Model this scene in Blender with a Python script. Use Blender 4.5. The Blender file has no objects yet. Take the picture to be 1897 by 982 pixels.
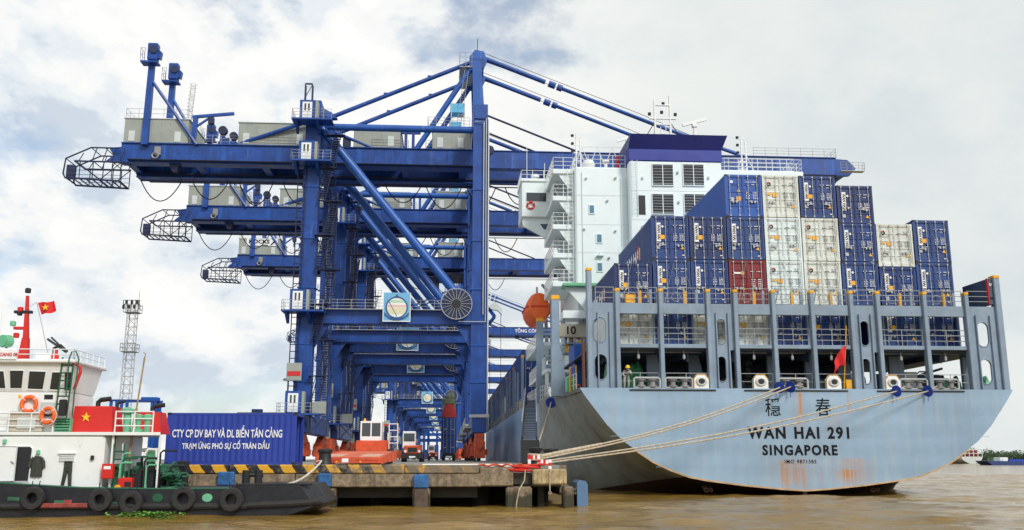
import bpy, math, random
from mathutils import Vector, Matrix
R = math.radians
random.seed(7)
sc = bpy.context.scene
col = sc.collection

# ---------------------------------------------------------------- camera
FPX, PX, PY, HOR, VPX = 1750.0, 948.5, 491.0, 850.0, 830.0     # pixels of the 1897 x 982 photograph
PITCH = math.atan((HOR - PY) / FPX)
YAW = math.atan((PX - VPX) * math.cos(PITCH) / FPX)
EYE = Vector((0, 0, 2.2))
cam_d = bpy.data.cameras.new('camera')
cam = bpy.data.objects.new('camera', cam_d)
col.objects.link(cam)
cam_d.sensor_width = 36
cam_d.lens = 36 * FPX / 1897
cam_d.clip_start, cam_d.clip_end = 0.5, 12000
cam.location = EYE
cam.rotation_euler = (R(90) + PITCH, 0, -YAW)
sc.camera = cam
_r = Vector((math.cos(YAW), -math.sin(YAW), 0))
_h = Vector((math.sin(YAW), math.cos(YAW), 0))
_f = _h * math.cos(PITCH) + Vector((0, 0, math.sin(PITCH)))
_u = Vector((0, 0, math.cos(PITCH))) - _h * math.sin(PITCH)


def at(px, py, X=None, Y=None, Z=None):
    """the point on a known plane that a photo pixel looks at"""
    d = _f * FPX + _r * (px - PX) - _u * (py - PY)
    t = (X - EYE.x) / d.x if X is not None else (Y - EYE.y) / d.y if Y is not None else (Z - EYE.z) / d.z
    return EYE + d * t


# ---------------------------------------------------------------- world, sun, exposure
SUN_EL, SUN_AZ = 38.0, 152.0      # azimuth clockwise from +Y: behind the camera, to the right
w = bpy.data.worlds.new('World')
sc.world = w
w.use_nodes = True
nt = w.node_tree
nt.nodes.clear()


def N(tree, typ, **kw):
    n = tree.nodes.new(typ)
    for k, v in kw.items():
        if k == 'i':
            for kk, vv in v.items():
                n.inputs[kk].default_value = vv
        else:
            setattr(n, k, v)
    return n


def ramp(tree, stops, interp='LINEAR'):
    n = tree.nodes.new('ShaderNodeValToRGB')
    n.color_ramp.interpolation = interp
    e = n.color_ramp.elements
    while len(e) < len(stops):
        e.new(0.5)
    for k, (p, c) in enumerate(stops):
        e[k].position = p
        e[k].color = (c, c, c, 1) if isinstance(c, (int, float)) else (*c, 1)
    return n


def build_world():
    L = nt.links.new
    sky = N(nt, 'ShaderNodeTexSky', sky_type='NISHITA', sun_disc=False)
    sky.sun_elevation = R(SUN_EL)
    sky.sun_rotation = R(SUN_AZ)
    sky.air_density, sky.dust_density, sky.ozone_density = 1.0, 1.5, 1.0
    bg_sky = N(nt, 'ShaderNodeBackground', i={'Strength': 0.15})
    L(sky.outputs[0], bg_sky.inputs['Color'])
    tc = N(nt, 'ShaderNodeTexCoord')
    sep = N(nt, 'ShaderNodeSeparateXYZ')
    L(tc.outputs['Generated'], sep.inputs[0])
    # heaped clouds: noise on the view direction, lit from above by comparing it with itself a little higher up
    mp = N(nt, 'ShaderNodeMapping')
    mp.inputs['Scale'].default_value = (1.0, 1.0, 1.55)
    mp.inputs['Location'].default_value = (3.35, 1.2, 0.62)
    L(tc.outputs['Generated'], mp.inputs[0])
    of = N(nt, 'ShaderNodeVectorMath', operation='ADD')
    of.inputs[1].default_value = (0.012, 0.0, 0.045)
    L(mp.outputs[0], of.inputs[0])
    prm = {'Scale': 3.9, 'Detail': 14.0, 'Roughness': 0.57, 'Distortion': 0.1}
    n1 = N(nt, 'ShaderNodeTexNoise', i=prm)
    n2 = N(nt, 'ShaderNodeTexNoise', i=prm)
    L(mp.outputs[0], n1.inputs['Vector']); L(of.outputs[0], n2.inputs['Vector'])
    # the cloud sheet thickens and smooths out towards the right (+X) half of the sky
    xr = N(nt, 'ShaderNodeMapRange', interpolation_type='SMOOTHSTEP', i={'From Min': -0.12, 'From Max': 0.30, 'To Min': 0.0, 'To Max': 1.0})
    L(sep.outputs['X'], xr.inputs[0])
    th = N(nt, 'ShaderNodeMath', operation='MULTIPLY_ADD', i={1: 0.16})
    L(xr.outputs[0], th.inputs[0]); L(n1.outputs['Fac'], th.inputs[2])
    cover = ramp(nt, [(0.38, 0.38), (0.50, 1.0)], 'EASE')
    L(th.outputs[0], cover.inputs[0])
    df = N(nt, 'ShaderNodeMath', operation='SUBTRACT')
    L(n1.outputs['Fac'], df.inputs[0]); L(n2.outputs['Fac'], df.inputs[1])
    sc_ = N(nt, 'ShaderNodeMath', operation='MULTIPLY_ADD', i={1: 6.0, 2: 0.52})
    L(df.outputs[0], sc_.inputs[0])
    sh0 = ramp(nt, [(0.0, (0.64, 0.72, 0.81)), (0.36, (0.84, 0.89, 0.93)), (0.60, (0.97, 0.98, 0.97)), (1.0, (1.06, 1.05, 1.02))], 'EASE')
    L(sc_.outputs[0], sh0.inputs[0])
    n3 = N(nt, 'ShaderNodeTexNoise', i={'Scale': 2.2, 'Detail': 8.0, 'Roughness': 0.55})
    L(mp.outputs[0], n3.inputs['Vector'])
    sh1 = ramp(nt, [(0.34, (0.70, 0.76, 0.78)), (0.50, (0.82, 0.86, 0.84)), (0.66, (0.93, 0.94, 0.89))], 'EASE')
    L(n3.outputs['Fac'], sh1.inputs[0])
    shade = N(nt, 'ShaderNodeMix', data_type='RGBA')
    x7 = N(nt, 'ShaderNodeMath', operation='MULTIPLY', i={1: 0.88}); L(xr.outputs[0], x7.inputs[0])
    L(x7.outputs[0], shade.inputs[0]); L(sh0.outputs[0], shade.inputs[6]); L(sh1.outputs[0], shade.inputs[7])
    bg_c = N(nt, 'ShaderNodeBackground', i={'Strength': 0.98})
    L(shade.outputs[2], bg_c.inputs['Color'])
    mix = N(nt, 'ShaderNodeMixShader')
    L(cover.outputs[0], mix.inputs[0]); L(bg_sky.outputs[0], mix.inputs[1]); L(bg_c.outputs[0], mix.inputs[2])
    out = N(nt, 'ShaderNodeOutputWorld')
    L(mix.outputs[0], out.inputs[0])


build_world()
sun_d = bpy.data.lights.new('sun', 'SUN')
sun_d.energy = 2.45
sun_d.angle = R(14)
sun_d.color = (1.0, 0.955, 0.88)
sun = bpy.data.objects.new('sun', sun_d)
col.objects.link(sun)
_az, _el = R(SUN_AZ), R(SUN_EL)
_to = Vector((math.sin(_az) * math.cos(_el), math.cos(_az) * math.cos(_el), math.sin(_el)))
sun.rotation_euler = _to.to_track_quat('Z', 'Y').to_euler()
sc.view_settings.view_transform = 'Standard'
sc.view_settings.look = 'None'
sc.view_settings.gamma = 1
sc.view_settings.exposure = 0.0

# ---------------------------------------------------------------- materials
MATS = {}


def mat(name, c, rough=0.5, metal=0.0, var=0.12, vscale=0.6, streak=0.0, streak_c=(0.22, 0.10, 0.03), bump=0.0, bscale=8.0,
        dirt=0.0, dirt_c=(0.06, 0.05, 0.04), spec=0.5, thr=0.62, tide=None, rust=0.0):
    """paint, steel, cloth ...: base colour with slow mottling, vertical run-off streaks, patches of dirt, fine relief"""
    if name in MATS:
        return MATS[name]
    m = bpy.data.materials.new(name)
    MATS[name] = m
    m.use_nodes = True
    t = m.node_tree
    b = t.nodes['Principled BSDF']
    L = t.links.new
    b.inputs['Roughness'].default_value = rough
    b.inputs['Metallic'].default_value = metal
    b.inputs['Specular IOR Level'].default_value = spec
    g = N(t, 'ShaderNodeNewGeometry')
    n = N(t, 'ShaderNodeTexNoise', i={'Scale': vscale, 'Detail': 8.0, 'Roughness': 0.62})
    L(g.outputs['Position'], n.inputs['Vector'])
    rp = ramp(t, [(0.3, tuple(max(0, x * (1 - var)) for x in c)), (0.7, tuple(min(1, x * (1 + var)) for x in c))])
    L(n.outputs['Fac'], rp.inputs[0])
    cur = rp.outputs[0]

    def blend(fac, c2, cur):
        mx = N(t, 'ShaderNodeMix', data_type='RGBA')
        L(fac, mx.inputs[0]); L(cur, mx.inputs[6])
        mx.inputs[7].default_value = (*c2, 1)
        return mx.outputs[2]
    if streak > 0:
        mp = N(t, 'ShaderNodeMapping')
        mp.inputs['Scale'].default_value = (1.6, 1.6, 0.10)
        L(g.outputs['Position'], mp.inputs[0])
        n2 = N(t, 'ShaderNodeTexNoise', i={'Scale': 1.6, 'Detail': 6.0, 'Roughness': 0.7})
        L(mp.outputs[0], n2.inputs['Vector'])
        r2 = ramp(t, [(thr, 0.0), (min(0.99, thr + 0.16), streak)])
        L(n2.outputs['Fac'], r2.inputs[0])
        cur = blend(r2.outputs[0], streak_c, cur)
    if dirt > 0:
        n3 = N(t, 'ShaderNodeTexNoise', i={'Scale': vscale * 2.3, 'Detail': 10.0, 'Roughness': 0.72, 'Distortion': 0.5})
        L(g.outputs['Position'], n3.inputs['Vector'])
        r3 = ramp(t, [(0.46, 0.0), (0.74, dirt)])
        L(n3.outputs['Fac'], r3.inputs[0])
        cur = blend(r3.outputs[0], dirt_c, cur)
    if rust > 0:              # rust breaking through in small spots and short runs
        mq = N(t, 'ShaderNodeMapping'); mq.inputs['Scale'].default_value = (1.0, 1.0, 0.45); L(g.outputs['Position'], mq.inputs[0])
        n6 = N(t, 'ShaderNodeTexNoise', i={'Scale': 2.1, 'Detail': 12.0, 'Roughness': 0.78}); L(mq.outputs[0], n6.inputs['Vector'])
        r6 = ramp(t, [(0.60, 0.0), (0.68, rust)]); L(n6.outputs['Fac'], r6.inputs[0])
        cur = blend(r6.outputs[0], (0.11, 0.045, 0.018), cur)
    if tide is not None:      # algae and wet dirt up to the tide mark
        sz = N(t, 'ShaderNodeSeparateXYZ'); L(g.outputs['Position'], sz.inputs[0])
        za_ = N(t, 'ShaderNodeMath', operation='MULTIPLY_ADD', i={1: 0.8}); L(n.outputs['Fac'], za_.inputs[0]); L(sz.outputs['Z'], za_.inputs[2])
        r5 = N(t, 'ShaderNodeMapRange', i={'From Min': tide + 0.55, 'From Max': tide + 0.25, 'To Min': 0.0, 'To Max': 0.92}); L(za_.outputs[0], r5.inputs[0])
        cur = blend(r5.outputs[0], (0.035, 0.036, 0.022), cur)
    L(cur, b.inputs['Base Color'])
    rr = ramp(t, [(0.3, max(0.02, rough - 0.1)), (0.7, min(1, rough + 0.12))])
    L(n.outputs['Fac'], rr.inputs[0])
    L(rr.outputs[0], b.inputs['Roughness'])
    if bump > 0:
        n4 = N(t, 'ShaderNodeTexNoise', i={'Scale': bscale, 'Detail': 6.0, 'Roughness': 0.65})
        L(g.outputs['Position'], n4.inputs['Vector'])
        bp = N(t, 'ShaderNodeBump', i={'Strength': bump, 'Distance': 0.05})
        L(n4.outputs['Fac'], bp.inputs['Height'])
        L(bp.outputs[0], b.inputs['Normal'])
    return m


RUST = (0.20, 0.075, 0.02)
M = dict(
    crane=mat('crane_blue_paint', (0.005, 0.058, 0.30), 0.42, var=0.30, vscale=0.45, streak=0.42, streak_c=(0.14, 0.28, 0.58), dirt=0.55, dirt_c=(0.010, 0.022, 0.075), thr=0.57, rust=0.55),
    crane2=mat('crane_blue_paint_light', (0.008, 0.082, 0.36), 0.42, var=0.24, vscale=0.4, streak=0.35, streak_c=(0.20, 0.34, 0.62), thr=0.58, rust=0.5),
    crane_dk=mat('crane_dark_steel', (0.018, 0.026, 0.075), 0.6, var=0.2),
    steel=mat('grey_steel', (0.26, 0.27, 0.28), 0.5, metal=0.3, var=0.2, dirt=0.3, dirt_c=RUST),
    galv=mat('galvanised_rail', (0.42, 0.44, 0.45), 0.5, metal=0.2, var=0.15),
    dark=mat('black_steel', (0.012, 0.013, 0.016), 0.55, var=0.3),
    cable=mat('black_cable', (0.010, 0.010, 0.012), 0.6, var=0.1),
    glass=mat('dark_glass', (0.02, 0.03, 0.036), 0.05, var=0.1, spec=1.0),
    cabin=mat('machinery_house_grey', (0.31, 0.335, 0.305), 0.55, var=0.12, streak=0.35, streak_c=(0.22, 0.22, 0.19), thr=0.6),
    white=mat('white_paint', (0.80, 0.82, 0.82), 0.45, var=0.05, streak=0.18, streak_c=(0.50, 0.45, 0.36), thr=0.64),
    house=mat('ship_white_paint', (0.74, 0.83, 0.85), 0.45, var=0.04, vscale=0.3, streak=0.22, streak_c=(0.46, 0.44, 0.38), thr=0.60, rust=0.30),
    hull=mat('ship_pale_blue_paint', (0.25, 0.385, 0.56), 0.42, var=0.10, vscale=0.25, streak=0.45, streak_c=(0.36, 0.42, 0.44), thr=0.54, dirt=0.16, dirt_c=(0.20, 0.24, 0.27), bump=0.10, bscale=0.8),
    hullside=mat('ship_shaded_weathered_hull_paint', (0.30, 0.335, 0.32), 0.5, var=0.22, vscale=0.22, streak=0.4, streak_c=(0.30, 0.32, 0.30), thr=0.55, dirt=0.8, dirt_c=(0.10, 0.10, 0.078)),  # stern quarter: dirt, plus shade and brown water reflection put into the colour
    shipgrey=mat('ship_blue_grey_paint', (0.225, 0.305, 0.405), 0.5, var=0.16, streak=0.45, streak_c=(0.36, 0.40, 0.42), dirt=0.22, dirt_c=(0.14, 0.13, 0.11), thr=0.56, rust=0.45),
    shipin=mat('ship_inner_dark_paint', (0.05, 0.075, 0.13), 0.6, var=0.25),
    funnel=mat('funnel_blue_paint', (0.006, 0.012, 0.13), 0.4, var=0.08),
    funnel2=mat('funnel_band_blue_paint', (0.010, 0.026, 0.27), 0.4, var=0.08),
    antifoul=mat('antifouling_brown', (0.055, 0.025, 0.02), 0.6, var=0.4, vscale=0.8, dirt=0.5, dirt_c=(0.02, 0.018, 0.016)),
    cblue=mat('container_navy_paint', (0.008, 0.042, 0.20), 0.45, var=0.2, vscale=0.5, streak=0.22, streak_c=(0.035, 0.06, 0.19), dirt=0.2, dirt_c=(0.02, 0.02, 0.035), rust=0.35),
    cblue_b=mat('container_navy_paint_faded', (0.014, 0.055, 0.22), 0.5, var=0.25, vscale=0.7, streak=0.35, streak_c=(0.05, 0.09, 0.22), dirt=0.3, dirt_c=(0.03, 0.03, 0.05), rust=0.6),
    cblue_c=mat('container_navy_paint_dark', (0.006, 0.030, 0.155), 0.45, var=0.25, vscale=0.4, streak=0.3, streak_c=(0.03, 0.05, 0.15), dirt=0.35, dirt_c=(0.05, 0.03, 0.025), rust=0.5),
    cblue2=mat('container_bright_blue_paint', (0.012, 0.085, 0.40), 0.45, var=0.15, streak=0.2, streak_c=(0.05, 0.14, 0.42), dirt=0.2, dirt_c=(0.03, 0.04, 0.09)),
    cwhite=mat('container_off_white_paint', (0.66, 0.71, 0.68), 0.5, var=0.10, streak=0.5, streak_c=(0.40, 0.32, 0.22), thr=0.56, dirt=0.32, dirt_c=(0.28, 0.19, 0.11), rust=0.5),
    cwhite2=mat('container_cool_white_paint', (0.68, 0.78, 0.80), 0.5, var=0.08, streak=0.3, streak_c=(0.42, 0.42, 0.38), thr=0.6, dirt=0.15, dirt_c=(0.30, 0.26, 0.2), rust=0.4),
    cred=mat('container_red_paint', (0.20, 0.010, 0.020), 0.5, var=0.2, streak=0.2, streak_c=(0.30, 0.06, 0.05), dirt=0.2, dirt_c=(0.05, 0.01, 0.01)),
    ctext=mat('white_lettering', (0.82, 0.84, 0.86), 0.5, var=0.05),
    btext=mat('black_lettering', (0.006, 0.007, 0.010), 0.6, var=0.1, spec=0.2),
    rtext=mat('red_lettering', (0.55, 0.02, 0.02), 0.5, var=0.1),
    dtext=mat('dark_grey_lettering', (0.10, 0.12, 0.13), 0.5, var=0.1),
    ysign=mat('yellow_sticker', (0.85, 0.42, 0.02), 0.5, var=0.1),
    gsign=mat('grey_sticker', (0.45, 0.5, 0.52), 0.5, var=0.1),
    yellow=mat('yellow_paint', (0.78, 0.40, 0.015), 0.5, var=0.15, dirt=0.3),
    red=mat('red_paint', (0.62, 0.018, 0.012), 0.42, var=0.12, dirt=0.15, dirt_c=(0.2, 0.01, 0.01)),
    orange=mat('orange_red_machine_paint', (0.60, 0.085, 0.024), 0.5, var=0.22, dirt=0.60, dirt_c=(0.09, 0.03, 0.02), vscale=1.4, rust=0.5),
    lifeorange=mat('lifeboat_orange', (0.90, 0.14, 0.02), 0.45, var=0.12, dirt=0.2, dirt_c=(0.3, 0.03, 0.02)),
    green=mat('green_paint', (0.01, 0.10, 0.05), 0.5, var=0.25, dirt=0.3),
    mint=mat('mint_green_paint', (0.15, 0.48, 0.28), 0.5, var=0.15, dirt=0.2),
    tarp=mat('green_tarpaulin', (0.10, 0.42, 0.20), 0.7, var=0.25, vscale=3, bump=0.5),
    rope=mat('worn_rope', (0.50, 0.42, 0.31), 0.85, var=0.3, vscale=6, bump=0.6, bscale=40),
    ratblue=mat('rat_guard_blue', (0.012, 0.05, 0.42), 0.5, var=0.15),
    tughull=mat('tug_black_hull', (0.009, 0.011, 0.017), 0.45, var=0.4, vscale=1.5, dirt=0.4, dirt_c=(0.035, 0.033, 0.03), bump=0.15, bscale=3),
    tugwhite=mat('tug_white_paint', (0.80, 0.83, 0.83), 0.4, var=0.05, vscale=1.0, streak=0.35, streak_c=(0.46, 0.36, 0.24), thr=0.60, bump=0.05, bscale=2, rust=0.35),
    rubber=mat('black_rubber', (0.022, 0.022, 0.024), 0.8, var=0.3, vscale=3, dirt=0.4, dirt_c=(0.07, 0.06, 0.05), bump=0.3, bscale=12),
    concrete=mat('weathered_concrete', (0.27, 0.21, 0.14), 0.9, var=0.5, vscale=2.2, dirt=0.95, dirt_c=(0.085, 0.06, 0.04), streak=0.7, streak_c=(0.07, 0.06, 0.05), thr=0.50, bump=1.0, bscale=4, tide=0.62),
    concrete_y=mat('stained_yellow_concrete', (0.46, 0.36, 0.20), 0.9, var=0.4, vscale=2.5, dirt=0.8, dirt_c=(0.15, 0.09, 0.045), streak=0.7, streak_c=(0.10, 0.07, 0.045), thr=0.50, bump=1.0, bscale=5),
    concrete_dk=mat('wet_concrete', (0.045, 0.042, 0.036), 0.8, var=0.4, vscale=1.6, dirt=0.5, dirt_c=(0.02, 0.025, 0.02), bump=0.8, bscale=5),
    deck=mat('quay_paving', (0.27, 0.26, 0.24), 0.9, var=0.2, vscale=0.3, dirt=0.4, dirt_c=(0.10, 0.09, 0.085), bump=0.2),
    fender=mat('fender_blue', (0.02, 0.13, 0.36), 0.6, var=0.35, vscale=2.6, dirt=0.95, dirt_c=(0.035, 0.028, 0.025)),
    plate=mat('fender_grey_blue', (0.10, 0.20, 0.36), 0.55, var=0.2, dirt=0.3),
    cloth=mat('dark_cloth', (0.045, 0.05, 0.042), 0.9, var=0.3, vscale=5),
    skin=mat('skin', (0.42, 0.24, 0.16), 0.6, var=0.05),
    flagred=mat('flag_red', (0.62, 0.015, 0.018), 0.75, var=0.12, vscale=3),
    star=mat('star_yellow', (0.85, 0.55, 0.03), 0.6, var=0.08),
    leafmat=mat('hyacinth_leaf', (0.12, 0.30, 0.04), 0.5, var=0.45, vscale=6),
    treemat=mat('far_tree_foliage', (0.040, 0.070, 0.028), 0.9, var=0.45, vscale=0.25),
    bark=mat('tree_bark', (0.06, 0.045, 0.03), 0.9),
    earth=mat('bank_earth', (0.16, 0.15, 0.08), 0.95, var=0.3, vscale=0.05),
    sky_blue_panel=mat('sky_blue_panel', (0.10, 0.42, 0.68), 0.5, var=0.12),
    emb_blue=mat('emblem_sky_blue', (0.16, 0.42, 0.66), 0.5, var=0.08),
    emb_white=mat('emblem_white', (0.78, 0.80, 0.76), 0.5, var=0.06),
    emb_yellow=mat('emblem_yellow', (0.68, 0.64, 0.42), 0.5, var=0.1),
    emb_green=mat('emblem_green', (0.45, 0.66, 0.50), 0.5, var=0.1),
    emb_red=mat('emblem_red', (0.74, 0.50, 0.44), 0.5, var=0.1),
    emb_navy=mat('emblem_navy', (0.02, 0.09, 0.26), 0.5, var=0.1),
    tray=mat('trailer_orange_bed', (0.66, 0.13, 0.05), 0.6, var=0.25, vscale=1.5, dirt=0.4, dirt_c=(0.35, 0.2, 0.14)),
    teal=mat('grey_light_paint', (0.55, 0.60, 0.60), 0.5, var=0.08),
    rustmat=mat('rust_stain', (0.42, 0.16, 0.03), 0.8, var=0.4, vscale=3),
)


def stripe_material():
    """hazard paint: slanted yellow and black bands, worn through to the concrete"""
    m = bpy.data.materials.new('hazard_striped_kerb_paint')
    m.use_nodes = True
    t = m.node_tree
    L = t.links.new
    b = t.nodes['Principled BSDF']
    b.inputs['Roughness'].default_value = 0.75
    g = N(t, 'ShaderNodeNewGeometry')
    s = N(t, 'ShaderNodeSeparateXYZ')
    L(g.outputs['Position'], s.inputs[0])
    nz = N(t, 'ShaderNodeTexNoise', i={'Scale': 2.5, 'Detail': 5.0})
    L(g.outputs['Position'], nz.inputs['Vector'])
    a = N(t, 'ShaderNodeMath', operation='MULTIPLY_ADD', i={1: 0.75})
    L(s.outputs['Z'], a.inputs[0]); L(s.outputs['X'], a.inputs[2])
    a2 = N(t, 'ShaderNodeMath', operation='MULTIPLY_ADD', i={1: 0.22})
    L(nz.outputs['Fac'], a2.inputs[0]); L(a.outputs[0], a2.inputs[2])
    d = N(t, 'ShaderNodeMath', operation='DIVIDE', i={1: 1.03})
    L(a2.outputs[0], d.inputs[0])
    fr = N(t, 'ShaderNodeMath', operation='FRACT')
    L(d.outputs[0], fr.inputs[0])
    st = ramp(t, [(0.0, (0.70, 0.36, 0.02)), (0.52, (0.016, 0.016, 0.018))], 'CONSTANT')
    L(fr.outputs[0], st.inputs[0])
    n2 = N(t, 'ShaderNodeTexNoise', i={'Scale': 3.2, 'Detail': 10.0, 'Roughness': 0.75})
    L(g.outputs['Position'], n2.inputs['Vector'])
    # more wear towards the seaward end of the kerb
    e = N(t, 'ShaderNodeMapRange', i={'From Min': -8.0, 'From Max': 2.5, 'To Min': 0.0, 'To Max': 0.30})
    L(s.outputs['X'], e.inputs[0])
    ad = N(t, 'ShaderNodeMath', operation='ADD')
    L(n2.outputs['Fac'], ad.inputs[0]); L(e.outputs[0], ad.inputs[1])
    wr = ramp(t, [(0.53, 0.0), (0.68, 0.92)])
    L(ad.outputs[0], wr.inputs[0])
    mx = N(t, 'ShaderNodeMix', data_type='RGBA')
    L(wr.outputs[0], mx.inputs[0]); L(st.outputs[0], mx.inputs[6])
    mx.inputs[7].default_value = (0.20, 0.16, 0.11, 1)
    L(mx.outputs[2], b.inputs['Base Color'])
    bp = N(t, 'ShaderNodeBump', i={'Strength': 0.6, 'Distance': 0.04})
    L(n2.outputs['Fac'], bp.inputs['Height']); L(bp.outputs[0], b.inputs['Normal'])
    return m


def water_material():
    m = bpy.data.materials.new('muddy_river_water')
    m.use_nodes = True
    t = m.node_tree
    L = t.links.new
    b = t.nodes['Principled BSDF']
    b.inputs['IOR'].default_value = 1.33
    b.inputs['Roughness'].default_value = 0.10
    b.inputs['Specular IOR Level'].default_value = 0.30
    g = N(t, 'ShaderNodeNewGeometry')
    mp = N(t, 'ShaderNodeMapping')
    mp.inputs['Scale'].default_value = (0.55, 1.0, 1.0)
    L(g.outputs['Position'], mp.inputs[0])
    n0 = N(t, 'ShaderNodeTexNoise', i={'Scale': 0.12, 'Detail': 6.0, 'Roughness': 0.6})
    L(g.outputs['Position'], n0.inputs['Vector'])
    c = ramp(t, [(0.35, (0.20, 0.118, 0.022)), (0.65, (0.32, 0.205, 0.055))])
    L(n0.outputs['Fac'], c.inputs[0])
    L(c.outputs[0], b.inputs['Base Color'])
    hs = []
    for sca, amp in ((1.4, 0.6), (3.6, 0.35), (9.0, 0.16)):
        n = N(t, 'ShaderNodeTexNoise', i={'Scale': sca, 'Detail': 4.0, 'Roughness': 0.55, 'Distortion': 0.4})
        L(mp.outputs[0], n.inputs['Vector'])
        q = N(t, 'ShaderNodeMath', operation='MULTIPLY', i={1: amp})
        L(n.outputs['Fac'], q.inputs[0])
        hs.append(q)
    s1 = N(t, 'ShaderNodeMath', operation='ADD'); s2 = N(t, 'ShaderNodeMath', operation='ADD')
    L(hs[0].outputs[0], s1.inputs[0]); L(hs[1].outputs[0], s1.inputs[1])
    L(s1.outputs[0], s2.inputs[0]); L(hs[2].outputs[0], s2.inputs[1])
    bp = N(t, 'ShaderNodeBump', i={'Strength': 0.9, 'Distance': 0.16})
    L(s2.outputs[0], bp.inputs['Height']); L(bp.outputs[0], b.inputs['Normal'])
    return m


M['stripe'] = stripe_material()
M['water'] = water_material()


# ---------------------------------------------------------------- mesh helpers
class MB:
    def __init__(s):
        s.v, s.f = [], []

    def add(s, vs, fs):
        k = len(s.v)
        s.v += [tuple(q) for q in vs]
        s.f += [tuple(i + k for i in f) for f in fs]
        return s

    def box(s, x0, x1, y0, y1, z0, z1):
        x0, x1 = min(x0, x1), max(x0, x1); y0, y1 = min(y0, y1), max(y0, y1); z0, z1 = min(z0, z1), max(z0, z1)
        return s.add([(x0, y0, z0), (x1, y0, z0), (x1, y1, z0), (x0, y1, z0), (x0, y0, z1), (x1, y0, z1), (x1, y1, z1), (x0, y1, z1)],
                     [(0, 3, 2, 1), (4, 5, 6, 7), (0, 1, 5, 4), (1, 2, 6, 5), (2, 3, 7, 6), (3, 0, 4, 7)])

    def bbox(s, x0, x1, y0, y1, z0, z1, b=0.03):
        """box with chamfered edges"""
        x0, x1 = min(x0, x1), max(x0, x1); y0, y1 = min(y0, y1), max(y0, y1); z0, z1 = min(z0, z1), max(z0, z1)
        b = min(b, (x1 - x0) * .3, (y1 - y0) * .3, (z1 - z0) * .3)
        xs, ys, zs = (x0, x1), (y0, y1), (z0, z1)
        V, idx = [], {}
        for i in (0, 1):
            for j in (0, 1):
                for k in (0, 1):
                    sx, sy, sz = (b if i == 0 else -b), (b if j == 0 else -b), (b if k == 0 else -b)
                    for a, p in (('x', (xs[i], ys[j] + sy, zs[k] + sz)), ('y', (xs[i] + sx, ys[j], zs[k] + sz)), ('z', (xs[i] + sx, ys[j] + sy, zs[k]))):
                        idx[(i, j, k, a)] = len(V); V.append(p)
        F = []
        I = lambda i, j, k, a: idx[(i, j, k, a)]
        for i in (0, 1):
            q = [I(i, 0, 0, 'x'), I(i, 1, 0, 'x'), I(i, 1, 1, 'x'), I(i, 0, 1, 'x')]; F.append(q if i else q[::-1])
            q = [I(0, i, 0, 'y'), I(1, i, 0, 'y'), I(1, i, 1, 'y'), I(0, i, 1, 'y')]; F.append(q[::-1] if i else q)
            q = [I(0, 0, i, 'z'), I(1, 0, i, 'z'), I(1, 1, i, 'z'), I(0, 1, i, 'z')]; F.append(q if i else q[::-1])
        for i in (0, 1):
            for j in (0, 1):
                F.append([I(i, j, 0, 'x'), I(i, j, 1, 'x'), I(i, j, 1, 'y'), I(i, j, 0, 'y')])
                F.append([I(i, 0, j, 'x'), I(i, 1, j, 'x'), I(i, 1, j, 'z'), I(i, 0, j, 'z')])
                F.append([I(0, i, j, 'y'), I(1, i, j, 'y'), I(1, i, j, 'z'), I(0, i, j, 'z')])
                for k in (0, 1):
                    F.append([I(i, j, k, 'x'), I(i, j, k, 'y'), I(i, j, k, 'z')])
        return s.add(V, F)

    def bar(s, p0, p1, w, h=None, up=(0, 0, 1), w1=None, h1=None):
        p0, p1 = Vector(p0), Vector(p1)
        h = w if h is None else h
        w1 = w if w1 is None else w1
        h1 = h if h1 is None else h1
        d = (p1 - p0).normalized()
        u = Vector(up)
        if abs(d.dot(u)) > 0.98:
            u = Vector((0, 1, 0))
        a = d.cross(u).normalized()
        c = a.cross(d)
        vs = []
        for p, ww, hh in ((p0, w, h), (p1, w1, h1)):
            for sa, sb in ((-1, -1), (1, -1), (1, 1), (-1, 1)):
                vs.append(p + a * (sa * ww / 2) + c * (sb * hh / 2))
        return s.add(vs, [(3, 2, 1, 0), (4, 5, 6, 7), (0, 1, 5, 4), (1, 2, 6, 5), (2, 3, 7, 6), (3, 0, 4, 7)])

    def tube(s, pts, r, n=6, r1=None, cap=True):
        pts = [Vector(p) for p in pts]
        m = len(pts)
        rs = r if isinstance(r, (list, tuple)) else [r + ((r1 if r1 is not None else r) - r) * k / (m - 1) for k in range(m)]
        vs, prev = [], None
        for k, p in enumerate(pts):
            d = (pts[min(k + 1, m - 1)] - pts[max(k - 1, 0)]).normalized()
            if prev is None:
                u = Vector((0, 0, 1)) if abs(d.z) < 0.9 else Vector((0, 1, 0))
                a = d.cross(u).normalized()
            else:
                a = (prev - d * prev.dot(d)).normalized()
            prev = a
            c = d.cross(a)
            for j in range(n):
                t = 2 * math.pi * j / n
                vs.append(p + a * (math.cos(t) * rs[k]) + c * (math.sin(t) * rs[k]))
        fs = []
        for k in range(m - 1):
            for j in range(n):
                fs.append((k * n + j, k * n + (j + 1) % n, (k + 1) * n + (j + 1) % n, (k + 1) * n + j))
        if cap:
            fs += [tuple(range(n - 1, -1, -1)), tuple((m - 1) * n + j for j in range(n))]
        return s.add(vs, fs)

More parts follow.
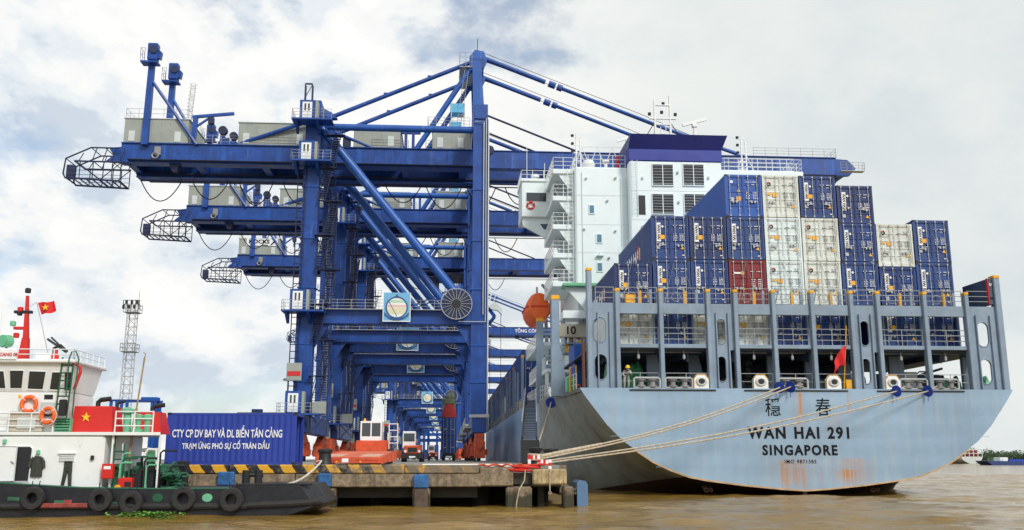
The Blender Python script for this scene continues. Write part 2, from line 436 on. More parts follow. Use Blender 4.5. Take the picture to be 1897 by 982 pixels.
    def torus(s, c, axis, R0, r, n=20, m=8, sy=1.0):
        c, ax = Vector(c), Vector(axis).normalized()
        u = Vector((0, 0, 1)) if abs(ax.z) < 0.9 else Vector((1, 0, 0))
        a = ax.cross(u).normalized(); b = ax.cross(a)
        vs, fs = [], []
        for i in range(n):
            t = 2 * math.pi * i / n
            d = a * math.cos(t) + b * math.sin(t) * sy
            for j in range(m):
                q = 2 * math.pi * j / m
                vs.append(c + d * (R0 + r * math.cos(q)) + ax * (r * math.sin(q)))
        for i in range(n):
            for j in range(m):
                fs.append((i * m + j, i * m + (j + 1) % m, ((i + 1) % n) * m + (j + 1) % m, ((i + 1) % n) * m + j))
        return s.add(vs, fs)

    def disc(s, c, axis, r, t, n=20, r_in=0.0, sx=1.0):
        """flat disc or ring of thickness t"""
        c, ax = Vector(c), Vector(axis).normalized()
        u = Vector((0, 0, 1)) if abs(ax.z) < 0.9 else Vector((1, 0, 0))
        a = ax.cross(u).normalized() * sx; b = ax.cross(a.normalized())
        P = lambda rr, k, o: c + (a * math.cos(2 * math.pi * k / n) + b * math.sin(2 * math.pi * k / n)) * rr + ax * o
        vs, fs = [], []
        if r_in <= 0:
            vs = [P(r, k, -t / 2) for k in range(n)] + [P(r, k, t / 2) for k in range(n)]
            fs = [tuple(range(n - 1, -1, -1)), tuple(range(n, 2 * n))] + [(k, (k + 1) % n, n + (k + 1) % n, n + k) for k in range(n)]
        else:
            for rr in (r, r_in):
                for o in (-t / 2, t / 2):
                    vs += [P(rr, k, o) for k in range(n)]
            for k in range(n):
                j = (k + 1) % n
                fs += [(k, j, n + j, n + k), (2 * n + j, 2 * n + k, 3 * n + k, 3 * n + j), (j, k, 2 * n + k, 2 * n + j), (n + k, n + j, 3 * n + j, 3 * n + k)]
        return s.add(vs, fs)

    def prism(s, poly, axis, t0, t1):
        """polygon in the plane across `axis` ('x','y','z'), extruded from t0 to t1"""
        n = len(poly)
        def P(q, t):
            a, b = q
            return {'x': (t, a, b), 'y': (a, t, b), 'z': (a, b, t)}[axis]
        vs = [P(q, t0) for q in poly] + [P(q, t1) for q in poly]
        return s.add(vs, [tuple(range(n - 1, -1, -1)), tuple(range(n, 2 * n))] + [(k, (k + 1) % n, n + (k + 1) % n, n + k) for k in range(n)])

    def grid(s, rows, close=False):
        m = len(rows[0])
        vs = [p for r_ in rows for p in r_]
        fs = []
        for i in range(len(rows) - 1):
            for j in range(m if close else m - 1):
                k = (j + 1) % m
                fs.append((i * m + j, i * m + k, (i + 1) * m + k, (i + 1) * m + j))
        return s.add(vs, fs)

    def lathe(s, prof, c=(0, 0, 0), n=14, axis='z'):
        rows = []
        for r_, z in prof:
            row = []
            for k in range(n):
                a = 2 * math.pi * k / n
                x, y = r_ * math.cos(a), r_ * math.sin(a)
                p = {'z': (x, y, z), 'y': (x, z, y), 'x': (z, x, y)}[axis]
                row.append((p[0] + c[0], p[1] + c[1], p[2] + c[2]))
            rows.append(row)
        return s.grid(rows, True)

    def rail(s, pts, h=1.05, step=1.6, rails=3, r=0.028, posts=True):
        """guard rail over a polyline of foot points"""
        pts = [Vector(p) for p in pts]
        for a, b in zip(pts, pts[1:]):
            L_ = (b - a).length
            n = max(1, round(L_ / step))
            if posts:
                for k in range(n + 1):
                    p = a.lerp(b, k / n)
                    s.tube([p, p + Vector((0, 0, h))], r, 4)
            for q in range(rails):
                z = Vector((0, 0, h * (q + 1) / rails - r))
                s.tube([a + z, b + z], r * 0.85, 4)
        return s

    def ladder(s, p0, p1, w=0.5, side=(1, 0, 0), r=0.03, step=0.3):
        p0, p1, sd = Vector(p0), Vector(p1), Vector(side).normalized() * (w / 2)
        s.tube([p0 - sd, p1 - sd], r, 4); s.tube([p0 + sd, p1 + sd], r, 4)
        n = max(2, int((p1 - p0).length / step))
        for k in range(1, n):
            q = p0.lerp(p1, k / n)
            s.tube([q - sd, q + sd], r * 0.8, 4)
        return s

    def mesh(s, name, off=None):
        me = bpy.data.meshes.new(name)
        vs = s.v if off is None else [(a - off[0], b - off[1], c - off[2]) for a, b, c in s.v]
        me.from_pydata(vs, [], s.f)
        me.update()
        return me


def smooth(o, ang=40):
    me = o.data
    me.polygons.foreach_set('use_smooth', [True] * len(me.polygons))
    me.set_sharp_from_angle(angle=R(ang))
    return o


class Thing:
    """an Empty at the thing's base; parts are given in the frame whose origin is `org`"""
    def __init__(s, name, label, cat, loc=(0, 0, 0), rotz=0.0, group=None, world=True):
        s.o = bpy.data.objects.new(name, None)
        s.o.empty_display_size = 0.2
        col.objects.link(s.o)
        s.o.location = loc
        s.o.rotation_euler = (0, 0, rotz)
        s.org = Vector(loc) if world else Vector((0, 0, 0))
        s.o['label'] = label
        s.o['category'] = cat
        if group:
            s.o['group'] = group

    def part(s, name, mb, m, parent=None, label=None, sm=False, kind=None):
        me = mb.mesh(name, s.org) if isinstance(mb, MB) else mb
        o = bpy.data.objects.new(name, me)
        col.objects.link(o)
        if not me.materials:
            me.materials.append(M[m] if isinstance(m, str) else m)
        o.parent = parent or s.o
        if label:
            o['label'] = label
        if kind:
            o['kind'] = kind
        if sm:
            smooth(o)
        return o


def single(name, mb, m, label, cat, group=None, loc=(0, 0, 0), sm=False):
    """a thing that is one mesh, its origin at loc"""
    me = mb.mesh(name, loc)
    me.materials.append(M[m] if isinstance(m, str) else m)
    o = bpy.data.objects.new(name, me)
    col.objects.link(o)
    o.location = loc
    o['label'] = label; o['category'] = cat
    if group:
        o['group'] = group
    if sm:
        smooth(o)
    return o


def struct(name, mb, m, kind='structure', parent=None):
    me = mb.mesh(name)
    me.materials.append(M[m] if isinstance(m, str) else m)
    o = bpy.data.objects.new(name, me)
    col.objects.link(o)
    if parent is None:
        o['kind'] = kind
    else:
        o.parent = parent
    return o


def copy_tree(o, parent=None):
    c = o.copy()
    col.objects.link(c)
    c.parent = parent
    for ch in list(o.children):
        copy_tree(ch, c)
    return c


TEXT = {}


def text_mesh(body, size, bold=0.0, sx=1.0, extrude=0.004, align='CENTER', shear=0.0, space=1.0):
    """lettering as a mesh lying in the local XZ plane and facing -Y"""
    key = (body, size, bold, sx, align, space)
    if key in TEXT:
        return TEXT[key]
    cu = bpy.data.curves.new('lettering', 'FONT')
    cu.body = body
    cu.size = size
    cu.offset = bold
    cu.extrude = extrude
    cu.shear = shear
    cu.space_character = space
    cu.space_word = 1.2 if space > 1 else 1.0
    cu.align_x = align
    cu.align_y = 'CENTER'
    cu.resolution_u = 3
    tmp = bpy.data.objects.new('lettering', cu)
    col.objects.link(tmp)
    bpy.context.view_layer.update()
    me = bpy.data.meshes.new_from_object(tmp)
    col.objects.unlink(tmp)
    bpy.data.objects.remove(tmp)
    bpy.data.curves.remove(cu)
    me.transform(Matrix.Rotation(R(90), 4, 'X') @ Matrix.Diagonal((sx, 1, 1, 1)))
    me.materials.clear()
    TEXT[key] = me
    return me


def text_part(t, name, body, m, loc, size, bold=0.0, sx=1.0, parent=None, roty=0.0, rotz=0.0, local=False, align='CENTER', shear=0.0, space=1.0):
    me = text_mesh(body, size, bold, sx, align=align, shear=shear, space=space).copy()
    me.materials.append(M[m])
    o = bpy.data.objects.new(name, me)
    col.objects.link(o)
    o.parent = parent or t.o
    o.location = Vector(loc) - (Vector((0, 0, 0)) if local else t.org)
    o.rotation_euler = (0, roty, rotz)
    return o


def letter_parts(t, name, me, m, loc, parent):
    """each letter of a lettering mesh as a part of its own"""
    par = list(range(len(me.vertices)))

    def root(i):
        while par[i] != i:
            par[i] = par[par[i]]
            i = par[i]
        return i
    for e in me.edges:
        par[root(e.vertices[0])] = root(e.vertices[1])
    isl = {}
    for p in me.polygons:
        isl.setdefault(root(p.vertices[0]), []).append(p)
    spans = sorted((min(me.vertices[v].co.x for p in ps for v in p.vertices), max(me.vertices[v].co.x for p in ps for v in p.vertices), k) for k, ps in isl.items())
    groups = []
    for x0, x1, k in spans:
        if groups and x0 < groups[-1][0] - 1e-4:
            groups[-1][0] = max(groups[-1][0], x1); groups[-1][1].append(k)
        else:
            groups.append([x1, [k]])
    for _, ks in groups:
        ids, vs, fs = {}, [], []
        for k in ks:
            for p in isl[k]:
                f = []
                for v in p.vertices:
                    if v not in ids:
                        ids[v] = len(vs); vs.append(tuple(me.vertices[v].co))
                    f.append(ids[v])
                fs.append(tuple(f))
        c = [sum(v[q] for v in vs) / len(vs) for q in range(3)]
        nm = bpy.data.meshes.new(name)
        nm.from_pydata([(v[0] - c[0], v[1] - c[1], v[2] - c[2]) for v in vs], [], fs)
        nm.materials.append(M[m])
        o = bpy.data.objects.new(name, nm)
        col.objects.link(o)
        o.parent = parent
        o.location = Vector(loc) - t.org + Vector(c)


def star_poly(cx, cz, r, rot=0.0):
    return [(cx + (r if k % 2 == 0 else r * 0.39) * math.sin(rot + math.pi * k / 5), cz + (r if k % 2 == 0 else r * 0.39) * math.cos(rot + math.pi * k / 5)) for k in range(10)]

# ================================================================ the setting
DECK = 1.9
QF = 45.0            # the quay's end face
QX = 5.7             # the quay's seaward face


def river():
    """one sheet: real wavelets where the river is near, flat beyond"""
    import numpy as np
    x0, x1, y0, y1, st = -48.0, 100.0, 24.0, 150.0, 0.4
    nx, ny = int((x1 - x0) / st) + 1, int((y1 - y0) / st) + 1
    X, Y = np.meshgrid(np.linspace(x0, x1, nx), np.linspace(y0, y1, ny))
    g = np.random.default_rng(12)
    Z = np.zeros_like(X)
    for k in range(26):
        lam = 1.1 * (6.5 / 1.1) ** (k / 25)
        a = g.normal(1.25, 0.75)
        kx, ky = math.cos(a) * 2 * math.pi / lam, math.sin(a) * 2 * math.pi / lam
        ph = g.uniform(0, 6.28)
        env = 0.55 + 0.45 * np.sin(X * g.uniform(.05, .3) + Y * g.uniform(.05, .3) + g.uniform(0, 6))
        Z += 0.0085 * lam ** 0.75 * env * np.sin(kx * X + ky * Y + ph + 0.7 * np.sin(ky * X * .31 - kx * Y * .27))
    e = np.minimum.reduce([(X - x0) / 6, (x1 - X) / 6, (Y - y0) / 3, (y1 - Y) / 25, np.ones_like(X)]).clip(0, 1)
    Z *= e
    V = np.stack([X, Y, Z], -1).reshape(-1, 3)
    idx = np.arange(nx * ny).reshape(ny, nx)
    F = np.stack([idx[:-1, :-1], idx[:-1, 1:], idx[1:, 1:], idx[1:, :-1]], -1).reshape(-1, 4)
    mb = MB()
    mb.v = [tuple(v) for v in V.tolist()]
    mb.f = [tuple(f) for f in F.tolist()]
    for xa, xb, ya, yb in ((-4000, x0, -300, 6000), (x1, 4000, -300, 6000), (x0, x1, -300, y0), (x0, x1, y1, 6000)):
        mb.add([(xa, ya, 0), (xb, ya, 0), (xb, yb, 0), (xa, yb, 0)], [(0, 1, 2, 3)])
    o = struct('water', mb, 'water')
    o.data.polygons.foreach_set('use_smooth', [True] * len(o.data.polygons))


river()

quay = struct('quay', MB().box(-260, QX - 0.35, QF + 1.2, 640, 0.9, DECK), 'deck')
for z0, z1, m_, nm, y0 in ((1.535, 1.93, 'stripe', 'kerb', QF - 0.05), (0.92, 1.532, 'concrete', 'edge_beam', QF)):
    xs = [-60, -34, -26, -18.2, -12.6, -7.0, -1.4, 1.55] if nm == 'edge_beam' else [-60, -30, -20, -10, -2, 1.45]
    for k, (xa, xb) in enumerate(zip(xs, xs[1:])):
        struct(nm, MB().bbox(xa + 0.012, xb - 0.012, y0 + 0.01 * (k % 2), QF + 1.2, z0, z1, 0.04), m_, parent=quay)
# the broken seaward corner: a beam end, a lower bay and a separate end block
struct('edge_beam', MB().bbox(1.47, 3.05, QF + 0.03, QF + 1.2, 0.95, 1.80, 0.05), 'concrete', parent=quay)
struct('corner_block', MB().bbox(3.95, 5.55, QF - 0.05, QF + 1.1, 1.02, 1.72, 0.06), 'concrete_y', parent=quay)
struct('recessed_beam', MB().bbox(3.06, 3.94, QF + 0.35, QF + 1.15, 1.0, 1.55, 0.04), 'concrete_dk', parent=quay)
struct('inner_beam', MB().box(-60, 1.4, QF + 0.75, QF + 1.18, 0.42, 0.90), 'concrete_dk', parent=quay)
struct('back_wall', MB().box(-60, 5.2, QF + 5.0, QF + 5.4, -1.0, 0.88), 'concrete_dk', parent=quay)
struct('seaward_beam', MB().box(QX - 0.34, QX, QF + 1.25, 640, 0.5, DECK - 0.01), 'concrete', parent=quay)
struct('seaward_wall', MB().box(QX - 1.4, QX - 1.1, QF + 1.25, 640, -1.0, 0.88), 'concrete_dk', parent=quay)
for px0, px1 in ((230, 262), (399, 436), (598, 622), (764, 797), (938, 986), (1044, 1064)):
    a, b = at(px0, 900, Y=QF), at(px1, 900, Y=QF)
    struct('pile_column', MB().bbox(a.x, b.x, QF + 0.1, QF + 0.95, -1.2, 0.93, 0.08), 'concrete', parent=quay)
for k in range(9):
    x = -40 + k * 5.2
    struct('pile', MB().tube([(x, QF + 3.0, -1.5), (x, QF + 3.0, 0.9)], 0.45, 10), 'concrete_dk', parent=quay)
# crane rails, their channels and a painted safety line
for x in (3.3, -15.9):
    struct('rail_channel', MB().box(x - 0.22, x + 0.22, QF + 1.3, 620, DECK + 0.002, DECK + 0.006), 'dark', parent=quay)
    struct('crane_rail', MB().box(x - 0.05, x + 0.05, QF + 1.3, 620, DECK + 0.006, DECK + 0.05), 'steel', parent=quay)
for x in (1.7, 4.8):
    struct('painted_line', MB().box(x - 0.08, x + 0.08, QF + 1.6, 620, DECK + 0.002, DECK + 0.007), 'yellow', parent=quay)
struct('kerb_edging', MB().bbox(-1.2, 3.0, QF + 0.25, QF + 0.55, 1.805, 1.965, 0.03), 'ctext', parent=quay)

# fender pads on the end face
for k, (px0, px1, y0, y1, lab) in enumerate(((403, 432, 874, 905, 'square blue rubber fender pad on the quay below the striped kerb, left of the bollard'),
                                             (588, 612, 877, 938, 'tall rusty fender with a blue upper pad beside the tug stern'),
                                             (766, 793, 879, 940, 'tall corroded fender with a blue upper pad in the middle of the quay face'))):
    a, b = at(px0, y0, Y=QF - 0.3), at(px1, y1, Y=QF - 0.3)
    t = Thing('quay_fender', lab, 'fender', (0.5 * (a.x + b.x), QF - 0.02, 0.0), 0, 'fenders on the quay end')
    zt = a.z
    zm = zt - 0.62
    t.part('pad', MB().bbox(a.x, b.x, QF - 0.32, QF - 0.012, zm, zt, 0.05), 'fender')
    if b.z < 0.5:
        t.part('lower_column', MB().bbox(a.x + 0.03, b.x - 0.03, QF - 0.27, QF - 0.012, -0.6, zm - 0.006, 0.05), mat('rusty_fender_column', (0.10, 0.07, 0.05), 0.8, var=0.5, vscale=3, dirt=0.7, dirt_c=(0.03, 0.04, 0.06), bump=0.6), label='rusted lower column of the fender')

# big fender panel at the seaward corner, with its chains
a, b = at(1093, 898, Y=QF + 1.0), at(1112, 942, Y=QF + 1.0)
t = Thing('corner_fender', 'grey blue steel fender panel on chains at the seaward corner of the quay', 'fender', (6.2, QF + 1.0, 0.0))
t.part('panel', MB().prism([(6.05, -0.5), (6.55, -0.5), (6.55, 1.0), (6.45, 1.18), (6.15, 1.22), (6.05, 1.1)], 'y', QF + 0.1, QF + 1.9), 'plate')
t.part('rubber_cone', MB().lathe([(0.45, 0), (0.4, .12), (0.3, .2), (0.36, .36), (0.4, .4)], (5.66, QF + 1.0, 0.45), 14, 'x'), 'rubber', sm=True)
for zc in (0.95, 0.75):
    ch = MB()
    for k in range(9):
        f = k / 8
        x = 5.55 + (6.05 - 5.55) * f
        ch.torus((x, QF + 0.2, 1.05 + (zc - 1.15) * f - 0.18 * math.sin(math.pi * f)), (0, 1, 0) if k % 2 else (0, 0.3, 1), 0.045, 0.015, 8, 5)
    t.part('chain', ch, 'steel')

# ---------------------------------------------------------------- the far bank
bank = MB()
rows = []
for x in range(40, 1300, 40):
    rows.append([(x, 452, -0.5), (x, 455, 0.7), (x, 466, 1.4), (x, 900, 2.5)])
bank.grid(rows)
struct('far_bank', bank, 'earth')
rnd = random.Random(5)
wood = MB()
trunks = MB()
for k in range(150):
    x = rnd.uniform(190, 345) if k < 105 else rnd.uniform(60, 900)
    y = rnd.uniform(459, 500)
    hh = rnd.uniform(3.6, 6.0) * (1.5 if rnd.random() < 0.10 else 1)
    rr = rnd.uniform(3.0, 6.0)
    trunks.tube([(x, y, 0.5), (x + rnd.uniform(-.4, .4), y, hh * 0.7)], 0.22, 5, 0.1)
    for q in range(150):
        a, e = rnd.uniform(0, 6.28), rnd.uniform(-1, 1)
        s_ = rnd.uniform(0.55, 1.0)
        c = Vector((x + math.cos(a) * rr * s_ * math.sqrt(1 - e * e), y + math.sin(a) * rr * s_ * math.sqrt(1 - e * e), hh * 0.55 + 0.8 + e * hh * 0.46 * s_))
        if c.z < 0.9:
            c.z = 0.9 + rnd.random()
        u = Vector((rnd.uniform(-1, 1), rnd.uniform(-1, 1), rnd.uniform(-1, 1))).normalized()
        v = u.orthogonal().normalized()
        l = rnd.uniform(0.35, 0.75)
        wood.add([c - u * l, c + v * l * .6, c + u * l, c - v * l * .6], [(0, 1, 2, 3)])
wo = struct('far_wood', wood, 'treemat', 'stuff')
struct('trunks', trunks, 'bark', parent=wo)

# coaster moored far off, seen from astern
d0 = at(1784, 857, Z=0.0)
YS = 425.0
L_, R_ = at(1781, 850, Y=YS).x, at(1821, 850, Y=YS).x
cx, hw = (L_ + R_) / 2, (R_ - L_) / 2
t = Thing('distant_ship', 'small pale grey ship seen from astern below the far wood', 'ship', (cx, YS, 0))
zt = at(1800, 846, Y=YS).z
t.part('hull', MB().grid([[(cx + hw * s_ * w_, y, z) for s_, w_, z in ((-1, 1, zt), (-1, .9, zt * .6), (-1, .55, zt * .2), (0, 0, -.5), (1, .55, zt * .2), (1, .9, zt * .6), (1, 1, zt))] for y in (YS, YS + 30)]).prism([(cx - hw, zt), (cx - hw * .9, zt * .6), (cx - hw * .55, zt * .2), (cx, -.5), (cx + hw * .55, zt * .2), (cx + hw * .9, zt * .6), (cx + hw, zt)], 'y', YS - .05, YS), 'teal')
za = at(1800, 834, Y=YS).z
ml = MB()
for k in range(6):
    x = cx - hw + 2 * hw * k / 5
    ml.box(x - .16, x + .16, YS + .2, YS + .5, zt, za)
ml.box(cx - hw, cx + hw, YS + .15, YS + .55, za, za + .5).box(cx - hw, cx + hw, YS + .15, YS + .55, (zt + za) / 2 - .15, (zt + za) / 2 + .15)
t.part('stern_frame', ml, 'teal')
t.part('deck_house', MB().box(cx - hw * .85, cx + hw * .85, YS + 3, YS + 14, zt, za + .2), 'cred')
t.part('deck_plate', MB().box(cx - hw, cx + hw, YS, YS + 30, zt - .2, zt), 'steel')

YB = 330.0
a, b = at(1829, 858, Y=YB), at(1990, 858, Y=YB)
t = Thing('river_barge', 'long low blue barge on the water at the right edge', 'barge', ((a.x + b.x) / 2, YB, 0))
zt = at(1850, 856, Y=YB).z
t.part('hull', MB().prism([(a.x, zt * 1.4), (a.x + 2.5, -.4), (b.x, -.4), (b.x, zt)], 'y', YB, YB + 8), mat('barge_blue', (0.02, 0.045, 0.17), .5))
t.part('coaming', MB().bbox(a.x + 9, b.x, YB + .8, YB + 7.2, zt, zt + .9, .1), 'ratblue')
t.part('deck_house', MB().bbox(a.x + 6, a.x + 9, YB + 2, YB + 6, zt, zt + 1.6, .1), 'white')
t.part('mast', MB().tube([(a.x + 7.4, YB + 4, zt + 1.6), (a.x + 7.4, YB + 4, zt + 3.4)], .08, 5), 'dark')
t.part('foredeck_rail', MB().rail([(a.x + .5, YB + .3, zt * 1.3), (a.x + 6, YB + .3, zt)], 1.0, 1.8, 2, .05), 'mint')

# ================================================================ quay cranes
def build_crane(label):
    """ship-to-shore crane; x = 0 on the seaward rail, y = 0 in the near frame, z = 0 on the deck"""
    t = Thing('quay_crane', label, 'crane', (3.3, 0, DECK), 0, 'ship to shore cranes along the quay', world=False)
    P = t.part
    SX, LX = 0.0, -19.2
    FY, G0, G1 = 17.0, 5.5, 11.5
    dz = DECK
    ztop = 39.0
    # ---- travelling gear
    for x in (SX, LX):
        for y in (0.0, FY):
            sgn = 1 if y == 0 else -1
            e = MB().prism([(y - 3.6, 1.9), (y + 3.6, 1.9), (y + 1.0, 3.0), (y - 1.0, 3.0)], 'x', x - .42, x + .42)
            b = P('equaliser_beam', e, 'orange')
            for s_ in (-1, 1):
                yy = y + s_ * 2.3
                tr = MB().bbox(x - .55, x + .55, yy - 1.35, yy + 1.35, .55, 1.85, .08).box(x - .62, x + .62, yy - .35, yy + .35, 1.2, 2.1)
                tr.box(x + .42, x + .85, yy - .9, yy - .2, .7, 1.3).box(x - .85, x - .42, yy + .2, yy + .9, .7, 1.3)
                q = P('bogie', tr, 'orange')
                for s2 in (-1, 1):
                    P('wheel', MB().disc((x, yy + s2 * .72, .42), (1, 0, 0), .38, .26, 14), 'dark', parent=q)
            P('buffer', MB().bbox(x - .6, x + .6, y - sgn * 4.35, y - sgn * 3.62, .35, 1.35, .06).bbox(x - .5, x + .5, y - sgn * 4.25, y - sgn * 3.62, 1.4, 2.9, .06).disc((x, y - sgn * 4.5, 1.5), (0, 1, 0), .25, .3, 10), 'orange')
            P('drive_motor', MB().bbox(x - .8, x - .5, y - .5, y + .5, 1.0, 1.7, .05), 'orange')
    # ---- sill beams, legs, portal beams
    for x in (SX, LX):
        P('sill_beam', MB().bbox(x - .75, x + .75, -1.2, FY + 1.2, 3.05, 5.0, .05), 'crane')
        P('sill_walkway', MB().box(x - 1.55, x - .78, -1, FY + 1, 3.6, 3.66).rail([(x - 1.5, -1, 3.66), (x - 1.5, FY + 1, 3.66)], 1.05, 1.9), 'galv')
        for y in (0.0, FY):
            w_ = 0.95
            P('leg', MB().bar((x, y, 5.0), (x, y, 17.8), 1.55, 1.9, (1, 0, 0)).bar((x, y, 17.8), (x, y, ztop), 1.5, 1.75, (1, 0, 0)), 'crane')
            # flange plates and stiffeners that break up the leg
            for z in (8.5, 12.6, 18.9, 24.5, 30.5):
                P('flange', MB().bbox(x - 1.02, x + 1.02, y - .86, y + .86, z - .07, z + .07, .02), 'crane2')
    for y in (0.0, FY):
        P('portal_beam', MB().bbox(LX + .95, SX - .95, y - .7, y + .7, 14.9, 16.5, .04), 'crane')
        P('knee_plate', MB().prism([(LX + .95, 14.9), (LX + 2.6, 14.9), (LX + .95, 12.2)], 'y', y - .25, y + .25), 'crane')
        P('knee_plate', MB().prism([(SX - .95, 14.9), (SX - 2.6, 14.9), (SX - .95, 12.2)], 'y', y - .25, y + .25), 'crane')
        P('diagonal_brace', MB().tube([(LX + .9, y, 37.6), (SX - .9, y, 16.4)], .52, 12), 'crane2', sm=True)
        P('tie_tube', MB().tube([(LX + .9, y, 37.9), (SX - .9, y, 37.9)], .40, 10), 'crane2', sm=True)
        P('gusset', MB().prism([(LX + .8, 38.5), (LX + 2.4, 37.9), (LX + 2.2, 35.9), (LX + .8, 34.8)], 'y', y - .12, y + .12), 'crane')
    # portal walkway with rail on the near beam
    P('portal_walkway', MB().box(LX + 2, SX - 2, -1.45, -.72, 16.4, 16.46).rail([(LX + 2, -1.4, 16.46), (SX - 2, -1.4, 16.46)], 1.05, 1.5), 'galv')
    for y in (0.0,):
        P('lower_walkway', MB().box(LX + 1, SX - 1, FY - 1.4, FY - .72, 16.4, 16.46).rail([(LX + 1, FY - 1.4, 16.46), (SX - 1, FY - 1.4, 16.46)], 1.05, 1.8), 'galv')
    for x, zz in ((SX, 39.0), (LX, 39.0)):
        P('top_cross_beam', MB().bbox(x - .8, x + .8, -.9, FY + .9, zz, zz + 1.8, .05), 'crane')
    # cross bracing between near and far legs, above and below
    for x in (LX, SX):
        P('leg_tie', MB().bbox(x - .45, x + .45, .8, FY - .8, 15.2, 16.2, .04), 'crane')
        P('leg_tie', MB().bbox(x - .4, x + .4, .8, FY - .8, 34.2, 35.0, .04), 'crane')
    # ---- girders and boom
    GZ0, GZ1 = 34.75, 37.05
    XE, XB = -42.5, 44.5
    for y in (G0, G1):
        P('girder', MB().bbox(XE, 1.2, y - .65, y + .65, GZ0, GZ1, .04).box(XE, 1.2, y - .85, y + .85, GZ1 - .02, GZ1 + .07).box(XE, 1.2, y - .8, y + .8, GZ0 - .07, GZ0 + .03), 'crane')
        P('boom', MB().bbox(1.26, XB, y - .6, y + .6, GZ0 + .1, GZ1, .04).box(1.26, XB, y - .75, y + .75, GZ1 - .02, GZ1 + .06), 'crane')
        P('boom_hinge', MB().disc((1.25, y, GZ1 + .1), (0, 1, 0), .55, 1.6, 14), 'crane_dk')
        P('trolley_rail', MB().box(XE, XB - 1, y - (.95 if y == G1 else -.66), y - (.66 if y == G1 else -.95), GZ0 + .25, GZ0 + .45), 'crane_dk')
    for k, x in enumerate((-37.5, -30.5, -24, -14.5, -8.5, -3.5, 7, 14, 22, 30, 37)):
        P('splice_plate', MB().box(x - .28, x + .28, G0 - .675, G0 - .652, GZ0 + .15, GZ1 - .15), 'crane2')
    for k in range(26):
        x = XE + 1.2 + k * 1.72
        if x < .8:
            P('web_stiffener', MB().box(x - .025, x + .025, G0 - .70, G0 - .652, GZ0 + .12, GZ0 + .75), 'crane')
    for x in (XE + .5, -34, -26, -9, -2, 9, 17, 25, 33, XB - .6):
        P('girder_tie', MB().bbox(x - .45, x + .45, G0 + .66, G1 - .66, GZ0 + .3, GZ1 - .4, .03), 'crane')
    P('under_walkway', MB().box(XE + 1, 1, G1 + .7, G1 + 1.7, GZ0 - .1, GZ0 - .04).box(XE + 1, 1, G0 - 1.45, G0 - .7, GZ0 + .1, GZ0 + .15), 'crane_dk')
    for xa, xb in ((-28, -21.5), (-13, -8.6), (-6.5, -5.7)):
        P('girder_rail', MB().rail([(xa, G0 - .75, GZ1 + .07), (xb, G0 - .75, GZ1 + .07)], 1.05, 1.3), 'galv')
    P('boom_rail', MB().rail([(34, G0 - .7, GZ1 + .06), (XB, G0 - .7, GZ1 + .06), (XB, G1 + .7, GZ1 + .06)], 1.1, 1.5), 'galv')
    tip = MB().prism([(XB, GZ1), (XB + 1.6, GZ1 - .1), (XB + 2.6, GZ0 + 1.1), (XB + 1.8, GZ0 + .2), (XB, GZ0)], 'y', G0 - .3, G0 + .3).prism([(XB, GZ1), (XB + 1.6, GZ1 - .1), (XB + 2.6, GZ0 + 1.1), (XB + 1.8, GZ0 + .2), (XB, GZ0)], 'y', G1 - .3, G1 + .3).box(XB + 1.2, XB + 1.7, G0, G1, GZ0 + .5, GZ1 - .3)
    P('boom_tip', tip, 'crane')
    P('tip_platform', MB().box(XB + .2, XB + 3.2, G0 - 1.5, G0 - .7, GZ0 + .4, GZ0 + .46).rail([(XB + .2, G0 - 1.45, GZ0 + .46), (XB + 3.2, G0 - 1.45, GZ0 + .46), (XB + 3.2, G0 - .75, GZ0 + .46)], 1.1, .8), 'galv')
    # ---- upper mast and stays
    AZ = 50.0
    for y in (G0, G1):
        P('mast_leg', MB().bar((0, y, ztop + 1.8), (-.4, y, AZ - 1.2), 1.15, 1.35, (1, 0, 0), 1.0, 1.1), 'crane2')
        P('mast_brace', MB().tube([(-1.2, y, AZ - 2.2), (-7.7, y, GZ1 + .1)], .34, 10), 'crane2', sm=True)
        bs = MB().tube([(-1.2, y, AZ - 1.3), (-17.9, y, 41.2)], .27, 9)
        for f in (.3, .62):
            c = Vector((-1.2, y, AZ - 1.3)).lerp(Vector((-17.9, y, 41.2)), f)
            bs.bbox(c.x - .25, c.x + .25, y - .12, y + .12, c.z + .1, c.z + .42, .04)
        P('back_stay', bs, 'crane', sm=True)
        P('stay_bracket', MB().prism([(LX - .7, 40.8), (LX + .9, 40.8), (LX + 1.9, 40.9), (LX + 1.2, 41.6), (LX - .5, 42.4)], 'y', y - .45, y + .45), 'crane')
        P('apex_head', MB().prism([(-1.3, AZ - 2.4), (.2, AZ - 2.6), (.9, AZ - 1.1), (.5, AZ + .1), (-.6, AZ + .3), (-1.3, AZ - .6)], 'y', y - .4, y + .4), 'crane2')
        A, B, C_ = Vector((.6, y, AZ - .7)), Vector((21.7, y, 41.2)), Vector((33.0, y, GZ1 + .2))
        st = MB().tube([A, A.lerp(B, .36)], .30, 9).tube([A.lerp(B, .38), A.lerp(B, .42)], .42, 9).tube([A.lerp(B, .43), A.lerp(B, .46)], .42, 9).tube([A.lerp(B, .46), B], .24, 9).tube([B, C_], .24, 9)
        P('fore_stay', st, 'crane', sm=True)
        P('inner_stay', MB().tube([(.5, y, AZ - 8), (12.5, y, GZ1 + .2)], .13, 7), 'crane_dk')
        for k, o in enumerate((.55, .8)):
            P('boom_rope', MB().tube([(.4, y + .25, AZ + .2 - k * 1.1), (20, y + .25, 42.1 - k * .7 + o), (32, y + .25, GZ1 + .5)], .035, 4), 'cable')
    P('apex_beam', MB().bbox(-.9, .5, G0 - .5, G1 + .5, AZ - 2.2, AZ - .9, .05), 'crane')
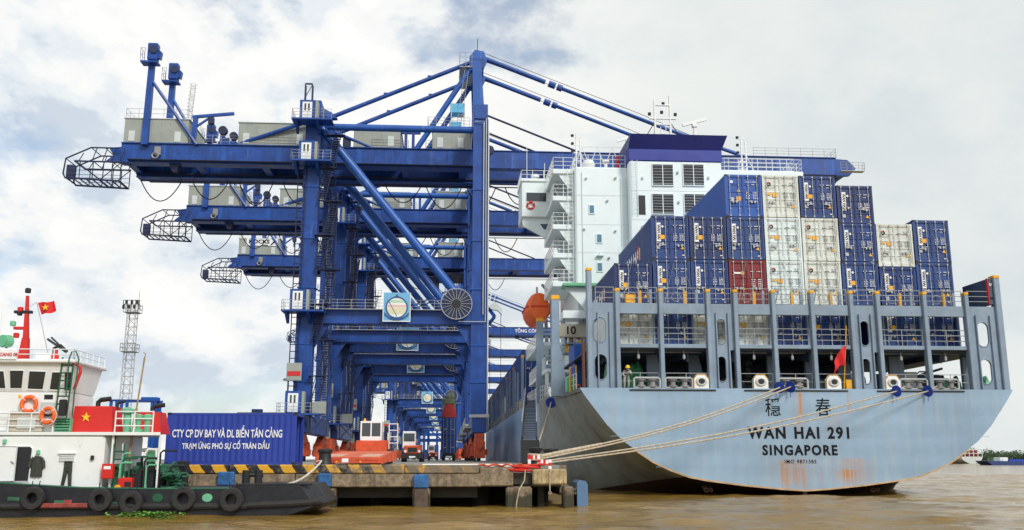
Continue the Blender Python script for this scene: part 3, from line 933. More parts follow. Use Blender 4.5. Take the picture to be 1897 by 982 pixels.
    P('apex_platform', MB().box(-2.5, -.9, G0 - .6, G1 + .6, AZ - 2.1, AZ - 2.04).rail([(-1.0, G0 - .6, AZ - 2.04), (-2.5, G0 - .6, AZ - 2.04), (-2.5, G1 + .6, AZ - 2.04)], 1.9, 1.0, 3, .03), 'galv')
    P('lightning_rod', MB().tube([(-.3, G0, AZ + .2), (-.3, G0, AZ + 1.9)], .04, 4), 'dark')
    P('mast_ladder', MB().ladder((-2.6, G0 - .3, GZ1 + 2.8), (-1.6, G0 - .3, AZ - 2.2), .5), 'galv')
    for k in range(3):
        pz = 40.0 + k * 1.5
        P('ladder_cage', MB().torus((-2.55 + (pz - 40) * .1, G0 - .6, pz), (0, 0, 1), .36, .03, 10, 4), 'galv')
    P('stair_box', MB().bbox(-3.7, -2.2, G0 - .4, G0 + 1.2, GZ1 + 2.85, GZ1 + 3.75, .04), 'sky_blue_panel')
    P('stair_box', MB().bbox(-3.6, -1.8, G0 - .4, G0 + 1.2, GZ1 + 4.9, GZ1 + 6.1, .04), 'sky_blue_panel')
    P('stair_box_frame', MB().bar((-3.5, G0 - .4, GZ1 + 2.8), (-3.4, G0 - .4, GZ1 + 6.2), .1).bar((-1.9, G0 - .4, GZ1 + 2.8), (-1.9, G0 - .4, GZ1 + 6.2), .1), 'galv')
    # ---- houses on the girders
    for x0, x1, h_, z0 in ((-42.3, -34.8, 2.95, GZ1 + .1), (-28.9, -20.4, 2.75, GZ1 + .1), (-15.2, -9.6, 2.5, GZ1 + .1), (-5.7, -1.05, 2.75, GZ1 + .1)):
        hb = P('machinery_house', MB().bbox(x0, x1, G0 - .7, G1 + .7, z0, z0 + h_, .05), 'cabin')
        P('house_roof', MB().bbox(x0 - .12, x1 + .12, G0 - .82, G1 + .82, z0 + h_, z0 + h_ + .12, .03), 'teal', parent=hb)
        sm_ = MB()
        n = int((x1 - x0) / .95)
        for k in range(1, n):
            x = x0 + (x1 - x0) * k / n
            sm_.box(x - .02, x + .02, G0 - .725, G0 - .7, z0 + .05, z0 + h_ - .05)
        P('panel_seam', sm_, 'cabin', parent=hb)
        for xd in ((x0 + .55, x1 - 1.6) if h_ > 2.6 else (x1 - 1.5,)):
            dm = P('door', MB().bbox(xd, xd + .75, G0 - .76, G0 - .7, z0 + .15, z0 + 1.45, .02), 'teal', parent=hb)
    P('roof_rail', MB().rail([(-42.2, G1, GZ1 + 3.17), (-42.2, G0 - .7, GZ1 + 3.17), (-34.9, G0 - .7, GZ1 + 3.17), (-34.9, G1, GZ1 + 3.17)], 1.2, 1.4, 2), 'galv')
    P('roof_rail', MB().rail([(-6.3, G0 + 3, GZ1 + 2.97), (-6.3, G0 - .7, GZ1 + 2.97), (-1.2, G0 - .7, GZ1 + 2.97)], 1.2, 1.0, 3), 'galv')
    P('cooling_unit', MB().bbox(-18.0, -17.1, G0 - .6, G0 + .3, GZ1 + .07, GZ1 + 1.35, .12), 'crane_dk')
    P('cooling_unit', MB().bbox(-16.5, -15.6, G0 - .6, G0 + .3, GZ1 + .07, GZ1 + 1.35, .12), 'crane_dk')
    P('hoist_gallows', MB().bar((-9.0, G0 + 1, GZ1), (-9.0, G0 + 1, GZ1 + 2.6), .35).bar((-8.1, G0 + 1, GZ1), (-8.1, G0 + 1, GZ1 + 2.6), .35).box(-13.0, -7.2, G0 + .8, G0 + 1.2, GZ1 + 2.5, GZ1 + 2.8), 'crane')
    # rope tower above the rear house
    for k, (x, y, zz, d_) in enumerate(((-39.7, G0 - .9, 49.6, 0), (-38.9, G1 - 1, 49.6, 1))):
        rt = P('rope_tower_post', MB().bar((x, y, GZ1 - .3), (x + .1, y, zz - .5), .75, .75, (1, 0, 0), .62, .62).bbox(x - .45, x + .75, y - .5, y + .5, zz - 2.2, zz, .1).prism([(x + .3, zz - .4), (x + 1.2, zz - 1.1), (x + 1.1, zz - 2.0), (x + .3, zz - 1.7)], 'y', y - .3, y + .3), 'crane')
        P('sheave', MB().disc((x + .35, y - .6, zz - .9), (0, 1, 0), .5, .14, 14), 'crane_dk', parent=rt)
        P('sheave_platform', MB().box(x - 1.0, x + 1.0, y - 1.1, y + .3, zz - 2.75, zz - 2.55).rail([(x - 1.0, y + .3, zz - 2.55), (x - 1.0, y - 1.1, zz - 2.55), (x - .5, y - 1.1, zz - 2.55)], 1.6, .7, 2), 'crane', parent=rt)
        P('tower_strut', MB().tube([(x + .3, y, zz - 4.8), (-33.7, y, GZ1 - .1)], .2, 7), 'crane')
    P('tower_ladder', MB().ladder((-36.6, G1 - 1, GZ1 + 3), (-36.2, G1 - 1, 47.0), .55), 'galv')
    tc_ = MB()
    for k in range(8):
        tc_.torus((-36.35 + .03 * k, G1 - 1.35, 43.3 + k * .5), (0, 0, 1), .40, .025, 9, 4)
    P('ladder_hoop', tc_, 'galv')
    jb = P('service_jib', MB().bar((-34.2, G0 - .5, GZ1), (-34.1, G0 - .5, GZ1 + 3.6), .55, .5, (1, 0, 0)).bar((-34.5, G0 - .5, GZ1 + 3.5), (-29.6, G0 - .5, GZ1 + 4.05), .32, .34).bar((-34.1, G0 - .5, GZ1 + 2.2), (-32.4, G0 - .5, GZ1 + 3.5), .22), 'crane')
    P('jib_hoist', MB().bbox(-32.6, -31.9, G0 - .75, G0 - .25, GZ1 + 2.6, GZ1 + 3.5, .08).tube([(-32.3, G0 - .5, GZ1 + 1.7), (-32.3, G0 - .5, GZ1 + 2.7)], .12, 6), 'crane_dk', parent=jb)
    wn = P('winch_frame', MB().bbox(-31.6, -29.4, G0 + .6, G0 + 2.4, GZ1 + .07, GZ1 + 1.0, .1).bar((-31.2, G0 + 1, GZ1 + .8), (-31.1, G0 + 1, GZ1 + 2.6), .5).bar((-30.0, G0 + 1.6, GZ1 + .8), (-29.9, G0 + 1.6, GZ1 + 2.1), .5), 'crane')
    P('winch_drum', MB().disc((-31.1, G0 + .8, GZ1 + 2.3), (0, 1, 0), .55, .6, 12).disc((-29.9, G0 + 1.3, GZ1 + 1.8), (0, 1, 0), .5, .6, 12), 'crane_dk', parent=wn)
    P('winch_rail', MB().rail([(-32.9, G0 - .75, GZ1 + .07), (-28.9, G0 - .75, GZ1 + .07)], 1.1, 1.0), 'galv')
    P('girder_strut', MB().tube([(-19.6, G0 - 1.6, 40.3), (-29.3, G0 - .4, GZ1 + .1)], .25, 8), 'crane')
    P('girder_strut', MB().tube([(-18.4, G0 - .6, 39.4), (-13.0, G0 - .6, 37.1)], .2, 8), 'crane')
    for x in (-38.2, ):
        P('hook_clamp', MB().bbox(x - .4, x + .4, G0 - .95, G0 - .66, GZ0 + .8, GZ0 + 1.9, .08).torus((x - .2, G0 - .95, GZ0 + .75), (0, 1, 0), .35, .12, 10, 5), 'steel')
    P('sheave_block', MB().prism([(-36.9, GZ0 - .05), (-35.6, GZ0 - .05), (-35.9, GZ0 - .95), (-36.5, GZ0 - .95)], 'y', G0 - .4, G0 + .4), 'crane_dk')
    # end cage: an open truss platform
    cg = MB()
    CY0, CY1 = G0 - 1.0, G0 + 2.2
    for y in (CY0, CY1):
        cg.tube([(a_, y, b_) for a_, b_ in ((-42.6, 36.3), (-45.8, 36.3), (-48.6, 34.9), (-48.75, 33.1))], .10, 5)
        cg.tube([(-48.75, y, 33.1), (-48.5, y, 32.55), (-42.2, y, 32.25)], .12, 5)
        cg.tube([(-47.6, y, 34.6), (-42.1, y, 34.55)], .11, 5)
        for xx in (-46.9, -45.4, -44.2, -43.2, -42.2):
            cg.tube([(xx, y, 32.4), (xx, y, 34.6)], .06, 4)
            cg.tube([(xx + .3, y, 36.3 if xx > -45.9 else 35.6), (xx - .2, y, 34.6)], .06, 4)
        cg.tube([(-47.3, y, 34.5), (-44.5, y, 32.4)], .06, 4).tube([(-42.2, y, 34.5), (-44.5, y, 32.4)], .06, 4)
        for zr in (32.95, 33.5):
            cg.tube([(-48.2, y, zr), (-42.2, y, zr)], .03, 4)
    for xx, zz in ((-45.8, 36.3), (-48.6, 34.9), (-48.5, 32.6), (-42.2, 32.25), (-45.4, 34.6), (-47.6, 34.6), (-44.2, 36.3), (-43.2, 34.6)):
        cg.tube([(xx, CY0, zz), (xx, CY1, zz)], .07, 4)
    P('end_cage', cg, 'crane_dk')
    for k in range(9):
        xx = -48.2 + k * .72
        P('floor_bar', MB().box(xx - .09, xx + .09, CY0, CY1, 32.42 - k * .02, 32.48 - k * .02), 'crane_dk')
    P('cage_cabinet', MB().bbox(-48.5, -47.5, G0 - .9, G0 - .3, 32.5, 34.2, .08), 'crane_dk')
    P('cage_bracket', MB().prism([(-44.0, 36.5), (-42.3, 36.7), (-42.3, 34.8), (-44.2, 34.9), (-43.4, 35.6)], 'y', G0 - .4, G0 + .4), 'crane')
    # festoon cable loops below the near girder
    xs = [-42.4, -37.4, -36.0, -31.6, -30.2, -26.0, -24.7, -20.6, -11.8, -7.2, -6.6, -2.0, -1.4, 2.4, 3.6, 7.2]
    for k in range(0, len(xs), 2):
        xa, xb = xs[k], xs[k + 1]
        dip = 2.6 + .4 * math.sin(k * 2.1)
        P('festoon_cable', MB().tube([(xa + (xb - xa) * f, G1 + 1.0, GZ0 - .1 - dip * (1 - (2 * f - 1) ** 2)) for f in [q / 12 for q in range(13)]], .07, 5), 'cable')
    P('festoon_track', MB().box(XE, XB - 4, G1 + .92, G1 + 1.08, GZ0 - .12, GZ0 - .02), 'crane_dk')
    P('catenary_rope', MB().tube([(XE + 4, G0 + 2, GZ0 - 1.2), (-20, G0 + 2, GZ0 - 1.6), (0, G0 + 2, GZ0 - 1.2), (30, G0 + 2, GZ0 - 1.3)], .025, 4), 'cable')
    KZ = (37.9, 33.05)
    # ---- access: lift kiosks, platforms, ladders, stair flights on the landward near leg
    for x, z in ((-19.85, KZ[0]), (-19.75, KZ[1]), (-19.95, 16.1), (-19.95, 5.05)):
        y0 = -2.35
        kb = P('lift_kiosk', MB().bbox(x - .75, x + .95, y0, -1.0, z, z + 2.35, .04), "crane")
        P('kiosk_door', MB().bbox(x - .45, x + .65, y0 - .05, y0, z + .1, z + 2.1, .03), "white", parent=kb)
        P('door_window', MB().box(x - .22, x - .02, y0 - .06, y0 - .045, z + 1.05, z + 1.9), "glass", parent=kb)
        P('door_window', MB().box(x + .18, x + .38, y0 - .06, y0 - .045, z + 1.05, z + 1.9), "glass", parent=kb)
        P('kiosk_side', MB().bbox(x + .96, x + 1.3, y0 + .1, -1.1, z, z + 2.3, .03), "cabin", parent=kb)
        pf = P('landing', MB().box(x - 1.5, x + 3.0, -3.1, -.96, z - .22, z - .04).prism([(-2.9, z - .22), (-.96, z - .22), (-.96, z - 1.3)], 'x', x - 1.2, x - .9).prism([(-2.9, z - .22), (-.96, z - .22), (-.96, z - 1.3)], 'x', x + 1.2, x + 1.5), 'crane')
        P('landing_rail', MB().rail([(x - 1.45, -1, z - .04), (x - 1.45, -3.05, z - .04), (x + 2.95, -3.05, z - .04)], 1.1, .9), 'galv', parent=pf)
    pz = KZ[0] + 2.35
    P('lift_pylon', MB().bar((-20.15, -1.9, pz), (-20.15, -1.9, pz + 2.1), .12).bar((-19.35, -1.9, pz), (-19.35, -1.9, pz + 2.1), .12).bar((-20.15, -1.9, pz + 2.1), (-19.35, -1.9, pz + 2.1), .16).bar((-20.15, -1.9, pz + .4), (-19.35, -1.9, pz + 2.0), .07).bar((-20.15, -1.3, pz), (-20.15, -1.3, pz + 2.1), .12).bar((-19.35, -1.3, pz), (-19.35, -1.3, pz + 2.1), .12), 'crane_dk')
    P('lift_mast', MB().ladder((-20.2, -1.05, 5.0), (-20.2, -1.05, 33.5), .85, (1, 0, 0), .06, .75), 'crane_dk')
    P('warning_board', MB().bbox(-20.7, -19.1, -2.2, -2.05, 8.5, 10.4, .03), 'cabin')
    P('warning_band', MB().bbox(-20.6, -19.2, -2.24, -2.2, 9.0, 9.5, .01), 'rtext')
    P('control_box', MB().bbox(-17.9, -16.4, -1.9, -1.0, 5.0, 6.3, .05), 'cabin')
    P('control_frame', MB().bar((-18.1, -1.5, 3.0), (-18.1, -1.5, 6.4), .12).bar((-16.3, -1.5, 3.0), (-16.3, -1.5, 6.4), .12).bar((-18.1, -1.5, 4.9), (-16.3, -1.5, 3.0), .1).bar((-18.1, -1.5, 3.0), (-16.3, -1.5, 4.9), .1), 'crane_dk')
    P('cable_room', MB().bbox(-20.6, -19.3, -2.2, -1.3, 2.9, 4.6, .06), 'cabin')
    zc = 5.2
    k = 0
    while zc < 33.5:
        z1 = zc + 3.9
        xa, xb = (-17.9, -16.9) if k % 2 == 0 else (-17.1, -16.4)
        ya, yb = (-1.3, -1.3)
        fl = MB()
        for o in (-.38, .38):
            fl.bar((xa + o, ya, zc), (xa + .75 + o, yb, z1), .07, .22, (0, 1, 0))
            fl.tube([(xa + o, ya - .02, zc + .9), (xa + .75 + o, yb - .02, z1 + .9)], .03, 4)
        for q in range(14):
            f = (q + .5) / 14
            fl.box(xa + .75 * f - .38, xa + .75 * f + .38, ya - .2, ya + .2, zc + (z1 - zc) * f - .02, zc + (z1 - zc) * f + .02)
        P('stair_flight', fl, 'crane_dk')
        P('stair_landing', MB().box(xa - .6, xa + 1.6, ya - .55, ya + .55, z1 - .05, z1).rail([(xa - .6, ya - .55, z1), (xa + 1.6, ya - .55, z1)], 1.0, 1.1, 2), 'crane_dk')
        zc = z1
        k += 1
    P('leg_ladder', MB().ladder((LX + .2, FY - 1.1, 5), (LX + .2, FY - 1.1, 34), .6), 'galv')
    # zigzag stair between the legs
    for k in range(6):
        z0 = 5.0 + k * 4.8
        ya, yb = (3.0, 8.5) if k % 2 == 0 else (8.5, 3.0)
        zg = MB()
        for o in (-.4, .4):
            zg.bar((LX + 1.6 + o, ya, z0), (LX + 1.6 + o, yb, z0 + 4.8), .07, .25)
            zg.tube([(LX + 1.6 + o, ya, z0 + 1), (LX + 1.6 + o, yb, z0 + 5.8)], .03, 4)
        for q in range(16):
            f = (q + .5) / 16
            zg.box(LX + 1.2, LX + 2.0, ya + (yb - ya) * f - .14, ya + (yb - ya) * f + .14, z0 + 4.8 * f - .02, z0 + 4.8 * f + .02)
        P('stair_flight', zg, 'crane_dk')
    # ---- cable reel on the seaward near leg
    RX, RZ, RR = -2.6, 17.1, 1.72
    rl = MB().torus((RX, -1.6, RZ), (0, 1, 0), RR, .05, 32, 6).torus((RX, -1.6, RZ), (0, 1, 0), RR * .3, .05, 20, 5)
    for k in range(20):
        a = 2 * math.pi * k / 20
        rl.tube([(RX, -1.72, RZ), (RX + RR * math.cos(a), -1.6, RZ + RR * math.sin(a))], .03, 4)
    rp = P('cable_reel', rl, 'galv')
    P('reel_drum', MB().disc((RX, -1.45, RZ), (0, 1, 0), RR * .93, .16, 28, RR * .30), 'crane_dk', parent=rp)
    P('reel_hub', MB().disc((RX, -1.5, RZ), (0, 1, 0), RR * .3, .5, 14), 'dark', parent=rp)
    P('reel_arm', MB().bar((RX, -.6, RZ), (-.9, -.3, RZ - .4), .5).bar((RX, -.6, RZ), (RX, -.5, 16.4), .4), 'crane')
    P('reel_axle', MB().tube([(RX, -1.4, RZ), (RX, -.4, RZ)], .2, 8), 'crane_dk', parent=rp)
    P('conduit', MB().tube([(.35, -1.05, 16.0), (.35, -1.05, 38.6), (-.7, -1.05, 38.6)], .07, 5).tube([(.62, -1.05, 15.2), (.62, -1.05, 39.0)], .06, 5).tube([(.62, -1.05, 15.2), (-2.4, -1.05, 15.2)], .06, 5), 'galv')
    P('conduit', MB().tube([(.9, -.96, 5.0), (.9, -.96, 37.5)], .09, 5), 'teal')
    P('lamp_arm', MB().bar((1.0, 0, 16.9), (1.7, -.3, 15.9), .35).bar((1.0, 0, 15.0), (1.7, -.3, 15.9), .3), 'crane')
    P('lamp_head', MB().prism([(1.0, 17.0), (1.7, 17.6), (2.6, 16.7), (2.5, 16.1), (2.0, 16.6), (1.3, 16.7)], 'y', -.5, .1), 'teal')
    P('lamp_cable', MB().tube([(2.4, -.2, 16.2), (2.4, -.2, 8.0)], .03, 4), 'cable')
    P('leg_foot_plate', MB().prism([(-1.1, 4.7), (1.1, 4.7), (1.1, 5.05), (-1.1, 5.0)], 'y', -1.35, -1.22), 'galv')
    # ---- emblem board on the near portal beam
    EX, EZ, EW = -9.15, 16.65, 1.52
    bd = P('emblem_board', MB().bbox(EX - EW, EX + EW, -1.65, -1.5, EZ - 1.62, EZ + 1.62, .03), 'emb_blue')
    P('board_border', MB().box(EX - EW, EX + EW, -1.665, -1.655, EZ - 1.62, EZ - 1.52).box(EX - EW, EX - EW + .08, -1.665, -1.655, EZ - 1.52, EZ + 1.62).box(EX + EW - .08, EX + EW, -1.665, -1.655, EZ - 1.52, EZ + 1.62), 'emb_white', parent=bd)
    P('emblem_disc', MB().disc((EX, -1.67, EZ - .05), (0, 1, 0), 1.12, .03, 32), 'emb_white', parent=bd)
    P('emblem_ring', MB().disc((EX, -1.70, EZ - .05), (0, 1, 0), 1.22, .03, 32, 1.08), 'emb_navy', parent=bd)
    def band(z0, z1, rr=1.06):
        n_ = 8
        lf, rg = [], []
        for k_ in range(n_ + 1):
            z = z0 + (z1 - z0) * k_ / n_
            h = math.sqrt(max(0, rr * rr - z * z))
            rg.append((EX + h, EZ - .05 + z)); lf.append((EX - h, EZ - .05 + z))
        return MB().prism(lf + rg[::-1], 'y', -1.70, -1.688)
    P('emblem_band', band(.55, .82), 'emb_green', parent=bd)
    P('emblem_band', band(.02, .3), 'emb_red', parent=bd)
    P('emblem_band', band(-.72, -.06), 'emb_yellow', parent=bd)
    P('emblem_line', MB().bar((EX - .95, -1.71, EZ + .75), (EX + .05, -1.71, EZ - 1.05), .06, .02, (0, 1, 0)), 'emb_navy', parent=bd)
    P('emblem_ribbon', MB().prism([(EX - 1.35, EZ - .55), (EX - .9, EZ - 1.05), (EX - .3, EZ - 1.3), (EX + .3, EZ - 1.3), (EX + .9, EZ - 1.05), (EX + 1.35, EZ - .55), (EX + 1.3, EZ - .95), (EX + .8, EZ - 1.3), (EX + .3, EZ - 1.48), (EX - .3, EZ - 1.48), (EX - .8, EZ - 1.3), (EX - 1.3, EZ - .95)], 'y', -1.73, -1.715), 'emb_navy', parent=bd)
    P('emblem_crown', MB().prism([(EX - .25, EZ + 1.15), (EX - .1, EZ + 1.25), (EX, EZ + 1.5), (EX + .1, EZ + 1.25), (EX + .25, EZ + 1.15)], 'y', -1.73, -1.715), 'emb_navy', parent=bd)
    return t


def trolley(root, x):
    """trolley with the operator's cabin under the girders"""
    t = Thing.__new__(Thing); t.o = root; t.org = Vector((0, 0, 0))
    z = 34.5
    tr = t.part('trolley', MB().box(x - 3.4, x + 3.4, 4.2, 12.6, z - .9, z - .35).box(x - 3.2, x - 2.6, 4.4, 12.4, z - .35, z + .2).box(x + 2.6, x + 3.2, 4.4, 12.4, z - .35, z + .2), 'crane_dk')
    t.part('operator_cabin', MB().prism([(x - 5.4, z - .9), (x - 3.2, z - .9), (x - 3.2, z - 3.2), (x - 4.8, z - 3.2), (x - 5.4, z - 2.4)], 'y', 6.0, 8.2), 'crane_dk', parent=tr)
    t.part('hoist_rope', MB().tube([(x - 1, 7, z - .9), (x - 1, 7, z - 6)], .04, 4).tube([(x + 1, 7, z - .9), (x + 1, 7, z - 6)], .04, 4).tube([(x - 1, 10, z - .9), (x - 1, 10, z - 6)], .04, 4).tube([(x + 1, 10, z - .9), (x + 1, 10, z - 6)], .04, 4), 'cable', parent=tr)
    t.part('head_block', MB().bbox(x - 1.4, x + 1.4, 6.4, 10.6, z - 6.9, z - 6, .1), 'crane_dk', parent=tr)


CRANE_Y = (105.0, 133.5, 168.0, 262.0, 318.0, 372.0, 430.0, 505.0)
CRANE_LABELS = ('blue quay crane nearest the camera, with the largest emblem board and cable reel',
                'second blue quay crane from the camera, directly behind the nearest one',
                'third blue quay crane, with a maker sign on its rear machinery house',
                'fourth blue quay crane, with white lettering on its boom far down the quay',
                'fifth blue quay crane, small and far down the quay',
                'sixth blue quay crane down the row, tiny in the portal opening', 'seventh blue quay crane, almost lost behind the others', 'farthest and smallest blue quay crane at the end of the row')
crane0 = build_crane(CRANE_LABELS[0])
crane0.o.location.y = CRANE_Y[0]
CR = [crane0.o]
for y_, lb in zip(CRANE_Y[1:], CRANE_LABELS[1:]):
    c = copy_tree(crane0.o)
    c.location.y = y_
    c['label'] = lb
    CR.append(c)
trolley(CR[2], -2.2)


def on_crane(k, name, body, m, loc, size, bold=0.0, sx=1.0, roty=0):
    t = Thing.__new__(Thing); t.o = CR[k]; t.org = Vector((0, 0, 0))
    return t, text_part(t, name, body, m, loc, size, bold, sx)


on_crane(2, 'boom_lettering', 'CÔNG', 'ctext', (15.6, 4.88, 36.0), 1.25, .02, 1.0)
on_crane(3, 'boom_lettering', 'TỔNG CÔNG', 'ctext', (19.0, 4.88, 36.0), 1.35, .02, .9)
t, o = on_crane(2, 'sign_lettering', 'KOCKS', 'btext', (-38.6, 4.62, 39.55), 1.0, .03, 1.15)
t.part('sign_board', MB().box(-40.9, -35.2, 4.66, 4.72, 38.8, 40.1), 'ctext', label='white sign board with black maker name')
t.part('sign_mark', MB().prism([(-36.6, 38.95), (-36.3, 38.95), (-35.4, 39.85), (-35.8, 39.85)], 'y', 4.62, 4.655).prism([(-38.2, 38.85), (-36.9, 38.85), (-37.1, 39.0), (-38.0, 39.0)], 'y', 4.62, 4.655), 'btext')

# ================================================================ the container ship
SY = 57.5
SCX = 21.65
ship = Thing('container_ship', 'pale blue container ship moored at the quay, seen from astern', 'ship', (SCX, 90, 0))
SP = ship.part


def transom_material():
    m = mat('ship_transom_paint', (0.275, 0.40, 0.545), 0.42, var=0.14, vscale=0.16, streak=0.6, streak_c=(0.36, 0.43, 0.44), thr=0.53, dirt=0.14, dirt_c=(0.20, 0.25, 0.28), bump=0.12, bscale=0.7)
    t = m.node_tree
    L = t.links.new
    b = t.nodes['Principled BSDF']
    src = b.inputs['Base Color'].links[0].from_socket
    g = N(t, 'ShaderNodeNewGeometry')
    sp = N(t, 'ShaderNodeSeparateXYZ')
    L(g.outputs['Position'], sp.inputs[0])
    mp = N(t, 'ShaderNodeMapping')
    mp.inputs['Scale'].default_value = (9.0, 1.0, 0.22)
    L(g.outputs['Position'], mp.inputs[0])
    nz = N(t, 'ShaderNodeTexNoise', i={'Scale': 1.3, 'Detail': 8.0, 'Roughness': 0.7})
    L(mp.outputs[0], nz.inputs['Vector'])
    cur = None
    # (pixel x, half width in m, pixel y top, pixel y bottom, strength): rust runs and patches
    for px, hw, y0, y1, s_ in ((1481, .13, 728, 775, .95), (1478, .3, 728, 800, .35), (1571, .09, 728, 768, .8), (1487, .12, 850, 908, 1.0), (1453, .32, 856, 904, .95), (1472, .40, 858, 900, .75), (1470, 1.3, 850, 905, .3),
                               (1572, .75, 870, 896, 1.0), (1580, 1.1, 850, 900, .45), (1521, .10, 862, 900, .45), (1700, .12, 735, 775, .25), (1250, .1, 740, 790, .12), (1770, .08, 735, 790, .2), (1545, .6, 770, 800, .15)):
        a, c = at(px, y0, Y=SY), at(px, y1, Y=SY)
        dx = N(t, 'ShaderNodeMath', operation='SUBTRACT', i={1: a.x}); L(sp.outputs['X'], dx.inputs[0])
        ab = N(t, 'ShaderNodeMath', operation='ABSOLUTE'); L(dx.outputs[0], ab.inputs[0])
        fx = N(t, 'ShaderNodeMapRange', i={'From Min': hw * 1.5, 'From Max': hw * 0.3, 'To Min': 0.0, 'To Max': s_}); L(ab.outputs[0], fx.inputs[0])
        z1 = N(t, 'ShaderNodeMapRange', i={'From Min': a.z + 0.12, 'From Max': a.z - 0.05}); L(sp.outputs['Z'], z1.inputs[0])
        z2 = N(t, 'ShaderNodeMapRange', i={'From Min': c.z - 0.25, 'From Max': c.z + 0.4}); L(sp.outputs['Z'], z2.inputs[0])
        p1 = N(t, 'ShaderNodeMath', operation='MULTIPLY'); L(fx.outputs[0], p1.inputs[0]); L(z1.outputs[0], p1.inputs[1])
        p2 = N(t, 'ShaderNodeMath', operation='MULTIPLY'); L(p1.outputs[0], p2.inputs[0]); L(z2.outputs[0], p2.inputs[1])
        if cur is None:
            cur = p2.outputs[0]
        else:
            mxm = N(t, 'ShaderNodeMath', operation='MAXIMUM'); L(cur, mxm.inputs[0]); L(p2.outputs[0], mxm.inputs[1]); cur = mxm.outputs[0]
    r_ = ramp(t, [(0.38, 0.0), (0.56, 1.0)])
    L(nz.outputs['Fac'], r_.inputs[0])
    ml = N(t, 'ShaderNodeMath', operation='MULTIPLY'); L(cur, ml.inputs[0]); L(r_.outputs[0], ml.inputs[1])
    mx = N(t, 'ShaderNodeMix', data_type='RGBA')
    L(ml.outputs[0], mx.inputs[0]); L(src, mx.inputs[6])
    mx.inputs[7].default_value = (0.50, 0.21, 0.035, 1)
    L(mx.outputs[2], b.inputs['Base Color'])
    # plating sags a little between the frames behind it
    wv = N(t, 'ShaderNodeTexWave', bands_direction='X', i={'Scale': 0.42, 'Distortion': 1.2, 'Detail': 2.0, 'Detail Scale': 0.6})
    L(g.outputs['Position'], wv.inputs['Vector'])
    wz_ = N(t, 'ShaderNodeTexWave', bands_direction='Z', i={'Scale': 0.26, 'Distortion': 1.5, 'Detail': 2.0, 'Detail Scale': 0.5})
    L(g.outputs['Position'], wz_.inputs['Vector'])
    sm_ = N(t, 'ShaderNodeMath', operation='ADD'); L(wv.outputs['Fac'], sm_.inputs[0]); L(wz_.outputs['Fac'], sm_.inputs[1])
    b0 = b.inputs['Normal'].links[0].from_node
    b2 = N(t, 'ShaderNodeBump', i={'Strength': 0.35, 'Distance': 0.035})
    L(sm_.outputs[0], b2.inputs['Height']); L(b0.outputs[0], b2.inputs['Normal']); L(b2.outputs[0], b.inputs['Normal'])
    return m


TS = [(13.70, 6.45), (13.37, 5.93), (12.66, 4.99), (12.05, 4.20), (11.10, 3.25), (10.45, 2.80), (9.33, 2.06), (8.30, 1.58), (7.10, 1.16), (6.00, 0.96), (3.80, 0.68), (1.45, 0.45), (0.0, 0.36)]
MS = [(14.45, 7.10), (14.45, 6.40), (14.45, 5.50), (14.45, 4.60), (14.45, 3.40), (14.45, 2.40), (14.40, 1.20), (14.3, 0.2), (14.1, -0.8), (13.6, -2.2), (11.5, -3.6), (5.0, -4.2), (0.0, -4.2)]


def section(y):
    f = min(1, max(0, (y - SY) / 27.0))
    s_ = f * f * (3 - 2 * f)
    s_ = 0.55 * f + 0.45 * s_
    bow = 1.0 if y < 185 else max(0.03, 1 - ((y - 185) / 45.0) ** 2)
    out = []
    for k, ((b0, z0), (b1, z1)) in enumerate(zip(TS, MS)):
        sk = min(1, s_ * (1.0 + 0.5 * k / 12))
        out.append(((b0 + (b1 - b0) * sk) * bow, z0 + (z1 - z0) * sk + (0.9 * (1 - bow) if k == 0 else 0)))
    return out


ST = [SY, 58.6, 60, 61.5, 63.5, 66, 69, 73, 78, 85, 100, 130, 185, 205, 218, 226, 230]
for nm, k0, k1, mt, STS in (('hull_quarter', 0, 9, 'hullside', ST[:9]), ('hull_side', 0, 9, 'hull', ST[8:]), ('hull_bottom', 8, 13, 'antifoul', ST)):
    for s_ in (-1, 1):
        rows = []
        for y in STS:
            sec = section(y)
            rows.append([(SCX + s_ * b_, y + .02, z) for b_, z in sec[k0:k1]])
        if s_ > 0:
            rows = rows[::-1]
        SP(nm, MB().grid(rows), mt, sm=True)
out = [(SCX - b_, z) for b_, z in TS] + [(SCX + b_, z) for b_, z in TS[-2::-1]]
tr = SP('transom', MB().prism(out, 'y', SY, SY + .05), transom_material())
SP('transom_lip', MB().prism([(x, z) for x, z in out[5:-5]] + [(x, z - .10) for x, z in out[5:-5]][::-1], 'y', SY - .03, SY + .2), mat('worn_edge_tan', (0.50, 0.34, 0.20), .7, var=.3, vscale=2), parent=tr)
# weld seams across the transom and the edge strip
sl = MB()
for z in (1.72, 3.55):
    hb = [b_ for b_, zz in TS if zz >= z][-1]
    sl.box(SCX - hb + .3, SCX + hb - .3, SY - .004, SY, z - .012, z + .012)
for z, nm_ in ((1.72, 'weld_seam'), (3.55, 'weld_seam')):
    hb = [b_ for b_, zz in TS if zz >= z][-1]
    SP('weld_seam', MB().box(SCX - hb + .2, SCX + hb - .2, SY - .005, SY - .001, z - .012, z + .012), 'hull', parent=tr)
for px0, px1, py in ((1167, 1327, 722), (1380, 1492, 724), (1490, 1572, 725), (1626, 1788, 727)):
    a, b = at(px0, py, Y=SY - .1), at(px1, py, Y=SY - .1)
    SP('chafing_bar', MB().tube([(a.x, SY - .04, 6.33), (b.x, SY - .04, 6.33)], .045, 6), 'dark', parent=tr)
SP('skeg_keel', MB().prism([(SY + .1, .4), (SY + 3, .4), (SY + 3, -2), (SY + .4, -2)], 'x', SCX - .12, SCX + .12), 'antifoul')
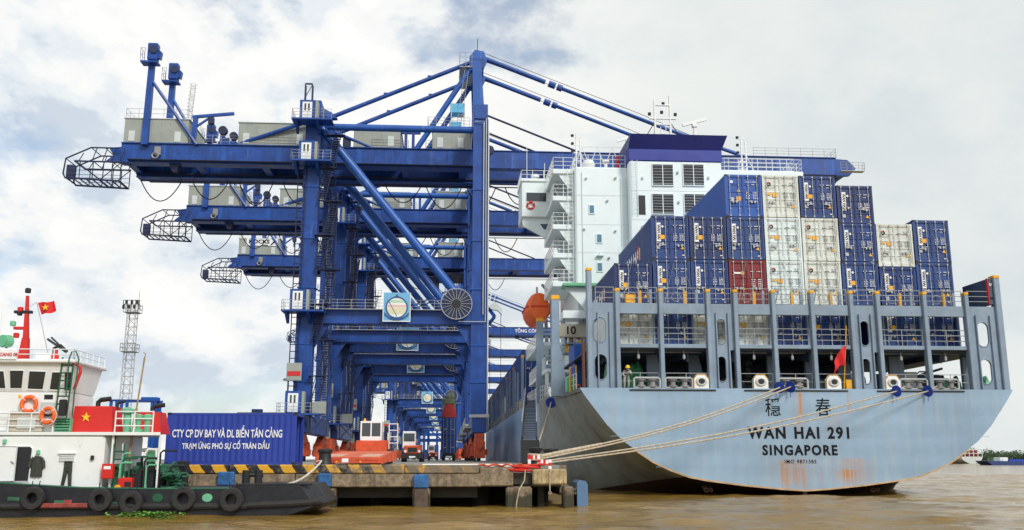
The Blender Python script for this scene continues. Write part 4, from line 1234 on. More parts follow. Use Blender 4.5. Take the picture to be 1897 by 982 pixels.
for px, py in ((1305, 906), (1612, 910)):
    a = at(px, py, Y=SY + .8)
    SP('outlet_pipe', MB().disc((a.x, SY + .62, .42), (0, 1, .3), .14, .6, 12, .09).disc((a.x + .3, SY + .62, .42), (0, 1, .3), .11, .6, 12, .07), 'antifoul')
# the name on the stern
yl = SY - .014
for ch, px, py, hgt in (('穩', 1432, 757, 1.18), ('春', 1525, 757, 1.18)):
    p = at(px, py, Y=SY); text_part(ship, 'name_character', ch, 'btext', (p.x, yl, p.z), hgt, .004, .86, parent=tr)
for body, px, py, size, sx_, bold in (('WAN HAI 291', 1482, 803, .95, .92, .034), ('SINGAPORE', 1482, 835, .82, .92, .030), ('IMO 9871385', 1483, 855.5, .31, .95, .003)):
    p = at(px, py, Y=SY); letter_parts(ship, 'letter', text_mesh(body, size, bold, sx_, space=1.22), 'btext', (p.x, yl, p.z), tr)

# decks
dk = [(SCX + s_ * section(y)[0][0], y, section(y)[0][1] - .25) for s_, ys in ((-1, ST), (1, ST[::-1])) for y in ys]
n_ = len(dk)
SP('main_deck', MB().add([(x * .999 + SCX * .001, y, z) for x, y, z in dk], [tuple(range(n_))[::-1]]), mat('deck_green_grey', (0.10, 0.13, 0.13), .8, var=.2))
SP('mooring_deck', MB().box(8.4, 34.9, SY + .12, 66.5, 6.28, 6.42), mat('deck_green_grey', (0.1, 0.13, 0.13)))
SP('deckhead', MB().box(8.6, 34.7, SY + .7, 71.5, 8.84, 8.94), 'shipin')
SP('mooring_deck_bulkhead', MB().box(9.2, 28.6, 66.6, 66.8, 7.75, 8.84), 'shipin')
SP('lit_bulkhead_foot', MB().box(9.2, 28.6, 66.55, 66.8, 6.42, 7.748), 'teal')  # foot of the bulkhead coloured paler in place of light reaching it
for x in (10.4, 15.0, 17.9, 22.9, 25.4, 27.3, 31.5):
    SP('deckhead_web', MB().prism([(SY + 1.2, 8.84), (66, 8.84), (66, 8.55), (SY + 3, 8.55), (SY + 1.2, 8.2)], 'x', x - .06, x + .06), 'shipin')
for px in (1208, 1285, 1430, 1500, 1560):
    a = at(px, 680, Y=61)
    SP('deck_pillar', MB().prism([(a.x - .35, 6.42), (a.x + .75, 6.42), (a.x + .3, 8.84), (a.x - .35, 8.84)], 'y', 60.8, 61.1), 'shipgrey')
for px in (1660, 1795):
    a = at(px, 680, Y=60.5)
    SP('deck_pillar', MB().bbox(a.x - .5, a.x + .5, 60.4, 60.7, 6.42, 8.84, .03), 'shipgrey')

# stern frame
FY0, FY1 = SY + .35, SY + .85
colx = [10.40, 13.15, 16.16, 17.90, 20.34, 22.84, 25.38, 27.12, 30.19, 32.96]
for x in colx:
    cpost = SP('stern_column', MB().bbox(x - .13, x + .13, FY0 - .3, FY0 + .2, 6.42, 12.46, .03), 'shipgrey')
    SP('column_cap', MB().bbox(x - .14, x + .14, FY0 - .31, FY0 + .21, 12.461, 12.66, .03), 'yellow', parent=cpost)
for x0, x1, zt, flare in ((8.50, 8.82, 13.75, 0), (34.90, 35.30, 13.6, 1)):
    cpost = SP('corner_post', MB().bbox(x0, x1, FY0 - .25, FY0 + .35, 6.42, zt, .04), 'shipgrey')
    SP('post_cap', MB().bbox(x0 - .01, x1 + .01, FY0 - .26, FY0 + .36, zt + .001, zt + .2, .03), 'yellow', parent=cpost)
fin = SP('side_screen', MB().bbox(34.60, 34.84, FY0 - .1, FY0 + 3.0, 11.9, 13.6, .02), 'shipin')
SP('side_screen_edge', MB().bbox(34.54, 34.595, FY0 - .12, FY0 + .1, 11.9, 13.62, .02), 'red', parent=fin)
text_part(ship, 'post_mark', 'U', 'ctext', (34.72, FY0 - .12, 13.2), .22, .01)
text_part(ship, 'post_mark', '13', 'btext', (34.72, FY0 - .12, 12.3), .2, .01)


def holed_panel(x0, x1, z0, z1, holes, y0, y1):
    """plate between x0..x1 and z0..z1 with stadium-shaped holes (cx, cz, w, h), stacked in z"""
    mb = MB()
    holes = sorted(holes, key=lambda q: q[1])
    cuts = [z0] + [(a_[1] + b_[1]) / 2 for a_, b_ in zip(holes, holes[1:])] + [z1]
    K = 8
    for k, (cx, cz, w_, h_) in enumerate(holes):
        r = w_ / 2
        st = []
        for j in range(K + 1):
            a_ = math.pi * j / K
            st.append((cx + r * math.cos(a_), cz + h_ / 2 - r + r * math.sin(a_)))
        for j in range(K + 1):
            a_ = math.pi + math.pi * j / K
            st.append((cx + r * math.cos(a_), cz - h_ / 2 + r + r * math.sin(a_)))
        zl, zh = cuts[k], cuts[k + 1]
        ou = []
        for x, z in st:
            dx, dz_ = x - cx, z - cz
            sx = (x1 - cx) / dx if dx > 1e-6 else (x0 - cx) / dx if dx < -1e-6 else 1e9
            sz = (zh - cz) / dz_ if dz_ > 1e-6 else (zl - cz) / dz_ if dz_ < -1e-6 else 1e9
            s_ = min(sx, sz)
            ou.append((cx + dx * s_, cz + dz_ * s_))
        n = len(st)
        # corners need to be exact: insert them
        cor = [(x1, zh), (x0, zh), (x0, zl), (x1, zl)]
        for yy, rev in ((y0, 0), (y1, 1)):
            vs = [(x, yy, z) for x, z in st] + [(x, yy, z) for x, z in ou] + [(x, yy, z) for x, z in cor]
            fs = []
            for j in range(n):
                i2 = (j + 1) % n
                f = [j, n + j, n + i2, i2]
                a_, b_ = ou[j], ou[i2]
                if abs(a_[0] - b_[0]) > 1e-6 and abs(a_[1] - b_[1]) > 1e-6:      # crosses a corner
                    for ci, c_ in enumerate(cor):
                        if (abs(c_[0] - a_[0]) < 1e-6 or abs(c_[1] - a_[1]) < 1e-6) and (abs(c_[0] - b_[0]) < 1e-6 or abs(c_[1] - b_[1]) < 1e-6):
                            f = [j, n + j, 2 * n + ci, n + i2, i2]
                            break
                fs.append(tuple(f if not rev else f[::-1]))
            mb.add(vs, fs)
        mb.add([(x, y0, z) for x, z in st] + [(x, y1, z) for x, z in st], [(j, (j + 1) % n, n + (j + 1) % n, n + j) for j in range(n)])
    mb.add([(x0, y0, z0), (x0, y1, z0), (x0, y1, z1), (x0, y0, z1), (x1, y0, z0), (x1, y1, z0), (x1, y1, z1), (x1, y0, z1)], [(0, 1, 2, 3), (7, 6, 5, 4), (3, 2, 6, 7), (0, 4, 5, 1)])
    return mb


def ov(px, py, w_):
    a = at(px, py, Y=FY0)
    return (a.x, a.z, w_, 1.55)


for x0, x1, hs in ((8.83, 10.26, [ov(1111, 611, .74), ov(1113, 680, .74)]), (16.30, 17.76, [ov(1335, 614, .52), ov(1337, 684, .52)]),
                   (25.52, 26.98, [ov(1601, 618, .52), ov(1604, 688, .52)]), (33.10, 34.89, [ov(1820, 620, .74), ov(1826, 689, .74)])):
    pn = SP('wing_panel', holed_panel(x0, x1, 6.42, 11.76, hs, FY0 - .05, FY0 + .07), 'shipgrey')
    for x in (x0 + (x1 - x0) * .24, x1 - (x1 - x0) * .24):
        SP('panel_stiffener', MB().bbox(x - .035, x + .035, FY0 - .19, FY0 - .052, 6.5, 11.2, .01), 'shipgrey', parent=pn)
    for cx, cz, w_, h_ in hs:
        rim = MB()
        pts = []
        r = w_ / 2 + .03
        for j in range(8):
            a_ = math.pi * j / 7
            pts.append((cx + r * math.cos(a_), FY0 - .06, cz + h_ / 2 - w_ / 2 + r * math.sin(a_)))
        for j in range(8):
            a_ = math.pi + math.pi * j / 7
            pts.append((cx + r * math.cos(a_), FY0 - .06, cz - h_ / 2 + w_ / 2 + r * math.sin(a_)))
        SP('hole_rim', MB().tube(pts + [pts[0]], .035, 5), 'shipgrey', parent=pn)
bays = list(zip(colx, colx[1:]))
bays_open = [b_ for b_ in bays if b_[0] not in (16.16, 25.38)]
for xa, xb in bays_open:
    SP('upper_beam', MB().bbox(xa + .135, xb - .135, FY0 - .1, FY0 + .15, 11.08, 11.76, .02), 'shipgrey')
    lb = SP('lower_beam', MB().bbox(xa + .135, xb - .135, FY0 - .1, FY0 + .6, 8.95, 9.20, .02), 'shipgrey')
    SP('opening_rail', MB().rail([(xa + .16, FY0 + .05, 9.2), (xb - .16, FY0 + .05, 9.2)], 1.05, 1.2, 3, .028), 'galv', parent=lb)
    SP('light_bracket', MB().tube([((xa + xb) / 2, FY0 + .4, 8.9), ((xa + xb) / 2, FY0 + .4, 8.6)], .03, 4).lathe([(.05, 0), (.09, -.1), (.09, -.28), (.03, -.34)], ((xa + xb) / 2, FY0 + .4, 8.62), 8), 'galv', parent=lb)
    SP('pipe_run', MB().tube([(xa + .3, FY0 + .7, 8.78), (xb - .3, FY0 + .7, 8.78)], .05, 5), 'steel', parent=lb)
SP('lashing_walkway', MB().box(8.87, 34.84, FY0 + .16, FY0 + .62, 11.70, 11.78), 'steel')
for xa, xb in bays + [(8.86, 10.40), (32.96, 34.9)]:
    SP('walkway_rail', MB().rail([(xa + .2, FY0 - .02, 11.78), (xb - .2, FY0 - .02, 11.78)], 1.0, 1.25, 3, .026), 'galv')
    if xb - xa > 2.0:
        SP('bollard_post', MB().bbox(xa + (xb - xa) * .52, xa + (xb - xa) * .52 + .2, FY0 + .18, FY0 + .38, 11.79, 12.62, .02), 'yellow')
        SP('lashing_post', MB().bbox(xa + (xb - xa) * .78, xa + (xb - xa) * .78 + .18, FY0 + .3, FY0 + .5, 11.79, 12.7, .02), 'shipgrey')
        # lashing rods crossed in front of the stow
        SP('lashing_rod', MB().tube([(xa + .45, FY0 + .7, 11.85), (xa + 1.3, FY0 + 1.15, 14.8)], .012, 4), 'steel')
        SP('lashing_rod', MB().tube([(xb - .45, FY0 + .7, 11.85), (xb - 1.3, FY0 + 1.15, 14.8)], .012, 4), 'steel')
        SP('turnbuckle', MB().tube([(xa + .45, FY0 + .7, 11.85), (xa + .7, FY0 + .83, 12.7)], .04, 5), 'steel')
        SP('lashing_loop', MB().torus((xa + (xb - xa) * .35, FY0 + .1, 12.2), (0.2, 1, 0), .28, .022, 10, 4), 'galv')
    SP('deck_rail', MB().rail([(xa + .2, FY0 + .02, 6.42), (xb - .2, FY0 + .02, 6.42)], 1.0, 1.25, 2, .026), 'galv') if xb - xa > 2 else None
SP('tool_box', MB().bbox(11.0, 11.6, FY0 + .1, FY0 + .5, 11.79, 12.35, .03), 'ysign')

# mooring fittings along the stern edge
def roller_fairlead(px0, px1):
    a, b = at(px0, 705, Y=SY + .2), at(px1, 705, Y=SY + .2)
    q = SP('roller_fairlead', MB().tube([(a.x, SY + .12, 6.45), (a.x, SY + .12, 7.0), (a.x + .1, SY + .12, 7.08), (b.x - .1, SY + .12, 7.08), (b.x, SY + .12, 7.0), (b.x, SY + .12, 6.45)], .07, 6).box(a.x, b.x, SY + .0, SY + .3, 6.43, 6.52), 'galv')
    for f in (.28, .72):
        x = a.x + (b.x - a.x) * f
        SP('roller', MB().lathe([(.05, 6.52), (.30, 6.53), (.30, 6.6), (.17, 6.66), (.17, 6.86), (.28, 6.92), (.28, 6.97), (.05, 6.99)], (x, SY + .18, 0), 12), 'steel', parent=q, sm=True)


def chock(px, py, r=.46):
    a = at(px, py, Y=SY + .2)
    q = SP('mooring_chock', MB().prism([(a.x - r, 6.43), (a.x + r, 6.43), (a.x + r, 6.43 + r * 1.3), (a.x + r * .55, 6.43 + r * 1.9), (a.x - r * .55, 6.43 + r * 1.9), (a.x - r, 6.43 + r * 1.3)], 'y', SY + .04, SY + .35), 'white')
    SP('chock_ring', MB().torus((a.x, SY + .03, 6.43 + r * .95), (0, 1, 0), r * .58, r * .2, 18, 7, .8), 'teal', parent=q, sm=True)
    SP('chock_mouth', MB().disc((a.x, SY + .0, 6.43 + r * .95), (0, 1, 0), r * .5, .05, 16), 'dark', parent=q)
    SP('chock_edging', MB().tube([(a.x - r, SY + .03, 6.5), (a.x - r, SY + .03, 6.43 + r * 1.3), (a.x - r * .55, SY + .03, 6.43 + r * 1.9), (a.x + r * .55, SY + .03, 6.43 + r * 1.9), (a.x + r, SY + .03, 6.43 + r * 1.3)], .025, 5), 'yellow', parent=q)


for q_ in ((1174, 1222), (1232, 1282), (1440, 1495), (1666, 1716), (1726, 1774)):
    roller_fairlead(*q_)
for q_ in ((1298, 702), (1408, 706), (1543, 707), (1652, 707)):
    chock(*q_)
a = at(1572, 712, Y=SY + .4)
SP('winch_control_stand', MB().bbox(a.x - .2, a.x + .2, SY + .3, SY + .6, 6.43, 7.05, .03), 'yellow')
# winches and stored gear on the mooring deck
for px, c_, lab in ((1275, 'shipin', None), (1437, 'shipin', None), (1560, 'shipin', None), (1700, 'shipin', None)):
    a = at(px, 690, Y=63)
    q = SP('mooring_winch', MB().disc((a.x, 63, 7.25), (1, 0, 0), .62, .12, 14).disc((a.x + 1.3, 63, 7.25), (1, 0, 0), .62, .12, 14).tube([(a.x, 63, 7.25), (a.x + 1.3, 63, 7.25)], .3, 10).bbox(a.x - .8, a.x - .15, 62.6, 63.5, 6.42, 7.7, .05), 'steel')
    SP('winch_drum_rope', MB().tube([(a.x + .08, 63, 7.25), (a.x + 1.22, 63, 7.25)], .46, 12), 'rope', parent=q)
a = at(1385, 690, Y=61.5)
pm = MB()
for k in range(5):
    pm.disc((a.x, 61.5, 6.7 + k * .42), (0, 0, 1), .22 if k % 2 else .34, .3, 10)
SP('vent_column', pm, 'dark')
for px0, px1, py, nm_ in ((1118, 1134, 690, 'mint'), (1155, 1200, 688, 'tarp'), (1815, 1832, 703, 'mint'), (1762, 1775, 690, 'green')):
    a, b = at(px0, py, Y=62), at(px1, py, Y=62)
    rows = []
    for j in range(7):
        f = j / 6
        rows.append([(a.x + (b.x - a.x) * g_ / 8 , 61.4 + 1.2 * f, 6.44 + ((2.0 if nm_ in ('tarp', 'mint') and px0 < 1200 else 1.2) * math.sin(math.pi * min(1, max(0, g_ / 8))) ** .5 * math.sin(math.pi * f) ** .4 * (1 + .12 * math.sin(g_ * 2.3 + j)) if 0 < j < 6 else 0)) for g_ in range(9)])
    SP('covered_winch', MB().grid(rows), nm_, sm=True)
rg = random.Random(44)
for k in range(16):
    x_, y_ = rg.uniform(27.6, 33.8), rg.uniform(60.8, 65.5)
    SP('deck_gear', MB().bbox(x_, x_ + rg.uniform(.2, .8), y_, y_ + .4, 6.42, 6.42 + rg.uniform(.4, 1.35), .05), rg.choice(('shipin', 'green', 'steel', 'shipgrey', 'dark', 'mint')))
for x_ in (28.3, 29.9, 32.2):
    SP('deck_pipe', MB().tube([(x_, 63.5, 6.42), (x_, 63.5, 7.9), (x_ + .25, 63.5, 8.1), (x_ + .9, 63.5, 8.1)], .05, 6), 'steel')
for k in range(8):
    x_, y_ = rg.uniform(10.8, 26), rg.uniform(61.5, 65.5)
    SP('deck_gear', MB().bbox(x_, x_ + rg.uniform(.3, .9), y_, y_ + .5, 6.42, 6.42 + rg.uniform(.4, 1.2), .05), rg.choice(('shipgrey', 'green', 'steel', 'ysign', 'mint')))
SP('vent_box', MB().bbox(30.1, 31.3, 61.5, 62.6, 6.42, 7.9, .05), 'white')
SP('winch_frame', MB().bbox(31.4, 33.2, 61.6, 62.4, 6.42, 7.7, .05).bar((31.6, 62, 7.7), (33.4, 62.2, 8.2), .15), 'shipin')

# ---------------------------------------------------------------- deckhouse
HY = 73.0
hx0, hx1 = 9.95, 28.3
hz1 = at(1100, 309, Y=HY).z
SP('house_block', MB().bbox(hx0, hx1, HY, HY + 11, 6.9, hz1, .12), 'house')
for py in (362, 416, 468, 525):
    z = at(1100, py, Y=HY).z
    SP('wall_seam', MB().box(hx0 + .1, hx1 - .1, HY - .012, HY - .002, z - .02, z + .02), 'teal')
CY = 71.9
cx0, cx1 = at(1167, 350, Y=CY).x, at(1338, 340, Y=CY).x
cz1 = at(1250, 299, Y=CY).z
cs = SP('funnel_casing', MB().bbox(cx0, cx1, CY, HY - .01, 6.9, cz1, .08), 'house')
zb1, zb2 = at(1250, 277, Y=CY).z, at(1250, 253, Y=CY).z
SP('funnel_band', MB().bbox(cx0 - .06, cx1 + .06, CY - .06, CY + 6, cz1 + .002, zb1, .04), 'funnel2')
SP('funnel_top', MB().add([(cx0 - .06, CY - .06, zb1 + .004), (cx1 + .06, CY - .06, zb1 + .004), (cx1 + .06, CY + 6, zb1 + .004), (cx0 - .06, CY + 6, zb1 + .004),
                           (cx0 + .05, CY - .5, zb2), (cx1 + .45, CY - .5, zb2), (cx1 + .45, CY + 6.3, zb2), (cx0 + .05, CY + 6.3, zb2)],
                          [(0, 1, 5, 4), (1, 2, 6, 5), (2, 3, 7, 6), (3, 0, 4, 7), (4, 5, 6, 7), (3, 2, 1, 0)]), 'funnel')
for py in (354, 408, 460):
    z = at(1250, py, Y=CY).z
    SP('casing_seam', MB().box(cx0 + .05, cx1 - .05, CY - .010, CY - .002, z - .02, z + .02), 'teal', parent=cs)
for (px0, px1, py0, py1) in ((1208, 1247, 305, 344), (1265, 1304, 305, 344), (1208, 1248, 360, 397), (1267, 1306, 360, 397)):
    a, b = at(px0, py0, Y=CY), at(px1, py1, Y=CY)
    fr = SP('louvre_frame', MB().box(a.x - .06, a.x, CY - .09, CY - .002, b.z - .06, a.z + .06).box(b.x, b.x + .06, CY - .09, CY - .002, b.z - .06, a.z + .06).box(a.x, b.x, CY - .09, CY - .002, a.z, a.z + .06).box(a.x, b.x, CY - .13, CY - .002, b.z - .06, b.z).box((a.x + b.x) / 2 - .03, (a.x + b.x) / 2 + .03, CY - .09, CY - .002, b.z, a.z), 'house')
    SP('louvre_back', MB().box(a.x, b.x, CY - .012, CY - .004, b.z, a.z), 'dark', parent=fr)
    for k in range(7):
        z = b.z + (a.z - b.z) * (k + .5) / 7
        for xa_, xb_ in ((a.x, (a.x + b.x) / 2 - .03), ((a.x + b.x) / 2 + .03, b.x)):
            SP('louvre_slat', MB().bar((xa_, CY - .05, z), (xb_, CY - .05, z), .11, .025, (0, .6, 1)), 'galv', parent=fr)
a, b = at(1182, 362, Y=CY), at(1196, 398, Y=CY)
fd = SP('casing_door', MB().bbox(a.x, b.x, CY - .03, CY - .004, b.z, a.z, .01), 'dark')
SP('door_frame', MB().box(a.x - .05, a.x, CY - .05, CY - .002, b.z, a.z).box(b.x, b.x + .05, CY - .05, CY - .002, b.z, a.z), 'house', parent=fd)
for px, py in ((1096, 388), (1110, 442), (1111, 495)):
    a = at(px, py, Y=HY)
    wf = SP('house_window', MB().bbox(a.x - .27, a.x + .27, HY - .07, HY - .003, a.z - .42, a.z + .42, .05), 'house')
    SP('pane', MB().bbox(a.x - .18, a.x + .18, HY - .085, HY - .071, a.z - .32, a.z + .32, .004), mat('cabin_window_glass', (0.10, 0.22, 0.32), .1, var=.1), parent=wf)
a = at(1111, 474, Y=HY)
SP('lamp_shelf', MB().bbox(a.x - .3, a.x + .3, HY - .35, HY - .003, a.z - .06, a.z, .02).tube([(a.x, HY - .2, a.z), (a.x, HY - .2, a.z + .25)], .06, 6), 'house')
rg = random.Random(17)
for px, py0, py1 in ((1078, 318, 520), (1150, 330, 455), (1158, 330, 440)):
    a_, b_ = at(px, py0, Y=HY - .08), at(px, py1, Y=HY - .08)
    SP('wall_pipe', MB().tube([(a_.x, HY - .08, a_.z), (a_.x, HY - .08, b_.z)], .035, 6), 'house')
for px, py in ((1086, 330), (1140, 330), (1125, 372), (1082, 425), (1140, 428), (1128, 478), (1090, 520), (1140, 520)):
    a_ = at(px, py, Y=HY)
    SP('wall_lamp', MB().bbox(a_.x - .09, a_.x + .09, HY - .22, HY - .003, a_.z - .07, a_.z + .07, .03), rg.choice(('galv', 'teal', 'house')))
for px, py in ((1190, 330), (1255, 320), (1257, 375), (1312, 330), (1220, 408), (1190, 420)):
    a_ = at(px, py, Y=CY)
    SP('casing_fitting', MB().bbox(a_.x - .07, a_.x + .07, CY - .15, CY - .003, a_.z - .1, a_.z + .1, .02), rg.choice(('galv', 'teal')), parent=cs)
a_ = at(1060 + 116, 340, Y=CY)
SP('casing_ladder', MB().ladder((a_.x, CY - .15, at(1176, 400, Y=CY).z), (a_.x, CY - .15, cz1), .4, (1, 0, 0), .025), 'house', parent=cs)
# top deck rails and fittings
SP('top_deck_rail', MB().rail([(hx0 + .1, HY + 4, hz1), (hx0 + .1, HY + .1, hz1), (cx0 - .1, HY + .1, hz1)], 1.05, 1.0, 3, .03), 'white')
SP('top_deck_rail', MB().rail([(cx1 + .6, HY + .1, hz1), (hx1 - .1, HY + .1, hz1), (hx1 - .1, HY + 6, hz1)], 1.05, 1.2, 3, .03), 'white')
SP('monkey_island', MB().bbox(cx1 + .5, hx1 + 1.8, HY + 3.0, HY + 9, hz1 + .0, hz1 + .9, .05), 'house')
SP('monkey_island_rail', MB().rail([(cx1 + .6, HY + 3.1, hz1 + .9), (hx1 + 1.7, HY + 3.1, hz1 + .9), (hx1 + 1.7, HY + 8.9, hz1 + .9)], 1.1, 1.2, 3, .03), 'white')
def signal_mast(px, pyt, pyb, y):
    a, b = at(px, pyt, Y=y), at(px, pyb, Y=y)
    z0 = hz1
    q = SP('signal_mast', MB().tube([(a.x - .22, y, z0), (a.x - .16, y, a.z)], .07, 6).tube([(a.x + .22, y, z0), (a.x + .16, y, a.z - .5)], .07, 6), 'white')
    for k in range(5):
        z = z0 + (a.z - z0) * (k + .8) / 5.2
        SP('mast_rung', MB().box(a.x - .5, a.x + .25, y - .05, y + .05, z - .03, z + .03), 'white', parent=q)
        if k > 1:
            SP('signal_lamp', MB().lathe([(.02, 0), (.13, .02), (.13, .2), (.02, .24)], (a.x - .5, y, z), 8), 'dark', parent=q)
    SP('mast_stay', MB().tube([(a.x + .1, y, a.z - 1.5), (a.x + 1.0, y, z0)], .035, 4).tube([(a.x - .1, y, a.z - 1.5), (a.x - .7, y, z0)], .035, 4), 'white', parent=q)
signal_mast(1071, 248, 305, 75.5)
signal_mast(1376, 252, 318, 74.5)
# radar mast on the funnel top
ym = 75.0
a, b = at(1212, 186, Y=ym), at(1240, 178, Y=ym)
z0 = zb2
q = SP('radar_mast', MB().tube([(a.x, ym, z0), (a.x, ym, a.z)], .10, 6).tube([(b.x, ym, z0), (b.x, ym, b.z)], .10, 6).tube([(a.x, ym + 1, z0), (a.x, ym, z0 + 2.4)], .05, 5).tube([(b.x, ym + 1, z0), (b.x, ym, z0 + 2.4)], .05, 5), 'white')
for f in (.25, .5, .62, .9):
    SP('mast_crossbar', MB().box(a.x - (.5 if f == .62 else .05), b.x + (.5 if f == .62 else .05), ym - .1, ym + .1, z0 + (a.z - z0) * f - .05, z0 + (a.z - z0) * f + .05), 'white', parent=q)
SP('mast_ladder', MB().ladder(((a.x + b.x) / 2, ym - .15, z0), ((a.x + b.x) / 2, ym - .15, z0 + 1.9), .45), 'white', parent=q)
for x, f in ((a.x + .6, .72), (a.x + .75, .9), (a.x - .45, .68), (b.x + .45, .68)):
    SP('navigation_lamp', MB().lathe([(.02, 0), (.14, .03), (.14, .25), (.02, .3)], (x, ym, z0 + (a.z - z0) * f), 8), 'dark', parent=q)
for s_ in (-1, 1):
    SP('mast_stay', MB().tube([((a.x + b.x) / 2 + s_ * .7, ym, z0 + 2.3), ((a.x + b.x) / 2 + s_ * 2.1, ym, z0)], .035, 4), 'cable', parent=q)
a, b = at(1264, 232, Y=77), at(1308, 221, Y=77)
SP('radar_scanner', MB().bar(a, b, .22, .26), 'white')
mx_ = (a + b) / 2
SP('radar_pedestal', MB().tube([(mx_.x, 77, zb2), (mx_.x, 77, mx_.z - .1)], .13, 7).tube([(mx_.x - .5, 77, zb2), (mx_.x, 77, mx_.z - .5)], .05, 5).tube([(mx_.x + .5, 77, zb2), (mx_.x, 77, mx_.z - .5)], .05, 5).bbox(mx_.x - .22, mx_.x + .22, 76.8, 77.2, mx_.z - .5, mx_.z - .15, .05), 'white')
a, b = at(1143, 262, Y=75), at(1178, 251, Y=75)
SP('radar_scanner', MB().bar(a, b, .16, .18), 'white')
SP('radar_pedestal', MB().tube([((a.x + b.x) / 2, 75, hz1), ((a.x + b.x) / 2, 75, (a.z + b.z) / 2)], .09, 6), 'white')
tr_ = MB()
a, b = at(1078, 272, Y=75), at(1162, 272, Y=75)
tr_.tube([a, b], .05, 5)
for k in range(4):
    x = a.x + (b.x - a.x) * k / 3
    tr_.tube([(x, 75, a.z), (x + .9, 75, hz1)], .03, 4).tube([(x, 75, a.z), (x - .9, 75, hz1)], .03, 4)
SP('antenna_frame', tr_, 'white')
a = at(1090, 292, Y=74); SP('radome', MB().lathe([(.02, .9), (.4, .8), (.55, .5), (.5, .2), (.3, 0), (.02, 0)], (a.x, 74, hz1), 12), 'white', sm=True)
a = at(1122, 292, Y=74); SP('roof_vent', MB().tube([(a.x, 74, hz1), (a.x, 74, hz1 + .7)], .14, 8).lathe([(.3, .7), (.3, .9), (.05, .98)], (a.x, 74, hz1), 10), 'white')
a = at(1144, 292, Y=74); SP('fire_station', MB().bbox(a.x - .12, a.x + .12, 73.9, 74.1, hz1, hz1 + 1.3, .03), 'red')

# port-side balconies and stairs
bal = []
for py in (322, 372, 425, 478, 531):
    a = at(1045, py, Y=HY + .6)
    z = a.z
    bal.append(z)
    x0 = at(1024, py, Y=HY + .6).x
    bl = SP('balcony', MB().bbox(x0, hx0 - .004, HY + .6, HY + 7.5, z, z + .42, .04), 'house')
    SP('balcony_rail', MB().rail([(hx0 - .05, HY + .65, z + .42), (x0 + .05, HY + .65, z + .42), (x0 + .05, HY + 7.4, z + .42)], 1.0, .85, 3, .03), 'white', parent=bl)
for k, (z1, z0) in enumerate(zip(bal, bal[1:])):
    fl = MB()
    for o in (-.35, .35):
        fl.bar((9.15 + o, HY + 1.4, z0 + .42), (9.15 + o, HY + 4.6, z1), .06, .2)
        fl.tube([(9.15 + o, HY + 1.4, z0 + 1.3), (9.15 + o, HY + 4.6, z1 + .9)], .028, 4)
    for q in range(9):
        f = (q + .5) / 9
        fl.box(8.8, 9.5, HY + 1.4 + 3.2 * f - .12, HY + 1.4 + 3.2 * f + .12, z0 + .42 + (z1 - z0 - .42) * f - .015, z0 + .42 + (z1 - z0 - .42) * f + .015)
    SP('side_stair', fl, 'teal')
    SP('balcony_bracket', MB().prism([(hx0 - .01, z1), (8.7, z1), (8.9, z1 - .35), (hx0 - .5, z1 - 1.1), (hx0 - .01, z1 - 1.3)], 'y', HY + .75, HY + .85), 'house')
    SP('wall_ladder', MB().ladder((hx0 - .35, HY + .4, z0 + .42), (hx0 - .35, HY + .4, z1 + .4), .4), 'white')
# bridge wing
WY = 79.0
w0, w1 = at(967, 380, Y=WY).x, hx0
zt_, zf_, zl_ = at(990, 337, Y=WY).z, at(990, 386, Y=WY).z, at(990, 402, Y=WY).z
SP('bridge_wing', MB().bbox(w0, w0 + .12, WY, WY + 4, zf_, zt_, .03).bbox(w0 + .12, w0 + 2.7, WY, WY + .12, zf_, zt_ , .03).box(w0, w1, WY + 3.9, WY + 4, zf_, zt_), 'house')
SP('wing_roof', MB().bbox(w0 - .1, w1, WY - .15, WY + 4.2, zt_, zt_ + .28, .05), 'house')
SP('wing_floor', MB().bbox(w0 - .02, w1, WY - .05, WY + 4.05, zl_, zf_ + .05, .05), 'house')
a, b = at(975, 357, Y=WY), at(1012, 374, Y=WY)
wf = SP('wing_window', MB().box(a.x - .06, a.x, WY - .04, WY, b.z - .06, a.z + .06).box(b.x, b.x + .06, WY - .04, WY, b.z - .06, a.z + .06).box(a.x, b.x, WY - .04, WY, a.z, a.z + .06).box(a.x, b.x, WY - .04, WY, b.z - .06, b.z), 'house')
SP('pane', MB().box(a.x, b.x, WY - .022, WY - .004, b.z, a.z), 'glass', parent=wf)
SP('wing_roof_rail', MB().rail([(w1, WY - .1, zt_ + .28), (w0 - .05, WY - .1, zt_ + .28), (w0 - .05, WY + 4.1, zt_ + .28)], .75, .9, 2, .028), 'white')
a = at(993, 330, Y=WY)
SP('roof_vent', MB().tube([(a.x, WY + 1, zt_ + .28), (a.x, WY + 1, zt_ + .8)], .16, 8).lathe([(.36, .5), (.36, .72), (.06, .8)], (a.x, WY + 1, zt_ + .2), 10), 'white')
for px, h_ in ((977, 3.4), (1010, 2.0)):
    a = at(px, 320, Y=WY + 1)
    SP('whip_antenna', MB().tube([(a.x, WY + 1.5, zt_ + .2), (a.x, WY + 1.5, zt_ + .2 + h_)], .025, 4), 'white')
zc_ = at(1022, 445, Y=WY).z
SP('wing_bracket', MB().prism([(w0 + .02, zl_ - .01), (w1 - .01, zl_ - .01), (w1 - .01, zc_ - .9), (w1 - 1.0, zc_ - .2), (w0 + .1, zl_ - .75)], 'y', WY + .3, WY + .5), 'house')
SP('bracket_opening', MB().prism([(w0 + 1.6, zl_ - .55), (w1 - .5, zl_ - .5), (w1 - .5, zl_ - 1.3), (w0 + 1.9, zl_ - 1.0)], 'y', WY + .27, WY + .298), 'shipin')
lr = at(983, 381, Y=WY)

